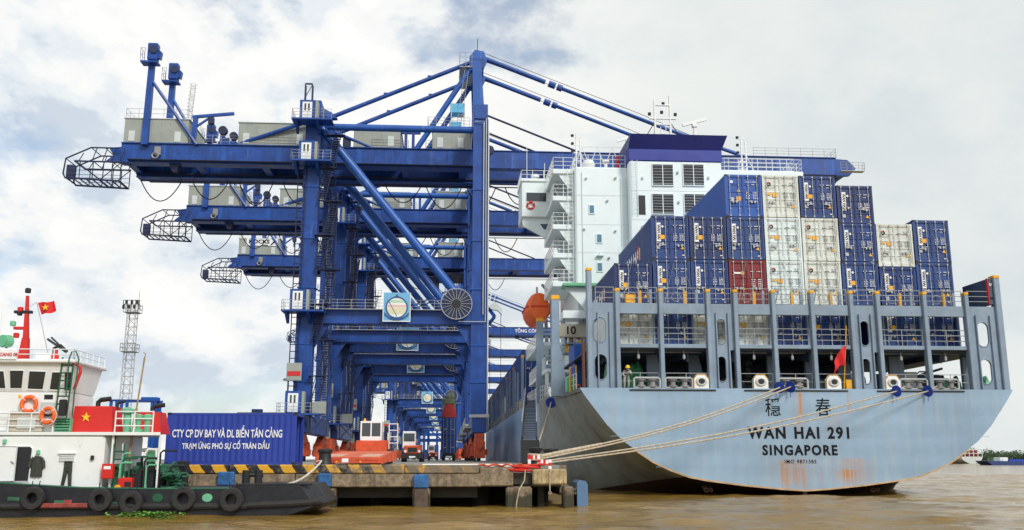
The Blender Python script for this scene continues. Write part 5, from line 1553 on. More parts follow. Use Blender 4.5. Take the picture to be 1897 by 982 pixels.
# port side of the main deck: pillars, platforms, rail
for px, pyt, pyb, Y_ in ((1028, 556, 640, 64.5), (1000, 597, 690, 78.0)):
    a, b = at(px, pyt, Y=Y_), at(px, pyb, Y=Y_)
    zd = section(Y_)[0][1] - .25
    q = SP('side_pillar', MB().bbox(a.x - .28, a.x + .28, Y_ - .3, Y_ + .3, zd, a.z, .03).prism([(a.x - .3, b.z - .1), (a.x + .3, b.z - .1), (a.x + .85, zd), (a.x - .3, zd)], 'y', Y_ - .35, Y_ + .35), 'shipgrey')
    SP('pillar_cap', MB().bbox(a.x - .29, a.x + .29, Y_ - .31, Y_ + .31, a.z + .002, a.z + .3, .03), 'yellow', parent=q)
rl_pts = []
for y in (59.5, 62, 65, 69, 74, 80, 88):
    s0 = section(y)[0]
    rl_pts.append((SCX - s0[0] + .12, y, s0[1]))
SP('side_rail', MB().rail(rl_pts, 1.05, 1.1, 3, .028), 'white')
for x0, x1, y0, y1, py, lab in ((7.6, 10.2, 74.5, 90, 690, None), (7.5, 10.0, 79, 92, 640, None)):
    z = at(1000, py, Y=y0).z
    q = SP('side_platform', MB().bbox(x0, x1, y0, y1, z, z + .3, .04).prism([(x0, z), (x0 + .25, z), (x0 + .25, 7.0), (x0, 7.0)], 'y', y0 + .1, y0 + .4).prism([(x1 - .3, z), (x1, z), (x1, 7.0), (x1 - .3, 7.0)], 'y', y0 + .1, y0 + .4), 'house')
    SP('platform_rail', MB().rail([(x1, y0 + .05, z + .3), (x0 + .05, y0 + .05, z + .3), (x0 + .05, y1, z + .3)], 1.05, 1.0, 3, .03), 'white', parent=q)
z = at(1055, 613, Y=71.5).z
a, b = at(1033, 613, Y=71.5), at(1100, 613, Y=71.5)
SP('bay_number_beam', MB().bbox(a.x, b.x, 71.4, 71.8, z - .5, z + .5, .04), mat('bay_beam_tan', (0.36, 0.34, 0.27), .6))
text_part(ship, 'bay_number', '10', 'btext', (at(1057, 613, Y=71.4).x, 71.38, z), .85, .015)
SP('green_platform', MB().bbox(8.6, 12.5, 70.5, 72.3, at(1050, 528, Y=71).z - .15, at(1050, 528, Y=71).z + .1, .03), 'mint')
SP('platform_knee', MB().prism([(8.8, at(1050, 528, Y=71).z - .16), (10.4, at(1050, 528, Y=71).z - .16), (10.4, at(1050, 575, Y=71).z)], 'y', 71.0, 71.2), 'house')
SP('lower_house_platform', MB().bbox(8.6, 10.4, 71.0, 72.9, at(1050, 585, Y=71).z - .2, at(1050, 575, Y=71).z, .04), 'house')
rz0, rz1 = at(1050, 655, Y=71.5).z, at(1050, 590, Y=71.5).z
rk = SP('equipment_rack', MB().bar((8.75, 71.5, rz0), (8.75, 71.5, rz1), .1).bar((10.25, 71.5, rz0), (10.25, 71.5, rz1), .1).box(8.7, 10.3, 71.5, 72.9, rz0, rz0 + .08).box(8.7, 10.3, 71.5, 72.9, (rz0 + rz1) / 2 - .6, (rz0 + rz1) / 2 - .52), 'shipgrey')
rg = random.Random(8)
for k in range(14):
    x_, z_ = 8.85 + .32 * (k % 4) + rg.uniform(-.05, .05), (rz0 + .09 if k < 7 else (rz0 + rz1) / 2 - .51) + (.34 if k % 7 > 3 else 0)
    SP('stored_gear', MB().bbox(x_, x_ + rg.uniform(.18, .3), 71.6 + rg.random() * .5, 72.4, z_, z_ + rg.uniform(.2, .5), .03), rg.choice(('ysign', 'shipin', 'orange', 'rope', 'dark', 'galv')), parent=rk)
SP('side_tank', MB().bbox(8.75, 9.45, 66, 69, 7.0, 10.2, .08), 'cblue2')
SP('deck_locker', MB().bbox(7.75, 8.4, 62.2, 63.2, 6.5, 7.5, .05), 'mint')
SP('yellow_frame', MB().tube([(7.85, 61.3, 6.45), (7.85, 61.3, 8.0), (8.3, 61.6, 8.2), (8.3, 61.6, 6.45)], .06, 5), 'yellow')
a = at(1074, 645, Y=58.0)
SP('fender_strip', MB().bbox(8.18, 8.36, FY0 - .1, FY0 + .2, 6.46, 9.3, .04), mat('brown_strip', (0.10, 0.035, 0.02), .6))
# boat davit
a, b = at(1035, 600, Y=82), at(1008, 527, Y=82)
SP('davit', MB().bar((8.6, 82, 9.0), (9.0, 82, 13.0), .35).bar((9.0, 82, 13.0), (b.x + .6, 82, b.z - 1.0), .3).bar((b.x + .6, 82, b.z - 1), (b.x - .2, 82, b.z), .22).bar((8.6, 87, 9.0), (9.0, 87, 13.0), .35).bar((9.0, 87, 13.0), (b.x + .6, 87, b.z - 1.0), .3), 'shipgrey')
# accommodation ladder along the side
al = MB()
pa, pb = Vector((4.6, 54.5, 3.3)), Vector((6.5, 75.5, 6.75))
t_ = Thing('accommodation_ladder', 'black ship ladder with treads leading up the ship side from the quay', 'gangway', (4.6, 54.5, DECK))
for o in (-.42, .42):
    t_.part('stringer', MB().bar(pa + Vector((o, 0, 0)), pb + Vector((o, 0, 0)), .08, .3), 'dark')
    t_.part('hand_rail', MB().tube([pa + Vector((o, 0, 1)), pb + Vector((o, 0, 1))], .03, 4), 'galv')
for k in range(26):
    c = pa.lerp(pb, (k + .5) / 26)
    t_.part('tread', MB().box(c.x - .38, c.x + .38, c.y - .16, c.y + .16, c.z - .02, c.z + .03), 'dark')
t_.part('foot_platform', MB().bbox(4.1, 5.1, 53.6, 54.6, DECK + .01, 3.25, .04), 'dark', label='black platform box under the foot of the ladder')

# lifeboat, hanging in its davit
bc = at(993, 578, Y=84)
bx, bz = bc.x, bc.z
t_ = Thing('lifeboat', 'orange enclosed lifeboat hanging in its davit beside the deckhouse', 'lifeboat', (bx, 84, bz - 1.3))
prof = [(0.0, -1.32), (.45, -1.2), (.85, -.85), (1.1, -.4), (1.16, -.1), (1.1, .02), (1.02, .35), (.84, .85), (.6, 1.16), (.32, 1.3), (0, 1.34)]
rows = []
for y, s_ in ((80.85, .25), (80.92, .72), (81.15, .88), (82.0, .98), (83.4, 1), (84.8, 1), (86.0, .9), (86.8, .55), (87.0, .1)):
    ring = [(bx + b_ * s_, y, bz + z * (.55 + .45 * s_)) for b_, z in prof] + [(bx - b_ * s_, y, bz + z * (.55 + .45 * s_)) for b_, z in prof[-2:0:-1]]
    rows.append(ring)
hb = MB().grid(rows, True); hb.f += [tuple(range(len(prof) * 2 - 2))[::-1]]
t_.part('hull', hb, 'lifeorange', sm=True)
t_.part('rubbing_strake', MB().tube([(bx - 1.0, 80.95, bz + .04), (bx - 1.15, 82.5, bz + .04), (bx - 1.17, 85, bz + .04), (bx - .9, 86.5, bz + .04)], .07, 6).tube([(bx - .72, 80.86, bz + .03), (bx + .72, 80.86, bz + .03)], .06, 6), 'red')
t_.part('hatch', MB().bbox(bx - .3, bx + .3, 80.86, 80.98, bz + .25, bz + .75, .05), 'red')
t_.part('lifting_hook', MB().tube([(bx, 83, bz + 1.25), (bx, 83, bz + 2.1)], .08, 6), 'steel')
# life ring on the bridge wing
t_ = Thing('life_ring', 'red and white life ring hung on the bridge wing of the ship', 'life ring', (lr.x, WY - .08, lr.z - .3))
t_.part('ring', MB().torus((lr.x, WY - .1, lr.z), (0, 1, 0), .3, .09, 20, 8), 'red', sm=True)
for k in range(4):
    a_ = math.pi / 4 + k * math.pi / 2
    t_.part('band', MB().torus((lr.x + .3 * math.cos(a_), WY - .1, lr.z + .3 * math.sin(a_)), (-math.sin(a_), 0, math.cos(a_)), .085, .02, 10, 5), 'white')

# ================================================================ containers
CW = 2.438


def corrugated(L_, h, side=-1, pitch=.278, depth=.036):
    """side wall of a container: trapezoidal corrugation running along y"""
    mb = MB()
    n = int((L_ - .3) / pitch)
    x = side * (CW / 2 - .012)
    pr = []
    for k in range(n):
        y = .15 + k * pitch
        for f, d in ((0, 0), (.25, 0), (.5, 1), (.75, 1)):
            pr.append((y + f * pitch, x - side * depth * d))
    pr.append((L_ - .15, x))
    rows = [[(px_, y_, .16) for y_, px_ in pr], [(px_, y_, h - .12) for y_, px_ in pr]]
    if side > 0:
        rows = rows[::-1]
    return mb.grid(rows[::-1])


CMESH = {}


def container_meshes(h, L_=12.19):
    key = (h, L_)
    if key in CMESH:
        return CMESH[key]
    d = {}
    hw = CW / 2
    fr = MB()
    for s_ in (-1, 1):
        xa, xb = (-hw, -hw + .11) if s_ < 0 else (hw - .11, hw)
        fr.box(xa, xb, 0, .15, .12, h - .12).box(xa, xb, L_ - .15, L_, .12, h - .12)
        fr.box(xa + .03 * (s_ < 0), xb - .03 * (s_ > 0), .15, L_ - .15, 0.02, .155).box(xa + .03 * (s_ < 0), xb - .03 * (s_ > 0), .15, L_ - .15, h - .115, h - .01)
    fr.box(-hw + .11, hw - .11, .01, .12, .02, .15).box(-hw + .11, hw - .11, .01, .12, h - .13, h - .01)
    fr.box(-hw + .1, hw - .1, L_ - .1, L_ - .02, .02, h - .02)
    d['frame'] = fr.mesh('frame')
    cc = MB()
    for x in (-hw, hw - .162):
        for y in (-.005, L_ - .173):
            for z in (0, h - .118):
                cc.box(x - .003, x + .165, y, y + .178, z, z + .118)
    d['corner_casting'] = cc.mesh('corner_casting')
    d['side_l'] = corrugated(L_, h, -1).mesh('side_panel')
    d['side_r'] = corrugated(L_, h, 1).mesh('side_panel')
    d['roof'] = MB().box(-hw + .08, hw - .08, .12, L_ - .05, h - .06, h - .03).mesh('roof_panel')
    # door leaf: frame bars and recessed ribbed panel
    z0, z1 = .16, h - .14
    dl = MB()
    wl = hw - .125
    prof, z = [], z0 + .06
    nb = 5
    step = (z1 - z0 - .12) / nb
    for k in range(nb):
        a = z0 + .06 + k * step
        prof += [(a, 0), (a + .07, 0), (a + .11, .035), (a + step - .04, .035)]
    prof.append((z1 - .06, 0))
    dl.grid([[(.06, .05 + y, zz) for zz, y in prof], [(wl - .06, .05 + y, zz) for zz, y in prof]])
    dl.box(0.008, .06, .03, .09, z0, z1).box(wl - .06, wl, .03, .09, z0, z1).box(.06, wl - .06, .03, .09, z0, z0 + .06).box(.06, wl - .06, .03, .09, z1 - .06, z1)
    d['door_r'] = dl.mesh('door')
    dm = MB(); dm.v = [(-x, y, zz) for x, y, zz in dl.v]; dm.f = [f[::-1] for f in dl.f]
    d['door_l'] = dm.mesh('door')
    rd = MB().tube([(0, 0, .05), (0, 0, h - .06)], .020, 6)
    for zz in (.10, h - .11):
        rd.box(-.04, .04, -.025, .04, zz - .05, zz + .05)
    for zz in (.55, 1.25, h - .75):
        rd.box(-.038, .038, -.012, .035, zz - .03, zz + .03)
    d['rod'] = rd.mesh('lock_rod')
    d['handle'] = MB().bar((0, -.03, .95), (.42, -.03, .90), .03, .05).box(.36, .46, -.05, .03, .82, .98).mesh('handle')
    me = d['handle'].copy(); me.transform(Matrix.Diagonal((-1, 1, 1, 1))); me.flip_normals(); d['handle_m'] = me
    CMESH[key] = d
    return d


def dashes(rows_, m_name, seed):
    """blocks of small print, too small to read in the photograph"""
    rg = random.Random(seed)
    mb = MB()
    for x0, x1, z0, z1, n in rows_:
        hh = (z1 - z0) / n
        for k in range(n):
            x = x0
            while x < x1 - .03:
                w_ = rg.uniform(.03, .06)
                mb.box(x, min(x1, x + w_), -.004, 0, z0 + hh * k + hh * .25, z0 + hh * k + hh * .70)
                x += w_ + rg.choice((.02, .02, .06))
    return mb


MARK = {}


def put_mark(c, name, key, maker, m, parent, y=.03, loc=(0, 0)):
    if key not in MARK:
        me = maker().mesh(name)
        me.materials.append(M[m])
        MARK[key] = me
    o = bpy.data.objects.new(name, MARK[key])
    col.objects.link(o)
    o.parent = parent
    o.location = (loc[0], y, loc[1])
    if name == 'small_print':
        o['kind'] = 'stuff'
    return o


def with_mat(me, m, key):
    k = (me.name_full, key)
    if k not in MARK:
        q = me.copy()
        q.name = me.name
        q.materials.append(M[m])
        MARK[k] = q
    return MARK[k]


def make_container(kind, loc, h, label, L_=12.19, group='containers stacked on the stern of the ship', doors=True, marks=True, seed=0, group_far=None):
    body = {'navy': ('cblue', 'cblue_b', 'cblue', 'cblue_c', 'cblue_b')[seed % 5], 'blue': 'cblue2', 'white': 'cwhite', 'cool': 'cwhite2', 'red': 'cred', 'grey': 'shipgrey'}[kind]
    d = container_meshes(h, L_)
    t = Thing('shipping_container', label, 'container', loc, 0, group, world=False)
    P = lambda nm, key, m=body, parent=None: t.part(nm, with_mat(d[key], m, m), m, parent)
    P('frame', 'frame'); P('side_panel', 'side_l'); P('side_panel', 'side_r'); P('roof_panel', 'roof')
    P('corner_castings', 'corner_casting', 'dark' if kind in ('navy', 'blue') else body)
    if not doors:
        return t
    dl, dr = P('door', 'door_l'), P('door', 'door_r')
    rodm = 'galv'
    for x, dd, hd in ((-.92, dl, 'handle'), (-.32, dl, 'handle_m'), (.32, dr, 'handle'), (.92, dr, 'handle_m')):
        o = P('lock_rod', 'rod', rodm, dd); o.location = (x, -.005, 0)
        o = P('handle', hd, rodm, dd); o.location = (x, -.005, random.choice((0, .12)))
    if not marks:
        return t
    if kind == 'navy':
        put_mark(t, 'name_plate', ('np', h), lambda: MB().box(-.98 + .10, -.98 + .36, -.006, 0, h - 1.72, h - .46), 'ctext', dl, .028)
        me = text_mesh('WAN HAI', .25, .008, .92).copy() if 'wh' not in MARK else MARK['wh']
        if 'wh' not in MARK:
            me.transform(Matrix.Rotation(R(90), 4, 'Y')); me.materials.append(M['btext']); MARK['wh'] = me
        o = bpy.data.objects.new('plate_lettering', me); col.objects.link(o); o.parent = dl; o.location = (-.755, .018, h - 1.09)
        put_mark(t, 'round_mark', 'dot', lambda: MB().disc((0, -.003, 0), (0, 1, 0), .075, .006, 14), 'ctext', dl, .026, (-.50, h - .72))
        if seed % 3 != 1:
            put_mark(t, 'yellow_sticker', 'ys', lambda: MB().box(-.15, .15, -.006, 0, -.14, .14), 'ysign', dl, .026, (-.52, h - 1.42))
        put_mark(t, 'grey_sticker', 'gs', lambda: MB().box(-.10, .10, -.006, 0, -.11, .11), 'gsign', dl, .026, (-.80, h - 2.1))
        put_mark(t, 'small_print', 'num', lambda: dashes([(.10, .42, -.06, .06, 1), (.50, .78, -.06, .06, 1), (.50, .70, -.24, -.12, 1), (.84, .88, -.06, .06, 1)], 'x', 3), 'ctext', dr, .026, (.12, h - .62))
        put_mark(t, 'small_print', 'tare', lambda: dashes([(0, .24, 0, .52, 5), (.40, .72, 0, .52, 6)], 'x', 4), 'ctext', dr, .026, (.22, h - 1.68))
        put_mark(t, 'warning_triangle', 'tri', lambda: MB().prism([(-.12, -.1), (.12, -.1), (0, .12)], 'y', -.006, 0), 'ysign', dr, .026, (.78, h - 2.12))
        put_mark(t, 'owner_tag', 'tag', lambda: MB().box(-.1, .1, -.006, 0, -.03, .03), 'ctext', dr, .026, (.85, h - 2.62))
    elif kind == 'blue':
        put_mark(t, 'round_mark', 'dot2', lambda: MB().disc((0, -.003, 0), (0, 1, 0), .1, .006, 14), 'ctext', dl, .026, (-.78, h - .5))
        put_mark(t, 'warning_triangle', 'tri', lambda: MB().prism([(-.12, -.1), (.12, -.1), (0, .12)], 'y', -.006, 0), 'ysign', dl, .026, (-.32, h - 1.08))
        put_mark(t, 'yellow_sticker', 'ys', lambda: MB().box(-.15, .15, -.006, 0, -.14, .14), 'ysign', dl, .026, (-.34, h - 1.65))
        put_mark(t, 'grey_sticker', 'gs', lambda: MB().box(-.10, .10, -.006, 0, -.11, .11), 'gsign', dl, .026, (-.75, h - 1.68))
        put_mark(t, 'small_print', 'num3', lambda: dashes([(.0, .75, -.06, .06, 1), (.40, .60, -.24, -.12, 1), (0, .24, -1.2, -.65, 5), (.45, .75, -1.2, -.65, 5)], 'x', 8), 'ctext', dr, .026, (.18, h - .5))
    elif kind in ('white', 'cool'):
        put_mark(t, 'ring_mark', 'rm', lambda: MB().disc((0, -.004, 0), (.2, 1, 0), .13, .006, 18, .06, 1.15), 'btext', dl, .024, (-.78, h - .62))
        put_mark(t, 'ring_mark_half', 'rmh', lambda: MB().prism([(-.15, .02), (.13, .1), (.05, .15), (-.12, .13)], 'y', -.012, -.008), 'rtext', dl, .024, (-.78, h - .62))
        put_mark(t, 'small_print', 'wnum', lambda: dashes([(-.98, -.45, -.93, -.82, 1)], 'x', 5), 'dtext', dl, .024, (0, h))
        put_mark(t, 'yellow_sticker', 'ys2', lambda: MB().box(-.19, .15, -.006, 0, -.14, .14), 'ysign', dl, .024, (-.35, h - 1.35))
        put_mark(t, 'orange_sticker', 'ys3', lambda: MB().box(-.13, .13, -.006, 0, -.06, .06), 'ysign', dl, .024, (-.78, h - 1.3))
        put_mark(t, 'small_print', 'wt', lambda: dashes([(.15, .45, -.72, -.6, 1), (.62, .95, -.72, -.48, 2), (.2, .5, -1.6, -1.15, 4), (.68, .98, -1.6, -1.15, 4)], 'x', 6), 'dtext', dr, .024, (0, h))
        put_mark(t, 'grey_sticker', 'gs', lambda: MB().box(-.10, .10, -.006, 0, -.11, .11), 'gsign', dl, .024, (-.75, h - 2.1))
        put_mark(t, 'warning_triangle', 'tri', lambda: MB().prism([(-.12, -.1), (.12, -.1), (0, .12)], 'y', -.006, 0), 'ysign', dr, .024, (.8, h - 2.12))
    elif kind == 'red':
        put_mark(t, 'bar_mark', 'bm', lambda: MB().box(-.25, .25, -.006, 0, -.06, .06).box(-.25, -.18, -.006, 0, -.12, .12), 'ctext', dl, .026, (-.72, h - .85))
        put_mark(t, 'round_mark', 'dot3', lambda: MB().disc((0, -.003, 0), (0, 1, 0), .13, .006, 16), 'ysign', dl, .026, (-.34, h - .85))
        put_mark(t, 'warning_triangle', 'tri', lambda: MB().prism([(-.12, -.1), (.12, -.1), (0, .12)], 'y', -.006, 0), 'ysign', dl, .026, (-.34, h - 1.85))
        put_mark(t, 'small_print', 'rn', lambda: dashes([(.2, .5, -.8, -.68, 1), (.6, .95, -.8, -.68, 1), (.25, .5, -1.9, -1.2, 5), (.68, .95, -1.9, -1.2, 5)], 'x', 7), 'ctext', dr, .026, (0, h))
    return t


EDGE = [10.50, 13.02, 15.53, 18.03, 20.54, 23.06, 25.58, 28.10, 30.62]
HC, STD = 2.896, 2.591
CF = 59.15            # door faces of the stern stow
ORD = ('leftmost', 'second from left', 'third from left', 'fourth from left', 'fifth from left', 'sixth from left', 'seventh from left', 'eighth from left', 'rightmost')
CNAME = {'navy': 'navy blue', 'blue': 'bright blue', 'white': 'off-white', 'cool': 'cool white', 'red': 'dark red'}
rows_c = [
    # tier 0, seen through the stern openings
    (['white', 'navy', 'white', 'white', 'navy', 'navy', None, 'navy', 'navy'], 'seen through the stern frame below the walkway'),
    (['navy', 'navy', 'navy', 'red', 'cool', 'white', 'navy', 'navy', 'navy'], 'in the lowest full tier above the stern walkway'),
    ([None, 'navy', 'navy', 'navy', 'cool', 'white', 'navy', 'white', 'navy'], 'in the middle tier of the stern stack'),
    ([None, None, None, 'blue', 'white', 'navy', 'navy', None, None], 'in the top tier of the stern stack'),
]
tops = [9.09] * 9
seed_ = 0
for tier, (kinds, where) in enumerate(rows_c):
    present = [k for k in range(9) if kinds[k]]
    for k in range(9):
        if not kinds[k]:
            if tier == 0:
                tops[k] = 9.09 + HC + .012
            continue
        h = HC
        if (tier in (2, 3) and k == 6) or (tier == 1 and k in (0, 7)):
            h = STD
        cx = EDGE[k] + 2.515 / 2
        rank = present.index(k)
        sp_ = ('leftmost' if rank == 0 else 'rightmost' if rank == len(present) - 1 else ('second', 'third', 'fourth', 'fifth', 'sixth', 'seventh', 'eighth')[rank - 1] + ' from the left')
        make_container(kinds[k], (cx + random.uniform(-.012, .012), CF + random.uniform(0, .05) + (0.1 if tier == 0 else 0), tops[k]), h, CNAME[kinds[k]] + ' container ' + where + ', ' + sp_, seed=seed_)
        tops[k] += h + .012
        seed_ += 1
        if kinds[k] == 'navy' and k <= 1 and tier in (1, 2):
            pass
# painted letters on the long sides that show at the left of the stack
for x, z, sc_ in ((13.02, 16.0, 1.0), (10.50, 13.1, 1.0)):
    t_ = None
for o in list(bpy.data.objects):
    if o.name.startswith('shipping_container') and 'leftmost' in o['label'] and ('middle tier' in o['label'] or 'lowest full' in o['label']):
        me = text_mesh('WAN HAI', 1.15, .03, 1.35).copy()
        me.materials.append(M['ctext'])
        q = bpy.data.objects.new('side_lettering', me); col.objects.link(q); q.parent = o
        q.location = (-CW / 2 - .012, 7.2, 1.15); q.rotation_euler = (0, 0, R(-90))
        me2 = MB().prism([(-.3, -.5), (.15, -.5), (.3, .5), (-.15, .5)], 'x', -.006, 0).mesh('red_side_mark'); me2.materials.append(M['rtext'])
        q2 = bpy.data.objects.new('red_side_mark', me2); col.objects.link(q2); q2.parent = o; q2.location = (-CW / 2 - .018, 4.3, 1.3)
# cell guide posts between the lower containers
for k, x in enumerate(EDGE + [33.14]):
    SP('cell_guide', MB().bbox(x - .05, x + .05, CF - .05, CF + .25, 8.95, 11.7, .01), 'shipgrey')
SP('stow_deck', MB().box(9.5, 34.2, FY0 + .62, 72.5, 8.95, 9.05), 'shipgrey')

# containers further forward, along the port side
rg = random.Random(3)
for b_ in range(7):
    y0 = 97 + b_ * 13.3
    for tier in range(2 if b_ else 2):
        kd = ('navy', 'navy', 'navy', 'navy', 'white', 'navy', 'blue', 'navy')[(b_ * 2 + tier) % 8]
        make_container(kd, (8.75, y0, 7.45 + tier * 2.91), HC, '%s container forward of the deckhouse, %s tier, %s bay from aft' % (CNAME.get(kd, 'grey'), ('lower', 'upper')[tier], ('first', 'second', 'third', 'fourth', 'fifth', 'sixth', 'seventh')[b_]), group='containers stowed forward of the deckhouse', marks=False)
    SP('lashing_bridge_post', MB().bbox(7.35, 7.6, y0 - .85, y0 - .5, 6.9, 12.3, .02), 'shipgrey')
    SP('lashing_bridge_cap', MB().bbox(7.34, 7.61, y0 - .86, y0 - .49, 12.301, 12.6, .02), 'yellow')
    for yy in (y0 + 3.6, y0 + 8.2):
        SP('stow_post', MB().bbox(7.2, 7.42, yy - .14, yy + .14, 6.9, 10.6 + (yy % 2), .02), 'shipgrey')
    SP('side_deck_rail', MB().rail([(7.28, y0 - .8, 7.1), (7.28, y0 + 12.5, 7.1)], 1.05, 1.8, 3, .03), 'galv')
    SP('lashing_gear_box', MB().bbox(7.3, 7.55, y0 + 1.0, y0 + 2.0, 7.12, 8.0, .03), 'yellow')
    SP('hatch_coaming', MB().bbox(7.9, 35.4, y0, y0 + 12.2, 6.85, 7.44, .03), 'shipgrey')

# ---------------------------------------------------------------- the ship's flag, mooring ropes, rat guards, a crew member
a, b = at(1563, 600, Y=SY + .25), at(1563, 712, Y=SY + .25)
t_ = Thing('ensign', 'drooping red ensign on a staff at the stern rail of the ship', 'flag', (b.x, SY + .25, 6.45))
t_.part('staff', MB().tube([(b.x, SY + .25, 6.44), (a.x, SY - .1, at(1561, 630, Y=SY).z + .9)], .03, 5), 'yellow')
rows = []
zt0 = at(1560, 641, Y=SY).z
for j in range(9):
    f = j / 8
    rows.append([(a.x - .05 - f * .85 * (1 - .2 * g_ / 6) - .04 * g_, SY - .08 + .10 * math.sin(f * 9 + g_ * .8), zt0 - g_ * .21 * (1 - .35 * f) - f * f * 1.0) for g_ in range(7)])
t_.part('cloth', MB().grid(rows), 'flagred', sm=True)

BOL = Vector((4.25, QF + 1.9, DECK))
ropes = [((1467, 716), (4.55, QF + 1.75, DECK + .30), 'upper right of the two mooring ropes leading from the inner pair of rat guards'),
         ((1447, 717), (4.50, QF + 1.80, DECK + .42), 'topmost mooring rope stretched from the stern to the quay'),
         ((1664, 724), (4.60, QF + 1.70, DECK + .18), 'third mooring rope down, crossing the ship name'),
         ((1722, 724), (4.62, QF + 1.66, DECK + .08), 'lowest and longest mooring rope from the outermost rat guard')]
for k, ((px, py), e_, lab) in enumerate(ropes):
    a = at(px, py, Y=SY - .25)
    b = Vector(e_)
    c0 = Vector((a.x + .9, SY + .3, 6.75))
    pts = [c0, a] + [a.lerp(b, f / 14) - Vector((0, 0, .42 * math.sin(math.pi * f / 14))) for f in range(1, 15)] + [Vector((BOL.x - .2, BOL.y, DECK + .3 + .06 * k))]
    if k == 1:
        rope_top = pts
    single('mooring_rope', MB().tube(pts, .043, 7), 'rope', lab, 'rope', 'mooring ropes from the stern to the quay', tuple(b), sm=True)
    d_ = (a.lerp(b, .02) - a).normalized()
    g_ = single('rat_guard', MB().disc(a + d_ * .15, d_, .36, .03, 20, .07).tube([a + d_ * .15 - Vector((0, 0, .3)), a + d_ * .2 - Vector((0, 0, .62))], .02, 4), 'ratblue',
                ('blue rat guard disc, second from the left', 'blue rat guard disc, leftmost on the stern ropes', 'blue rat guard disc, third from the left', 'blue rat guard disc, rightmost on the stern ropes')[k], 'rat guard', 'rat guards on the mooring ropes', tuple(a))
# the splice where the ropes bunch together near the quay
a = at(1040, 852, Y=QF + 3.2)
single('rope_serving', MB().tube(rope_top[12:17], [.06, .085, .095, .09, .07], 8), 'rope', 'thick worn canvas serving round the ropes at the quay edge', 'rope', loc=(4.75, QF + 2.0, DECK), sm=True)
# breast rope down the port quarter
pa_ = at(1026, 726, X=8.05); pb_ = at(966, 815, Y=55.0)
zq = [pa_, pa_.lerp(Vector((4.6, 53, DECK + .4)), .3) - Vector((0, 0, .35)), pa_.lerp(Vector((4.6, 53, DECK + .4)), .65) - Vector((0, 0, .35)), Vector((4.6, 53, DECK + .1))]
single('breast_rope', MB().tube(zq, .05, 6), 'rope', 'mooring rope slanting down the port quarter past the single rat guard', 'rope', loc=(4.6, 53, DECK))
ga = zq[1].lerp(zq[0], .45)
single('rat_guard', MB().disc(ga, (zq[0] - zq[1]), .4, .03, 20, .06), 'ratblue', 'single blue rat guard disc on the rope at the port quarter', 'rat guard', 'rat guards on the mooring ropes', tuple(ga))
single('orange_hose', MB().tube([Vector((8.5, 61.5, 6.9)), pa_ + Vector((.1, 0, .25)), pa_ + Vector((-.05, -.1, -.1)), pa_.lerp(zq[1], .45) + Vector((-.03, 0, .07))], .09, 6), 'orange', 'orange wrapped chafing hose over the ship side at the port quarter', 'hose', loc=tuple(pa_))
chk = SP('port_chock', MB().torus(pa_ + Vector((.15, .1, .05)), (1, 0, .1), .34, .11, 16, 7), 'white', sm=True)

# ================================================================ the tug
TY0, TY1 = 38.7, 43.9
HYT = 39.55                      # near wall of the deckhouse
U = lambda px, py, Y=TY0: at(px, py, Y=Y)
tug = Thing('harbour_tug', 'white and black harbour tug with red star funnels, cut off by the left edge', 'tug', (U(280, 950).x, 41.3, 0))
TP = tug.part
xl = U(-160, 900).x
top = [(xl, U(-160, 885).z)] + [(U(px, py).x, U(px, py).z) for px, py in ((0, 896), (80, 901), (150, 905), (300, 907), (432, 906), (436, 899), (520, 898), (578, 898))]
bot = [(U(px, py).x, U(px, py).z) for px, py in ((594, 921), (603, 932), (600, 940), (561, 953))] + [(U(500, 950).x, -.6), (xl, -.6)]
pro = top + bot
cxm = (xl + bot[1][0]) / 2
rows = []
for y, e_, dz_ in ((TY0 + .25, .0, 0), (TY0, .12, 0), (TY0, .12, 0), (TY0 + .35, 0, 0), (TY1 - .3, 0, 0), (TY1, .4, 0)):
    pass
hull_rows = []
for y, ins in ((TY0, .35), (TY0 + .3, .08), (TY0 + .9, 0), (TY1 - .9, 0), (TY1 - .3, .08), (TY1, .35)):
    hull_rows.append([(x - (ins if x > 0 - 9 else 0) * (1.4 if k >= len(top) - 1 else .3), y, z) for k, (x, z) in enumerate(pro)])
hm = MB().grid(hull_rows[::-1], True)
n = len(pro)
hm.f += [tuple(range(n)), tuple(range(5 * n, 6 * n))[::-1]]
TP('hull', hm, 'tughull')
sx0, sx1 = U(461, 936), U(603, 929)
TP('rubbing_strake', MB().tube([(sx0.x, TY0 - .06, sx0.z), (U(540, 933).x, TY0 - .05, U(540, 933).z), (sx1.x - .15, TY0 + .05, sx1.z)], .13, 8), 'rubber', sm=True)
TP('rubbing_strake', MB().tube([(xl, TY0 - .05, U(0, 938).z), (U(460, 938).x, TY0 - .05, U(460, 938).z)], .12, 8), 'rubber', sm=True)
for px0, px1, py, c_ in ((78, 165, 937, 'red'), (14, 36, 925, 'green'), (100, 118, 931, 'green'), (118, 133, 930, 'red'), (206, 216, 934, 'green')):
    a, b = U(px0, py), U(px1, py)
    TP('worn_paint_patch', MB().bbox(a.x, b.x, TY0 - .02, TY0 + .02, a.z - .06, a.z + .08, .01) if py < 936 else MB().bbox(a.x, b.x, TY0 - .19, TY0 - .03, a.z - .08, a.z + .1, .03), mat('worn_%s_paint' % c_, (0.30, 0.05, 0.04) if c_ == 'red' else (0.03, 0.13, 0.07), .7, var=.5, vscale=5, dirt=.5))
TP('bulwark_cap', MB().tube([(x, TY0 + .04, z + .02) for x, z in top[6:]], .05, 6), 'tughull')
TP('bulwark_cap', MB().tube([(x, TY0 + .04, z + .02) for x, z in top[:6]], .05, 6), 'green')
for px in (292, 384):
    a = U(px, 923)
    TP('freeing_port', MB().disc((a.x, TY0 - .004, a.z + .02), (0, 1, 0), .16, .03, 16, 0, 1.25), 'mint' if px > 300 else 'green')
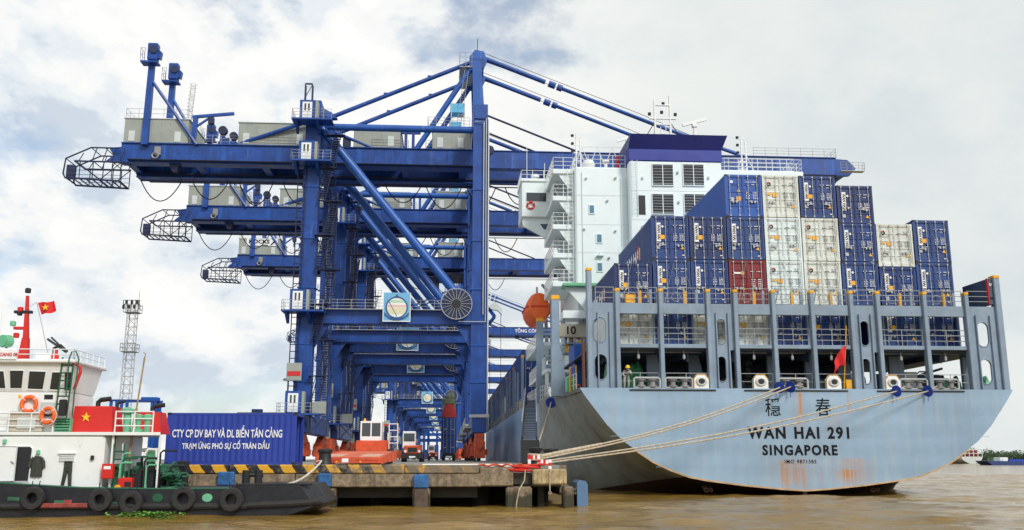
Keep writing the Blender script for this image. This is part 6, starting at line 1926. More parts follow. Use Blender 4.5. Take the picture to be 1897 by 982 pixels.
for px, py, lb in ((61, 923, 0), (186, 926, 0), (243, 931, 0), (340, 924, 0), (429, 926, 0)):
    a = U(px, py, TY0 - .2)
    rr = .29 if px < 250 else .31
    ty = TP('tyre_fender', MB().lathe([(rr - .08, -.13), (rr - .03, -.15), (rr + .12, -.14), (rr + .155, -.06), (rr + .155, .06), (rr + .12, .14), (rr - .03, .15), (rr - .08, .13), (rr - .08, -.13)], (a.x, TY0 - .19, a.z), 22, 'y'), 'rubber', sm=True)
    TP('tyre_chain', MB().tube([(a.x - .1, TY0 - .12, a.z + rr - .05), (a.x - .14, TY0 - .02, a.z + rr + .35)], .02, 4).tube([(a.x + .1, TY0 - .12, a.z + rr - .05), (a.x + .14, TY0 - .02, a.z + rr + .35)], .02, 4), 'dark', parent=ty)
# deck and deckhouse
dzk = U(150, 903).z
TP('main_deck', MB().box(xl + .1, U(575, 900).x, TY0 + .3, TY1 - .3, dzk - .3, dzk - .12), 'green')
za, zb = U(100, 806, HYT).z, dzk - .12
hx = U(191, 850, HYT).x
TP('deckhouse', MB().bbox(xl + .3, hx, HYT, TY1 - .9, zb, za, .1), 'tugwhite')
TP('deckhouse', MB().bbox(hx + .004, U(212, 850, HYT).x, HYT + 1.2, TY1 - .9, zb, za, .05), 'tugwhite', label='set back after part of the white deckhouse')
TP('boat_deck', MB().prism([(xl + .2, HYT - .05), (U(297, 812, HYT).x, HYT - .05), (at(296, 812, Y=TY1 - .7).x, TY1 - .7), (xl + .2, TY1 - .7)], 'z', za, za + .12), 'tugwhite')
for px in (206, 293):
    a = U(px, 850, HYT + .1)
    TP('deck_stanchion', MB().tube([(a.x, HYT + .15, zb), (a.x, HYT + .15, za)], .05, 6), 'tugwhite')
# wall fittings
a, b = U(-2, 827, HYT), U(27, 891, HYT)
dr_ = TP('cabin_door', MB().bbox(a.x, b.x, HYT - .07, HYT - .01, b.z, a.z, .04), 'tugwhite')
TP('door_rim', MB().tube([(a.x, HYT - .08, b.z), (a.x, HYT - .08, a.z), (b.x, HYT - .08, a.z), (b.x, HYT - .08, b.z), (a.x, HYT - .08, b.z)], .03, 5), 'teal', parent=dr_)
TP('door_handle', MB().bar((b.x - .18, HYT - .11, (a.z + b.z) / 2 + .1), (b.x - .05, HYT - .11, (a.z + b.z) / 2), .03), 'steel', parent=dr_)
a, b = U(28, 827, HYT), U(55, 892, HYT)
pts = [(a.x + .1, a.z), (b.x - .1, a.z), (b.x, a.z - .1), (b.x - .04, b.z), (a.x - .04, b.z), (a.x, a.z - .1)]
dw = TP('open_doorway', MB().prism(pts, 'y', HYT - .015, HYT - .004), 'dark', label='dark open doorway in the deckhouse')
TP('doorway_rim', MB().tube([(x, HYT - .02, z) for x, z in pts + [pts[0]]], .03, 5), 'tugwhite', parent=dw)
a, b = U(111, 841, HYT), U(137, 856, HYT)
for k in range(5):
    z = b.z + (a.z - b.z) * (k + .5) / 5
    TP('vent_louvre', MB().bar((a.x, HYT - .03, z), (b.x, HYT - .03, z), .07, .02, (0, .6, 1)), 'tugwhite')
TP('vent_hood', MB().bbox(a.x - .05, b.x + .05, HYT - .1, HYT - .003, a.z, a.z + .04, .01), 'tugwhite')
for px, py in ((72, 838), (172, 848), (10, 818)):
    a = U(px, py, HYT)
    TP('wall_lamp', MB().bbox(a.x - .06, a.x + .06, HYT - .12, HYT - .003, a.z - .09, a.z + .09, .02), 'dark' if px == 172 else 'mint')
a, b = U(192, 859, HYT - .1), U(210, 887, HYT - .1)
fb = TP('fire_cabinet', MB().bbox(a.x, b.x, HYT - .28, HYT - .003, b.z, a.z, .02), 'red')
TP('cabinet_label', MB().box(a.x + .08, b.x - .08, HYT - .285, HYT - .281, (a.z + b.z) / 2 + .08, (a.z + b.z) / 2 + .2), 'ctext', parent=fb)
# wheelhouse
WYT = HYT + .25
zr, zw1, zw0 = U(60, 674, WYT).z, U(60, 686, WYT).z, U(60, 722, WYT).z
wx1 = U(124, 760, WYT).x
wx2 = U(138, 690, WYT).x
TP('wheelhouse_base', MB().bbox(xl + .5, wx1, WYT, TY1 - 1.3, za + .12, zw0 - .08, .06), 'tugwhite')
TP('wheelhouse_band', MB().add([(xl + .5, WYT, zw0 - .08), (wx1, WYT, zw0 - .08), (wx1, TY1 - 1.3, zw0 - .08), (xl + .5, TY1 - 1.3, zw0 - .08),
                                (xl + .5, WYT - .28, zr), (wx2, WYT - .28, zr), (wx2, TY1 - 1.0, zr), (xl + .5, TY1 - 1.0, zr)],
                               [(0, 1, 5, 4), (1, 2, 6, 5), (2, 3, 7, 6), (3, 0, 4, 7), (4, 5, 6, 7), (3, 2, 1, 0)]), 'tugwhite')
TP('wheelhouse_roof', MB().bbox(xl + .4, U(146, 676, WYT).x, WYT - .45, TY1 - .8, zr, zr + .16, .06), 'tugwhite')


def slope_y(z):
    return WYT - .28 * (z - (zw0 - .08)) / (zr - (zw0 - .08))


for q_ in ([(-30, 688), (8, 688), (8, 719), (-34, 719)], [(20, 687), (45, 687), (38, 719), (17, 719)], [(56, 688), (86, 689), (77, 721), (49, 720)], [(98, 690), (116, 690), (108, 722), (90, 721)], [(121, 692), (133, 692), (127, 723), (117, 723)]):
    vs, vo = [], []
    for px, py in q_:
        p = U(px, py, WYT - .15)
        vs.append((p.x, slope_y(p.z) - .012, p.z))
    cxq, czq = sum(v[0] for v in vs) / 4, sum(v[2] for v in vs) / 4
    outr = [(cxq + (x - cxq) * 1.14, y - .004, czq + (z - czq) * 1.14) for x, y, z in vs]
    fm = MB().add(outr + [(x, y - .012, z) for x, y, z in vs], [(0, 1, 5, 4), (1, 2, 6, 5), (2, 3, 7, 6), (3, 0, 4, 7)])
    wf = TP('wheelhouse_window', fm, 'tugwhite')
    TP('pane', MB().add(vs, [(0, 1, 2, 3)]), 'glass', parent=wf)
TP('roof_rail', MB().rail([(xl + .5, WYT - .4, zr + .16), (U(143, 670, WYT).x, WYT - .4, zr + .16), (U(143, 670, WYT).x, TY1 - 1, zr + .16)], .42, .75, 2, .025), 'tugwhite')
TP('roof_locker', MB().bbox(U(68, 660, 40.5).x, U(98, 660, 40.5).x, 40.3, 41.4, zr + .16, zr + .5, .04), 'tugwhite')
a, b = U(-45, 647, WYT - .3), U(34, 667, WYT - .3)
nb = TP('name_board', MB().bbox(a.x, b.x, WYT - .5, WYT - .44, b.z, a.z, .01), 'ctext')
pn_ = U(16, 657, WYT - .5)
text_part(tug, 'board_lettering', 'CANG 08', 'rtext', (pn_.x, WYT - .512, pn_.z), .185, .005, .92, parent=nb)
p = U(-20, 657, WYT - .5)
# mast
mb_, mt_ = U(43, 667, 41.0), U(51, 548, 41.0)
ms = TP('mast', MB().bar((mb_.x, 41, zr + .16), (mb_.x + .02, 41, zr + 1.2), .42, .36, (1, 0, 0), .24, .24).bar((mb_.x + .02, 41, zr + 1.2), (mt_.x, 41, mt_.z), .2, .2, (1, 0, 0), .10, .10), 'red')
for px0, px1, py in ((26, 45, 608), (27, 60, 578), (33, 40, 582)):
    a, b = U(px0, py, 41), U(px1, py, 41)
    TP('mast_arm', MB().bbox(a.x, b.x, 40.9, 41.1, a.z - .06, a.z + .06, .02), 'red' if py > 590 else 'dark', parent=ms)
for px, py, c_ in ((24, 600, 'mint'), (52, 539, 'dark'), (38, 574, 'red'), (30, 622, 'red')):
    a = U(px, py, 41)
    TP('mast_lamp', MB().lathe([(.04, -.1), (.12, -.08), (.12, .1), (.04, .13)], (a.x, 41, a.z), 10), c_, parent=ms)
a = U(11, 632, 40.4)
sl_ = TP('searchlight', MB().disc((a.x, 40.4, a.z), (.35, 1, .1), .26, .36, 16).disc((a.x - .07, 40.2, a.z - .02), (.35, 1, .1), .22, .06, 16), 'mint')
TP('searchlight_post', MB().tube([(a.x, 40.5, zr + .16), (a.x, 40.5, a.z - .1)], .05, 6), 'green', parent=sl_)
# fire monitor and stern ladder frame behind the wheelhouse
mn = TP('fire_monitor', MB().tube([U(100, 663, 40.3), U(100, 645, 40.3), U(112, 640, 40.3), U(124, 652, 40.3)], .07, 7).tube([U(88, 628, 40.3), U(122, 652, 40.3)], .05, 7).tube([U(95, 625, 40.5), U(118, 647, 40.5)], .04, 7), 'dark')
TP('monitor_base', MB().lathe([(.14, 0), (.14, .25), (.09, .3), (.09, .5)], (U(102, 665, 40.3).x, 40.3, zr + .16), 10), 'red', parent=mn)
TP('roof_ladder', MB().ladder(U(112, 778, 39.5), U(127, 662, 39.5), .45, (1, 0, 0), .035), 'green')
TP('ladder_hoop', MB().tube([U(134, 770, 39.3), U(137, 735, 39.3), U(143, 690, 39.3), U(146, 665, 39.3), U(141, 651, 39.3), U(133, 652, 39.3), U(128, 665, 39.3), U(122, 735, 39.3)], .03, 5), 'green')
TP('overflow_pipe', MB().tube([U(141, 675, 39.6), U(149, 680, 39.6), U(149, 690, 39.6), U(137, 722, 39.6)], .06, 6), 'red')
TP('mast_box', MB().bbox(U(116, 680, 39.3).x, U(128, 680, 39.3).x, 39.25, 39.5, U(120, 770, 39.3).z, U(120, 740, 39.3).z, .03), 'dark')
# items along the boat deck
TP('boat_deck_rail', MB().rail([(xl + .3, HYT + .02, za + .12), (U(96, 800, HYT).x, HYT + .02, za + .12)], .78, .95, 3, .03), 'tugwhite')
TP('boat_deck_rail', MB().rail([(U(211, 808, HYT).x, HYT + .02, za + .12), (U(281, 808, HYT).x, HYT + .02, za + .12)], .85, .9, 3, .03), 'tugwhite')
a, b = U(18, 762, HYT + .1), U(77, 801, HYT + .1)
TP('canvas_dodger', MB().bbox(a.x, b.x, HYT + .08, HYT + .2, za + .13, a.z, .06), mat('dodger_canvas', (0.50, 0.45, 0.38), .8, var=.15, bump=.3))
TP('dodger_pouch', MB().bbox(a.x + .35, b.x - .25, HYT + .02, HYT + .08, za + .25, a.z - .25, .03), 'teal')
a, b = U(76, 745, HYT + .2), U(103, 790, HYT + .2)
TP('air_unit', MB().bbox(a.x, b.x, HYT + .21, HYT + .245, b.z, a.z, .02), 'teal')
TP('air_fan', MB().torus(((a.x + b.x) / 2, HYT + .2, (a.z + b.z) / 2 + .12), (0, 1, 0), .18, .03, 16, 5), 'dark')
a, b = U(103, 775, HYT + .2), U(130, 803, HYT + .2)
TP('vent_box', MB().bbox(a.x, b.x, HYT + .15, HYT + .8, za + .13, a.z, .03), 'mint')
for k in range(5):
    z = za + .2 + k * .11
    TP('vent_slat', MB().bar((a.x + .03, HYT + .13, z), (b.x - .03, HYT + .13, z), .06, .02, (0, .6, 1)), 'green')
a = U(88, 735, WYT); TP('notice_plate', MB().box(a.x - .12, a.x + .22, WYT - .02, WYT - .004, a.z - .1, a.z + .08), 'dark')
a = U(37, 734, WYT); TP('notice_plate', MB().box(a.x - .06, a.x + .06, WYT - .02, WYT - .004, a.z - .07, a.z + .05), 'ysign')
# funnels
def funnel(px0, px1, py0, py1, tpx0, tpx1, yf, star=True):
    a, b = U(px0, py1, yf), U(px1, py1, yf)
    c_, d_ = U(tpx0, py0, yf), U(tpx1, py0, yf)
    z0 = za + .125
    f_ = TP('funnel', MB().add([(a.x, yf, z0), (b.x, yf, z0), (b.x, yf + 1.3, z0), (a.x, yf + 1.3, z0), (c_.x, yf + .1, c_.z), (d_.x, yf + .1, c_.z), (d_.x, yf + 1.2, c_.z), (c_.x, yf + 1.2, c_.z)],
                          [(0, 1, 5, 4), (1, 2, 6, 5), (2, 3, 7, 6), (3, 0, 4, 7), (4, 5, 6, 7), (3, 2, 1, 0)]), 'red')
    if star:
        p = U(159, 773, yf)
        TP('star', MB().prism(star_poly(p.x, p.z, .20), 'y', yf + .0, yf + .06), 'star', parent=f_)
    m_ = (c_.x + d_.x) / 2
    zt_ = c_.z
    TP('exhaust_pipe', MB().tube([(m_, yf + .6, zt_ - .1), (m_, yf + .6, zt_ + .18), (m_ + .1, yf + .6, zt_ + .28), (m_ + .5, yf + .6, zt_ + .33)], .10, 8), 'dark', parent=f_)
    if star:
        TP('exhaust_pipe', MB().tube([(m_ + .75, yf + .7, zt_ - .1), (m_ + .75, yf + .7, zt_ + .12), (m_ + .85, yf + .7, zt_ + .2), (m_ + 1.05, yf + .7, zt_ + .22)], .06, 8), 'dark', parent=f_)
funnel(130, 208, 752, 808, 137, 206, HYT + .35)
funnel(250, 298, 763, 815, 256, 293, HYT + 2.6, False)
# after deck machinery
GX0, GX1 = U(215, 890, 40).x, U(320, 890, 40).x
wz = zb
wn_ = TP('towing_winch', MB().disc((GX0 + 1.2, 40.6, wz + .55), (1, 0, 0), .55, .1, 16).disc((GX0 + 2.1, 40.6, wz + .55), (1, 0, 0), .55, .1, 16).tube([(GX0 + 1.2, 40.6, wz + .55), (GX0 + 2.1, 40.6, wz + .55)], .3, 10).bbox(GX0 + .6, GX0 + 1.1, 40.2, 41.1, wz, wz + .9, .05).bbox(GX0 + .4, GX0 + 2.4, 40.1, 41.1, wz, wz + .15, .03), 'green')
TP('winch_rope', MB().tube([(GX0 + 1.27, 40.6, wz + .55), (GX0 + 2.03, 40.6, wz + .55)], .45, 12), 'green', parent=wn_)
for px0, px1, py0, py1, c_, yy in ((217, 243, 885, 905, 'red', 39.6), (262, 285, 862, 905, 'dark', 40.0), (268, 288, 833, 858, 'mint', 40.4), (240, 262, 868, 905, 'dark', 39.9), (262, 290, 830, 838, 'tugwhite', 40.4)):
    a, b = U(px0, py0, yy), U(px1, py1, yy)
    TP({'red': 'pump_housing', 'dark': 'engine_block', 'mint': 'vent_cowl', 'tugwhite': 'pipe_bend'}[c_], MB().bbox(a.x, b.x, yy, yy + .5, b.z, a.z, .06), c_)
a, b = U(219, 887, 39.58), U(222, 905, 39.58)
TP('pump_cap', MB().disc((a.x, 39.57, a.z - .35), (0, 1, 0), .12, .1, 12), 'ysign')
TP('pump_window', MB().box(a.x + .25, a.x + .5, 39.585, 39.598, a.z - .3, a.z - .12), 'dark')
TP('pipe_run', MB().tube([U(268, 905, 39.8), U(268, 842, 39.8), U(275, 832, 39.8), U(290, 833, 39.8), U(291, 870, 39.8)], .06, 6).tube([U(228, 900, 39.8), U(228, 822, 39.8)], .04, 6), 'tugwhite')
TP('deck_ladder', MB().ladder(U(219, 880, 39.7), U(221, 822, 39.7), .42, (1, 0, 0), .035), 'green')
TP('hydrant_stack', MB().lathe([(.22, 0), (.22, .12), (.1, .16), (.1, .5), (.18, .55), (.18, .7), (.04, .76)], (U(255, 800, 40.3).x, 40.3, za + .12), 10).lathe([(.12, 0), (.12, .5), (.2, .55), (.2, .7), (.04, .76)], (U(272, 800, 40.3).x, 40.3, za + .12), 10).tube([U(257, 790, 40.3), U(262, 772, 40.3), U(275, 785, 40.3)], .07, 6), 'mint')
TP('vent_pot', MB().tube([(U(236, 790, 40.2).x, 40.2, za + .1), (U(236, 770, 40.2).x, 40.2, za + .9)], .16, 10).lathe([(.26, .9), (.28, 1.05), (.05, 1.15)], (U(236, 770, 40.2).x, 40.2, za), 12), 'mint')
rg = random.Random(11)
rp_ = MB()
for k in range(16):
    x, y = rg.uniform(GX0 + 2.2, GX1 + .3), rg.uniform(39.2, 40.4)
    rp_.torus((x, y, wz + .1 + rg.random() * .55), (rg.uniform(-.5, .5), rg.uniform(-1, 1), 1), rg.uniform(.15, .32), .045, 14, 6)
TP('rope_heap', rp_, 'green', label='heap of green towing rope on the after deck', kind='stuff')
rg = random.Random(31)
for k in range(14):
    x, y_ = rg.uniform(GX0 - .1, GX1 - .2), rg.uniform(39.5, 41.6)
    w_, h_ = rg.uniform(.15, .4), rg.uniform(.3, 1.35)
    c_ = rg.choice(('green', 'green', 'dark', 'mint', 'green'))
    q = TP('machinery_casing', MB().bbox(x, x + w_, y_, y_ + .4, wz, wz + h_, .04), c_)
    TP('valve_wheel', MB().torus((x + w_ / 2, y_ - .08, wz + h_ * .75), (0, 1, 0), rg.uniform(.07, .14), .018, 12, 5).tube([(x + w_ / 2, y_ - .08, wz + h_ * .75), (x + w_ / 2, y_ + .02, wz + h_ * .75)], .02, 5), rg.choice(('green', 'red', 'dark')), parent=q)
for k in range(8):
    x = rg.uniform(GX0, GX1)
    z_ = wz + rg.uniform(.3, 1.6)
    TP('pipe_bend', MB().tube([(x, 39.7, wz), (x, 39.7, z_ - .1), (x + .1, 39.7, z_), (x + rg.uniform(.3, .7), 39.7, z_)], rg.uniform(.025, .05), 6), rg.choice(('green', 'mint', 'galv', 'dark')))
TP('stern_bitts', MB().tube([(U(455, 900, 40.5).x, 40.5, wz), (U(455, 900, 40.5).x, 40.5, wz + .75)], .16, 10).tube([(U(478, 900, 40.5).x, 40.5, wz), (U(478, 900, 40.5).x, 40.5, wz + .75)], .16, 10).tube([(U(448, 900, 40.5).x, 40.5, wz + .55), (U(486, 900, 40.5).x, 40.5, wz + .55)], .08, 8), 'dark')
TP('signal_pole', MB().tube([U(237, 862, 40.1), U(247, 790, 40.1), U(253, 757, 40.1)], .06, 6).tube([U(253, 757, 40.1), U(268, 662, 40.1)], .035, 6).tube([U(268, 662, 40.1), U(270, 655, 40.1), U(266, 653, 40.1)], .02, 5), mat('pole_tan', (0.34, 0.24, 0.10), .6, var=.3, vscale=3))
TP('whip_antenna', MB().tube([U(0, 645, 41.5), U(5, 562, 41.5)], .02, 4), 'white')

# things carried on the tug
for px, py, yy, lb, tilt in ((54, 749, WYT - .12, 'orange life ring on the wheelhouse side of the tug', 0), (89, 770, HYT - .05, 'orange life ring on the tug boat deck rail, in front of the air unit', 1)):
    a = U(px, py, yy)
    t_ = Thing('life_ring', lb, 'life ring', (a.x, yy, a.z - .35), 0, 'life rings on the tug')
    t_.part('ring', MB().torus((a.x, yy, a.z), (.25 * tilt, 1, 0), .29, .085, 24, 10), 'lifeorange', sm=True)
    t_.part('grab_line', MB().torus((a.x, yy - .02, a.z), (.25 * tilt, 1, 0), .385, .012, 24, 5), 'ctext')
    for k in range(4):
        a_ = math.pi / 4 + k * math.pi / 2
        t_.part('band', MB().torus((a.x + .29 * math.cos(a_), yy + .29 * .25 * tilt * -math.cos(a_), a.z + .29 * math.sin(a_)), (-math.sin(a_), 0, math.cos(a_)), .082, .016, 10, 5), 'ctext')
a = U(70, 845, HYT - .05)
sh = [(-.10, 0), (-.06, -.05), (.06, -.05), (.10, 0), (.24, -.06), (.30, -.42), (.20, -.44), (.18, -.28), (.19, -.80), (-.19, -.80), (-.18, -.28), (-.20, -.44), (-.30, -.42), (-.24, -.06)]
t_ = Thing('hanging_shirt', 'dark shirt hung on the white deckhouse wall of the tug', 'shirt', (a.x, HYT - .06, a.z - .8))
def folds(wf, z0, z1, x_of=lambda f: 0.0, nx=13, nz=9, amp=.022, th=.05):
    mb = MB()
    fr, bk = [], []
    for q in range(nz):
        f = q / (nz - 1)
        w_ = wf(f)
        row, rb = [], []
        for p_ in range(nx):
            g_ = p_ / (nx - 1) * 2 - 1
            y_ = HYT - .05 - th * (1 - g_ * g_) ** .5 - amp * math.sin(g_ * 9 + 2.2 * f) * (.3 + .7 * f) * (1 - g_ * g_)
            row.append((a.x + x_of(f) + g_ * w_, y_, a.z + z0 + (z1 - z0) * f))
            rb.append((a.x + x_of(f) + g_ * w_, HYT - .03, a.z + z0 + (z1 - z0) * f))
        fr.append(row); bk.append(rb)
    return mb.grid(fr[::-1]).grid(bk)


t_.part('cloth', folds(lambda f: .20 + .03 * f - .09 * max(0, .12 - f) / .12, 0, -.80), 'cloth', sm=True)
for s_ in (-1, 1):
    t_.part('sleeve', MB().tube([(a.x + s_ * .15, HYT - .07, a.z - .06), (a.x + s_ * .25, HYT - .07, a.z - .22), (a.x + s_ * .28, HYT - .07, a.z - .44)], [.06, .065, .07], 8), 'cloth', sm=True)
t_.part('hanger', MB().tube([(a.x - .1, HYT - .06, a.z), (a.x, HYT - .06, a.z + .12), (a.x, HYT - .06, a.z + .25)], .012, 4), 'steel')
a = U(127, 854, HYT - .05)
t_ = Thing('hanging_trousers', 'dark trousers hung below the louvre on the tug wall', 'trousers', (a.x, HYT - .06, a.z - .98))
t_.part('waist', folds(lambda f: .15 + .02 * f, 0, -.40), 'cloth', sm=True)
t_.part('leg', folds(lambda f: .085 - .02 * f, -.38, -.96, lambda f: -.08 - .08 * f), 'cloth', sm=True)
t_.part('leg', folds(lambda f: .08 - .02 * f, -.38, -.98, lambda f: .08 + .05 * f), 'cloth', sm=True)
t_.part('belt', MB().box(a.x - .15, a.x + .15, HYT - .108, HYT - .10, a.z - .07, a.z), 'dark')
# flag of the tug
fp0, fp1 = U(68, 560, 40.9), U(93, 640, 40.9)
t_ = Thing('national_flag', 'red flag with a yellow star flying above the tug', 'flag', (fp1.x, 40.9, zr + .2))
t_.part('staff', MB().tube([fp0, U(75, 590, 40.9), (U(93, 668, 40.9).x, 40.9, zr + .16)], .018, 5).tube([fp0, U(52, 570, 40.9)], .01, 4), 'galv')
rows = []
q0, q1, q2, q3 = U(70, 561, 40.9), U(100, 558, 40.9), U(105, 577, 40.9), U(76, 583, 40.9)
for j in range(7):
    g_ = j / 6
    rows.append([Vector(q0).lerp(Vector(q3), g_).lerp(Vector(q1).lerp(Vector(q2), g_), f / 10) + Vector((0, .06 * math.sin(f * .9 + g_), .025 * math.sin(f * .8))) for f in range(11)])
t_.part('cloth', MB().grid(rows), 'flagred', sm=True)
p = U(86, 570, 40.9)
t_.part('star', MB().prism(star_poly(p.x, p.z, .155, -.1), 'y', 40.79, 40.80), 'star')

# water hyacinth drifting beside the tug
a = at(272, 962, Y=37.6)
hy = MB()
rg = random.Random(4)
for k in range(230):
    x, y = a.x + rg.gauss(0, .55), 37.6 + rg.gauss(0, .22)
    an, le, hh = rg.uniform(0, 6.28), rg.uniform(.08, .18), rg.uniform(.05, .28)
    d = Vector((math.cos(an), math.sin(an), 0)); s_ = Vector((-d.y, d.x, 0))
    b0 = Vector((x, y, hh * .6))
    hy.add([Vector((x, y, -.02)), b0, b0 + d * le * .5 + s_ * le * .45 + Vector((0, 0, hh * .3)), b0 + d * le * 1.1 + Vector((0, 0, hh * .35)), b0 + d * le * .5 - s_ * le * .45 + Vector((0, 0, hh * .3)), Vector((x + .012, y, -.02))], [(1, 2, 3, 4), (0, 1, 5)])
single('water_hyacinth', hy, 'leafmat', 'bright green clump of floating water hyacinth beside the tug hull', 'plant', loc=(a.x, 37.6, 0))

# ================================================================ things on the quay
c40 = at(546, 860, Y=46.3)
qc = make_container('navy', (c40.x, 46.3 + CW / 2, DECK + .012), 2.438, 'royal blue container with white lettering on its side, standing on the quay', L_=6.06, group='containers on the quay', doors=False)
qc.o.rotation_euler = (0, 0, R(90))
qm = mat('royal_blue_container_paint', (0.016, 0.045, 0.33), 0.45, var=0.10, vscale=.7, streak=.2, streak_c=(.05, .08, .36), dirt=.15, dirt_c=(.02, .03, .12))
for ch in list(qc.o.children):
    if ch.name.split('.')[0] != 'corner_castings':
        ch.data = ch.data.copy(); ch.data.materials.clear(); ch.data.materials.append(qm)
for body, px, py, size, sx_, bold in (('CTY CP DV BAY VÀ DL BIỂN TÂN CẢNG', 421, 804, .50, .565, .010), ('TRẠM ỨNG PHÓ SỰ CỐ TRÀN DẦU', 418, 827, .36, .70, .007)):
    p = at(px, py, Y=46.25)
    me = text_mesh(body, size, bold, sx_).copy(); me.materials.append(M['ctext'])
    q = bpy.data.objects.new('side_lettering', me); col.objects.link(q); q.parent = qc.o
    q.rotation_euler = (0, 0, R(-90))
    q.location = (-CW / 2 - .006, c40.x - p.x, p.z - DECK - .012)
# blue open steel rack behind the tug
a, b = at(206, 745, Y=47.5), at(288, 745, Y=47.5)
t_ = Thing('steel_rack', 'blue open steel frame on the quay behind the tug funnels', 'frame', ((a.x + b.x) / 2, 47.5, DECK))
zt_ = at(250, 742, Y=47.5).z
for x in (a.x, a.x + .5, b.x - .15, b.x):
    for y in (47.5, 48.3):
        t_.part('post', MB().bar((x, y, DECK + .01), (x, y, zt_), .12), 'crane2')
for z in (zt_, zt_ - .55):
    t_.part('rail', MB().bar((a.x - .1, 47.45, z), (b.x + .1, 47.45, z), .09), 'crane')
    t_.part('rail', MB().bar((a.x - .1, 48.35, z), (b.x + .1, 48.35, z), .09), 'crane')
t_.part('rack_box', MB().bbox(b.x - .75, b.x + .02, 47.6, 48.2, zt_ - .02, zt_ + .18, .03), 'crane2')
# bollard and the tug's line
a = at(602, 850, Y=45.9)
t_ = Thing('mooring_bollard', 'black cylindrical mooring bollard on the quay edge by the tug line', 'bollard', (a.x, 45.9, DECK))
t_.part('column', MB().lathe([(.0, .03), (.36, .03), (.33, .12), (.29, .2), (.28, .55), (.34, .62), (.34, .72), (.26, .76), (0, .77)], (a.x, 45.9, DECK), 16), 'dark', sm=True)
t_.part('base_plate', MB().bbox(a.x - .42, a.x + .42, 45.5, 46.3, DECK + .012, DECK + .04, .01), 'steel')
b = U(521, 901, 39.6)
pts = [Vector((a.x - .36, 45.8, DECK + .18)), Vector((a.x - .1, 45.45, DECK + .2)), Vector((a.x - .12, 44.9, DECK + .07))]
e_ = Vector((b.x, 39.6, b.z + .05))
pts += [pts[-1].lerp(e_, f / 8) - Vector((0, 0, .22 * math.sin(math.pi * f / 8))) for f in range(1, 9)]
single('tug_line', MB().tube(pts, .045, 7), mat('white_rope', (0.60, 0.56, 0.48), .85, var=.2, vscale=8), 'white mooring line from the black bollard down to the tug', 'rope', loc=(a.x, 45.8, DECK), sm=True)

# red flat trailer with its tractor
ty = 47.6
a, b = at(588, 836, Y=ty), at(706, 855, Y=ty)
zt_ = a.z
t_ = Thing('terminal_trailer', 'red flat port trailer with white reflective strips, rear end towards the water', 'trailer', ((a.x + b.x) / 2, ty, DECK))
zt_ = at(650, 847, Y=ty).z
zf = at(700, 836, Y=ty + 11).z
wmid = (a.x + b.x) / 2
t_.part('bed', MB().prism([(ty, zt_ - .1), (ty, zt_), (ty + 11, zf), (ty + 13, zf), (ty + 13, zf - .15), (ty + 11, zf - .12)], 'x', a.x, b.x), 'tray')
t_.part('rear_beam', MB().bbox(a.x, b.x, ty - .06, ty - .003, zt_ - .30, zt_ - .004, .02), 'orange')
for x0_, x1_ in ((b.x + .003, b.x + .1), (a.x - .1, a.x - .003)):
    t_.part('side_beam', MB().prism([(ty, zt_ - .32), (ty, zt_ + .02), (ty + 11, zf + .05), (ty + 13, zf + .05), (ty + 13, zf - .5), (ty + 10, zf - .5)], 'x', x0_, x1_), 'orange')
for k in range(9):
    yy = ty + 1.0 + k * 1.25
    t_.part('side_rib', MB().box(b.x + .101, b.x + .14, yy, yy + .12, zt_ - .25, zt_ + .03 + (zf - zt_) * (yy - ty) / 11), 'tray')
t_.part('number_plate', MB().box(wmid - .35, wmid - .03, ty - .075, ty - .062, zt_ - .25, zt_ - .06), 'ctext')
for x0, x1 in ((a.x + .05, wmid - .45), (wmid + .35, b.x - .1)):
    t_.part('reflector_strip', MB().box(x0, x1, ty - .072, ty - .062, zt_ - .17, zt_ - .13), 'rtext')
    t_.part('tail_lamp', MB().disc((x0 + (.2 if x0 > wmid else .9), ty - .07, zt_ - .22), (0, 1, 0), .05, .03, 10), 'ysign')
    t_.part('bed_marking', MB().prism([(ty + .6, zt_ + .6 / 11 * (zf - zt_) + .004), (ty + .6, zt_ + .6 / 11 * (zf - zt_) + .010), (ty + 5, zt_ + 5 / 11 * (zf - zt_) + .010), (ty + 5, zt_ + 5 / 11 * (zf - zt_) + .004)], 'x', x0 + .05, x1 - .05), mat('worn_white_marking', (0.62, 0.36, 0.27), .7, var=.3, vscale=5))
for x in (a.x + .35, b.x - .35):
    for y in (ty + 1.2, ty + 1.7, ty + 2.2):
        t_.part('wheel', MB().disc((x, y, DECK + .17), (1, 0, 0), .16, .5, 14), 'rubber')
t_.part('chassis', MB().box(wmid - .6, wmid + .6, ty + 1, ty + 13, DECK + .1, DECK + .27), 'dark')
cy = ty + 13.6
a, b = at(668, 780, Y=cy), at(707, 816, Y=cy)
t_ = Thing('terminal_tractor', 'port tractor with a white cab coupled to the red flat trailer', 'tractor', ((a.x + b.x) / 2, cy, DECK))
cz0 = b.z
ctz = a.z
cb = t_.part('cab', MB().bbox(a.x, a.x + .1, cy, cy + 1.6, cz0, ctz, .02).bbox(b.x - .1, b.x, cy, cy + 1.6, cz0, ctz, .02).box(a.x + .1, b.x - .1, cy, cy + .06, cz0, cz0 + .25).box(a.x + .1, b.x - .1, cy, cy + 1.6, ctz - .12, ctz).box((a.x + b.x) / 2 - .04, (a.x + b.x) / 2 + .04, cy, cy + .06, cz0 + .25, ctz - .12).box(a.x + .1, b.x - .1, cy + 1.5, cy + 1.6, cz0, ctz - .12), 'white')
t_.part('rear_window', MB().box(a.x + .1, (a.x + b.x) / 2 - .04, cy + .02, cy + .04, cz0 + .25, ctz - .12), 'glass', parent=cb)
t_.part('rear_window', MB().box((a.x + b.x) / 2 + .04, b.x - .1, cy + .02, cy + .04, cz0 + .25, ctz - .12), 'glass', parent=cb)
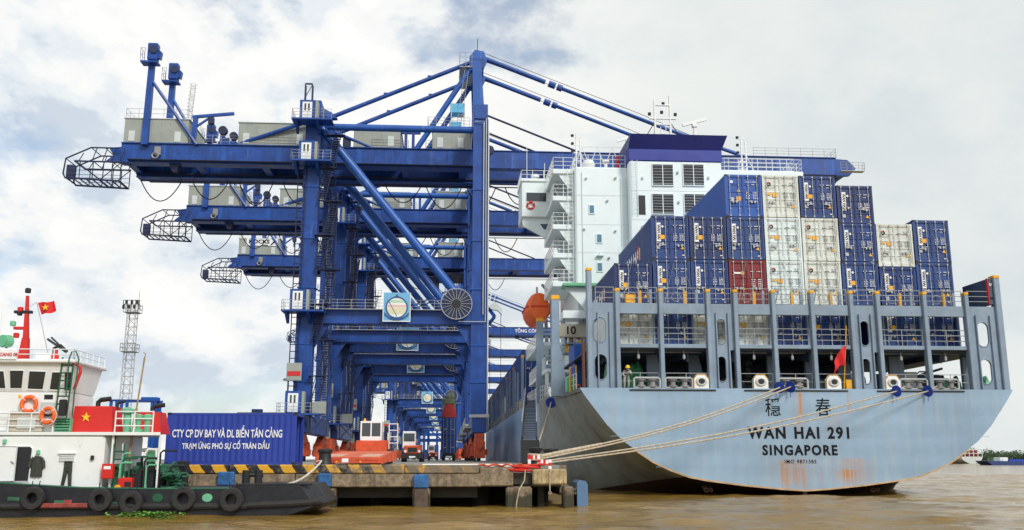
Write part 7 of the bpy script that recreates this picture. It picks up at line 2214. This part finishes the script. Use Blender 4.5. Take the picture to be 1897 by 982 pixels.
t_.part('roof_beacon', MB().lathe([(.08, 0), (.08, .15), (.02, .2)], (a.x + .2, cy + .8, ctz), 8), 'ysign', parent=cb)
t_.part('body', MB().bbox(at(660, 830, Y=cy).x, at(718, 830, Y=cy).x, cy - .5, cy + 3.2, DECK + .7, cz0 - .01, .05), 'orange')
t_.part('side_frame', MB().rail([(at(720, 830, Y=cy).x, cy, DECK + .9), (at(736, 830, Y=cy).x, cy, DECK + .9)], 1.6, .5, 4, .035), 'white')
t_.part('exhaust', MB().tube([(b.x + .25, cy + .1, DECK + 1.2), (b.x + .25, cy + .1, ctz - .3)], .1, 8), 'dark')
for x in (at(664, 845, Y=cy).x, at(716, 845, Y=cy).x):
    for y in (cy + .2, cy + 2.6):
        t_.part('wheel', MB().disc((x, y, DECK + .48), (1, 0, 0), .47, .5, 16), 'rubber')


def tractor_front(px0, px1, y, lab, name='terminal_tractor'):
    a, b = at(px0, 850, Y=y), at(px1, 850, Y=y)
    w_ = b.x - a.x
    x0, x1 = a.x, b.x
    t = Thing(name, lab, 'tractor', ((x0 + x1) / 2, y, DECK), 0, 'port tractors on the quay')
    t.part('bonnet', MB().bbox(x0 + .12 * w_, x1 - .12 * w_, y, y + 1.6, DECK + .75, DECK + 1.55, .1), 'orange')
    c_ = t.part('cab', MB().bbox(x0 + .05 * w_, x0 + .62 * w_, y + 1.0, y + 2.6, DECK + 1.3, DECK + 2.9, .06), 'white')
    t.part('windscreen', MB().box(x0 + .10 * w_, x0 + .57 * w_, y + .97, y + .995, DECK + 1.95, DECK + 2.7), 'glass', parent=c_)
    t.part('bumper', MB().bbox(x0 + .02, x1 - .02, y - .15, y, DECK + .3, DECK + .75, .05), 'dark')
    t.part('number_plate', MB().box((x0 + x1) / 2 - .3, (x0 + x1) / 2 + .3, y - .17, y - .155, DECK + .4, DECK + .55), 'ctext')
    t.part('grille', MB().box(x0 + .3 * w_, x1 - .3 * w_, y - .012, y - .002, DECK + .9, DECK + 1.35), 'dark')
    for f in (.2, .8):
        t.part('headlight', MB().disc((x0 + w_ * f, y - .01, DECK + 1.0), (0, 1, 0), .12, .05, 12), 'ctext')
    for x in (x0 + .25, x1 - .25):
        t.part('wheel', MB().disc((x, y + .9, DECK + .5), (1, 0, 0), .5, .4, 16), 'rubber')
        t.part('wheel', MB().disc((x, y + 3.6, DECK + .5), (1, 0, 0), .5, .4, 16), 'rubber')
    t.part('chassis', MB().bbox(x0 + .3, x1 - .3, y + 1.6, y + 5, DECK + .5, DECK + .9, .05), 'dark')
    return t


tractor_front(742, 785, 92.0, 'red and white port tractor facing the camera, right of the flat trailer')
tractor_front(792, 812, 190.0, 'small far red port tractor left of the hoisted container')
# truck with a container on it, another one held above by a spreader
y = 160.0
a, b = at(818, 850, Y=y), at(844, 850, Y=y)
t_ = Thing('container_truck', 'dark truck chassis carrying a container under the crane spreader', 'truck', ((a.x + b.x) / 2, y, DECK))
t_.part('bumper', MB().bbox(a.x, b.x, y - .2, y, DECK + .4, DECK + .9, .05), 'dark')
t_.part('number_plate', MB().box((a.x + b.x) / 2 - .5, (a.x + b.x) / 2 + .5, y - .22, y - .205, DECK + .5, DECK + .75), 'ctext')
t_.part('chassis', MB().bbox(a.x + .2, b.x - .2, y, y + 13, DECK + .8, DECK + 1.2, .05), 'dark')
for x in (a.x + .3, b.x - .3):
    for yy in (y + 1, y + 2.3, y + 10):
        t_.part('wheel', MB().disc((x, yy, DECK + .5), (1, 0, 0), .5, .5, 14), 'rubber')
mx_ = (a.x + b.x) / 2
make_container('navy', (mx_, y, DECK + 1.21), HC, 'dark container riding on the truck under the crane', group='containers on the quay', marks=False)
hz = DECK + 1.21 + HC + .06
make_container('navy', (mx_, y, hz), HC, 'dark container held by the red spreader above the truck', group='containers on the quay', marks=False)
t_ = Thing('spreader', 'red lifting spreader with a green head block above the dark container', 'spreader', (mx_, y + 6, hz + HC))
t_.part('frame', MB().bbox(mx_ - 1.2, mx_ + 1.2, y, y + .6, hz + HC + .01, hz + HC + .7, .05).bbox(mx_ - 1.2, mx_ + 1.2, y + 11.6, y + 12.2, hz + HC + .01, hz + HC + .7, .05).bbox(mx_ - .5, mx_ + .5, y + .6, y + 11.6, hz + HC + .1, hz + HC + .7, .05).prism([(mx_ - 1.2, hz + HC + .7), (mx_ + 1.2, hz + HC + .7), (mx_ + .7, hz + HC + 2.2), (mx_ - .7, hz + HC + 2.2)], 'y', y + .1, y + .5), mat('spreader_dark_red', (0.34, 0.02, 0.016), .5, var=.3, dirt=.3))
t_.part('head_block', MB().bbox(mx_ - .8, mx_ + .8, y + .3, y + .8, hz + HC + 3.1, hz + HC + 3.7, .1).bbox(mx_ - 1.1, mx_ + 1.1, y + 4.5, y + 8, hz + HC + 1.0, hz + HC + 2.6, .1).bbox(mx_ - 1.2, mx_ + .9, y + .05, y + .7, hz + HC + 2.2, hz + HC + 3.1, .1), mat('olive_head_block', (0.10, 0.13, 0.08), .6, var=.4, vscale=2))
for sx_, sy_ in ((-1, 4.8), (1, 4.8), (-1, 7.7), (1, 7.7)):
    t_.part('hoist_rope', MB().tube([(mx_ + sx_, y + sy_, hz + HC + 2.6), (mx_ + sx_, y + sy_, 33.5)], .04, 4), 'cable')

# red and white barrier, hoses and rope litter at the seaward corner
for k, (px0, px1, py0, py1, yy, lb) in enumerate(((978, 1000, 843, 872, 45.75, 'red and white striped barrier frame standing at the quay corner'), (996, 1021, 851, 874, 45.45, 'lower red and white barrier board leaning in front of the striped frame'))):
    a, b = at(px0, py0, Y=yy), at(px1, py1, Y=yy)
    t_ = Thing('safety_barrier', lb, 'barrier', ((a.x + b.x) / 2, yy, DECK), 0, 'barriers at the quay corner')
    zz = 1.56
    for j, x in enumerate((a.x, b.x - .12)):
        nseg = 4
        for q in range(nseg):
            z0 = zz + (a.z - zz) * q / nseg; z1 = zz + (a.z - zz) * (q + 1) / nseg
            t_.part('post_band', MB().box(x, x + .14, yy, yy + .06, z0, z1 - .002), 'red' if (q + j) % 2 else 'ctext')
    for q in range(3):
        x0 = a.x + .15 + (b.x - a.x - .28) * q / 3; x1 = a.x + .15 + (b.x - a.x - .28) * (q + 1) / 3
        t_.part('board_band', MB().box(x0, x1 - .002, yy + .01, yy + .05, a.z - .2, a.z - .02), 'red' if (q + k) % 2 == 0 else 'ctext')
rg = random.Random(21)
for k, (px, py, c_, lb) in enumerate(((930, 868, 'orange', 'orange rope snaking along the quay lip left of the striped barrier'), (1000, 874, 'red', 'tangle of red hose lying below the striped barrier'))):
    a = at(px, py, Y=QF + .1)
    pts = [Vector((a.x - 1.1 + .22 * q, QF + .12 + .1 * math.sin(q * 1.7), 1.86 + .05 * math.sin(q * 2.3) + (.05 if k == 0 else 0))) for q in range(12)]
    if k == 1:
        pts = [Vector((3.1 + .7 * math.sin(q * .9) + .05 * q, QF + .2 + .25 * math.cos(q * .9), 1.62 + .02 * q)) for q in range(18)]
    single('quay_hose', MB().tube(pts, .05, 6), c_, lb, 'hose', loc=tuple(pts[0]), sm=True)
pts = [Vector((3.6, QF - .1, 1.7)), Vector((3.55, QF - .15, 1.2)), Vector((3.3, QF - .2, .8)), Vector((3.2, QF - .2, .3)), Vector((3.15, QF - .2, -.1))]
single('hanging_line', MB().tube(pts, .03, 6), 'rope', 'pale rope end hanging down the quay face into the water', 'rope', loc=(3.6, QF - .1, 1.7))
pts = [Vector((4.75, QF - .1, 1.75)), Vector((4.74, QF - .12, 1.2)), Vector((4.74, QF - .12, .75))]
single('hanging_line', MB().tube(pts, .028, 6).torus((4.74, QF - .12, .66), (0, 1, 0), .06, .02, 10, 5), 'rope', 'short rope with an eye hanging over the pale corner block', 'rope', loc=(4.75, QF - .1, 1.75))
t_ = Thing('mooring_bollard', 'bollard at the quay corner that the ship ropes are looped on', 'bollard', tuple(BOL))
t_.part('column', MB().lathe([(.0, .02), (.34, .02), (.30, .15), (.26, .3), (.26, .6), (.36, .72), (.36, .82), (0, .86)], tuple(BOL), 16), 'dark', sm=True)
t_.part('rope_turns', MB().torus(BOL + Vector((0, 0, .36)), (0, 0, 1), .33, .06, 18, 7).torus(BOL + Vector((0, 0, .49)), (0.05, 0, 1), .33, .06, 18, 7).torus(BOL + Vector((0, 0, .24)), (0, .05, 1), .35, .06, 18, 7), 'rope', sm=True)
a = at(615 + 880 - 480, 850, Y=50)
for px, yy in ((1031, 50.0),):
    a = at(px, 852, Y=yy)
    t_ = Thing('mooring_bollard', 'grey bollard on the quay edge in front of the ship quarter', 'bollard', (a.x - .3, yy, DECK))
    t_.part('column', MB().lathe([(.0, .02), (.4, .02), (.34, .1), (.30, .3), (.32, .6), (.42, .7), (.42, .8), (0, .84)], (a.x - .3, yy, DECK), 16), 'dark', sm=True)

# ---------------------------------------------------------------- masts and far yard
yt = 110.0
a, b = at(222, 760, Y=yt), at(240, 760, Y=yt)
c_, d_ = at(232, 575, Y=yt), at(247, 575, Y=yt)
zt_ = c_.z
t_ = Thing('lattice_mast', 'grey lattice floodlight mast standing behind the tug', 'mast', ((a.x + b.x) / 2, yt, DECK))
w0_, w1_ = (b.x - a.x) / 2, (d_.x - c_.x) / 2
m0_, m1_ = (a.x + b.x) / 2, (c_.x + d_.x) / 2 - .05
cor = [(-1, -1), (1, -1), (1, 1), (-1, 1)]
P_ = lambda f, k: Vector((m0_ + (m1_ - m0_) * f * 0 + cor[k][0] * (w0_ + (w1_ - w0_) * f), yt + cor[k][1] * (w0_ + (w1_ - w0_) * f), DECK + (zt_ - DECK) * f))
for k in range(4):
    t_.part('chord', MB().tube([P_(0, k), P_(1, k)], .05, 5), 'galv')
NB = 18
for q in range(NB):
    br = MB()
    for k in range(4):
        br.tube([P_(q / NB, k), P_((q + 1) / NB, (k + 1) % 4)], .025, 4).tube([P_((q + 1) / NB, k), P_((q + 1) / NB, (k + 1) % 4)], .025, 4)
    t_.part('lattice_bay', br, 'galv')
for f in (.72, .985):
    z = DECK + (zt_ - DECK) * f
    t_.part('platform', MB().box(m0_ - .8, m0_ + .8, yt - .8, yt + .8, z - .05, z), 'steel')
    t_.part('platform_rail', MB().rail([(m0_ - .8, yt - .8, z), (m0_ + .8, yt - .8, z), (m0_ + .8, yt + .8, z), (m0_ - .8, yt + .8, z), (m0_ - .8, yt - .8, z)], .9, .8, 2, .03), 'steel')
for k in range(6):
    x = m0_ - .85 + .3 * k
    t_.part('floodlight', MB().bbox(x, x + .22, yt - 1.15, yt - .85, zt_ + .05 + .55 * (k % 2), zt_ + .45 + .55 * (k % 2), .04), 'dark')
t_.part('light_frame', MB().rail([(m0_ - .85, yt - .8, zt_), (m0_ + .95, yt - .8, zt_)], 1.1, .5, 2, .04), 'dark')
t_.part('lightning_rod', MB().tube([(m0_ + .6, yt, zt_), (m0_ + .6, yt, at(250, 540, Y=yt).z)], .035, 4), 'galv')

yt = 200.0
a, b = at(534, 701, Y=yt), at(534, 768, Y=yt)
t_ = Thing('lamp_mast', 'tall thin lamp mast with a round lamp crown beyond the container', 'lamp', (a.x, yt, DECK))
t_.part('pole', MB().tube([(a.x, yt, DECK), (a.x, yt, a.z)], .28, 8, .16), 'steel')
t_.part('crown', MB().disc((a.x, yt, a.z - .15), (0, 0, 1), .95, .18, 14), 'dark')
for k in range(6):
    an = k * math.pi / 3
    t_.part('lamp_head', MB().bbox(a.x + math.cos(an) * .8 - .25, a.x + math.cos(an) * .8 + .25, yt + math.sin(an) * .8 - .2, yt + math.sin(an) * .8 + .2, a.z - .5, a.z - .25, .04), 'galv')

yt = 170.0
a, b = at(440, 766, Y=yt), at(532, 766, Y=yt)
t_ = Thing('yard_gantry', 'low far gantry beam with a blue cabin just above the lettered container', 'gantry', ((a.x + b.x) / 2, yt, DECK))
t_.part('beam', MB().bbox(a.x, b.x, yt - .5, yt + .5, a.z - .25, a.z + .2, .05), 'steel')
for x in (a.x + .5, b.x - .5):
    t_.part('leg', MB().bar((x, yt, DECK), (x, yt, a.z - .26), .5), 'steel')
x0, x1 = at(467, 763, Y=yt).x, at(486, 763, Y=yt).x
t_.part('cabin', MB().bbox(x0, x1, yt - .6, yt + .6, a.z + .21, a.z + .75, .05), 'crane')

# a crew member on the mooring deck, leaning on the rail
def skin_body(name, verts, edges, radii, sub=2):
    me = bpy.data.meshes.new(name)
    me.from_pydata(verts, edges, [])
    o = bpy.data.objects.new(name, me)
    col.objects.link(o)
    md = o.modifiers.new('skin', 'SKIN')
    for k, r_ in enumerate(radii):
        me.skin_vertices[0].data[k].radius = (r_, r_)
    me.skin_vertices[0].data[0].use_root = True
    s_ = o.modifiers.new('sub', 'SUBSURF'); s_.levels = sub; s_.render_levels = sub
    bpy.context.view_layer.update()
    dg = bpy.context.evaluated_depsgraph_get()
    m2 = bpy.data.meshes.new_from_object(o.evaluated_get(dg))
    bpy.data.objects.remove(o)
    return m2


pp = at(1160, 700, Y=SY + .95)
px_, py_, pz_ = pp.x, SY + .95, 6.42
V = [(0, 0, .86), (0, -.16, 1.02), (0, -.34, 1.12), (0, -.42, 1.16), (0, -.54, 1.24),
     (-.11, 0, .82), (-.13, -.10, .46), (-.13, .02, .08), (.11, 0, .82), (.13, -.10, .46), (.13, .02, .08),
     (-.19, -.33, 1.10), (-.27, -.40, .86), (-.16, -.56, .74), (.19, -.33, 1.10), (.27, -.42, .88), (.18, -.58, .98)]
E_ = [(0, 1), (1, 2), (2, 3), (3, 4), (0, 5), (5, 6), (6, 7), (0, 8), (8, 9), (9, 10), (2, 11), (11, 12), (12, 13), (2, 14), (14, 15), (15, 16)]
RD = [.15, .15, .15, .06, .10, .10, .075, .06, .10, .075, .06, .075, .055, .045, .075, .055, .045]
me = skin_body('body', V, E_, RD)
me.materials.append(mat('soiled_overalls', (0.52, 0.52, 0.50), .8, var=.25, vscale=6, dirt=.5, dirt_c=(.2, .19, .18)))
t_ = Thing('person', 'person in white overalls and a yellow helmet leaning on the stern rail', 'person', (px_, py_, pz_), 0, None, world=False)
t_.part('body', me, 'white', sm=True)
t_.part('helmet', MB().lathe([(.02, .15), (.10, .12), (.14, .03), (.15, -.02), (.19, -.04), (.15, -.05)], (0, -.57, 1.32), 14), 'star', sm=True)
t_.part('face', MB().lathe([(.0, .10), (.07, .08), (.095, 0), (.08, -.08), (.0, -.13)], (0, -.59, 1.24), 12), 'skin', sm=True)
t_.part('head_scarf', MB().torus((0, -.45, 1.18), (0, -.7, .7), .08, .04, 12, 6), 'cloth')

# far yard seen through the portals: a few blocks of stacked containers
for k, (xo, tier) in enumerate([(i, j) for i in range(5) for j in range(3)]):
    kd = ('navy', 'blue', 'navy', 'red', 'navy', 'navy', 'blue')[(xo * 3 + tier * 2) % 7]
    if (xo, tier) in ((1, 2), (4, 2)):
        continue
    make_container(kd, (-17.5 + xo * 3.4, 600.0, DECK + .01 + tier * 2.91), HC, '%s container in the far yard, %s layer, %s stack from the left' % (CNAME[kd], ('bottom', 'middle', 'top')[tier], ('first', 'second', 'third', 'fourth', 'fifth')[xo]), group='containers in the far yard', marks=False)
for k, (yg, x0, x1, hh, lb) in enumerate(((545.0, -19.0, -3.6, 19.0, 'far blue yard gantry seen low through the crane portals'), (575.0, -14.5, 1.0, 23.0, 'taller far blue yard gantry behind the first, deep in the crane portals'))):
    t_ = Thing('yard_gantry', lb, 'gantry', ((x0 + x1) / 2, yg, DECK), 0, 'gantries in the far yard')
    for x in (x0, (x0 + x1) / 2, x1):
        for y in (yg, yg + 9):
            t_.part('leg', MB().bar((x, y, DECK + .01), (x, y, hh), 1.6, 1.2, (1, 0, 0)), 'crane')
    for y in (yg, yg + 9):
        for z in (hh, hh - 6.5):
            t_.part('beam', MB().bbox(x0 - 1, x1 + 1, y - .7, y + .7, z - .8, z + .8, .05), 'crane2')
        t_.part('brace', MB().bar((x0, y, hh - 6.5), ((x0 + x1) / 2, y, hh), .6).bar((x1, y, hh - 6.5), ((x0 + x1) / 2, y, hh), .6), 'crane2')
    t_.part('trolley_house', MB().bbox(x0 + 3, x0 + 7, yg - 1, yg + 4, hh + .81, hh + 3.2, .1), 'cabin')
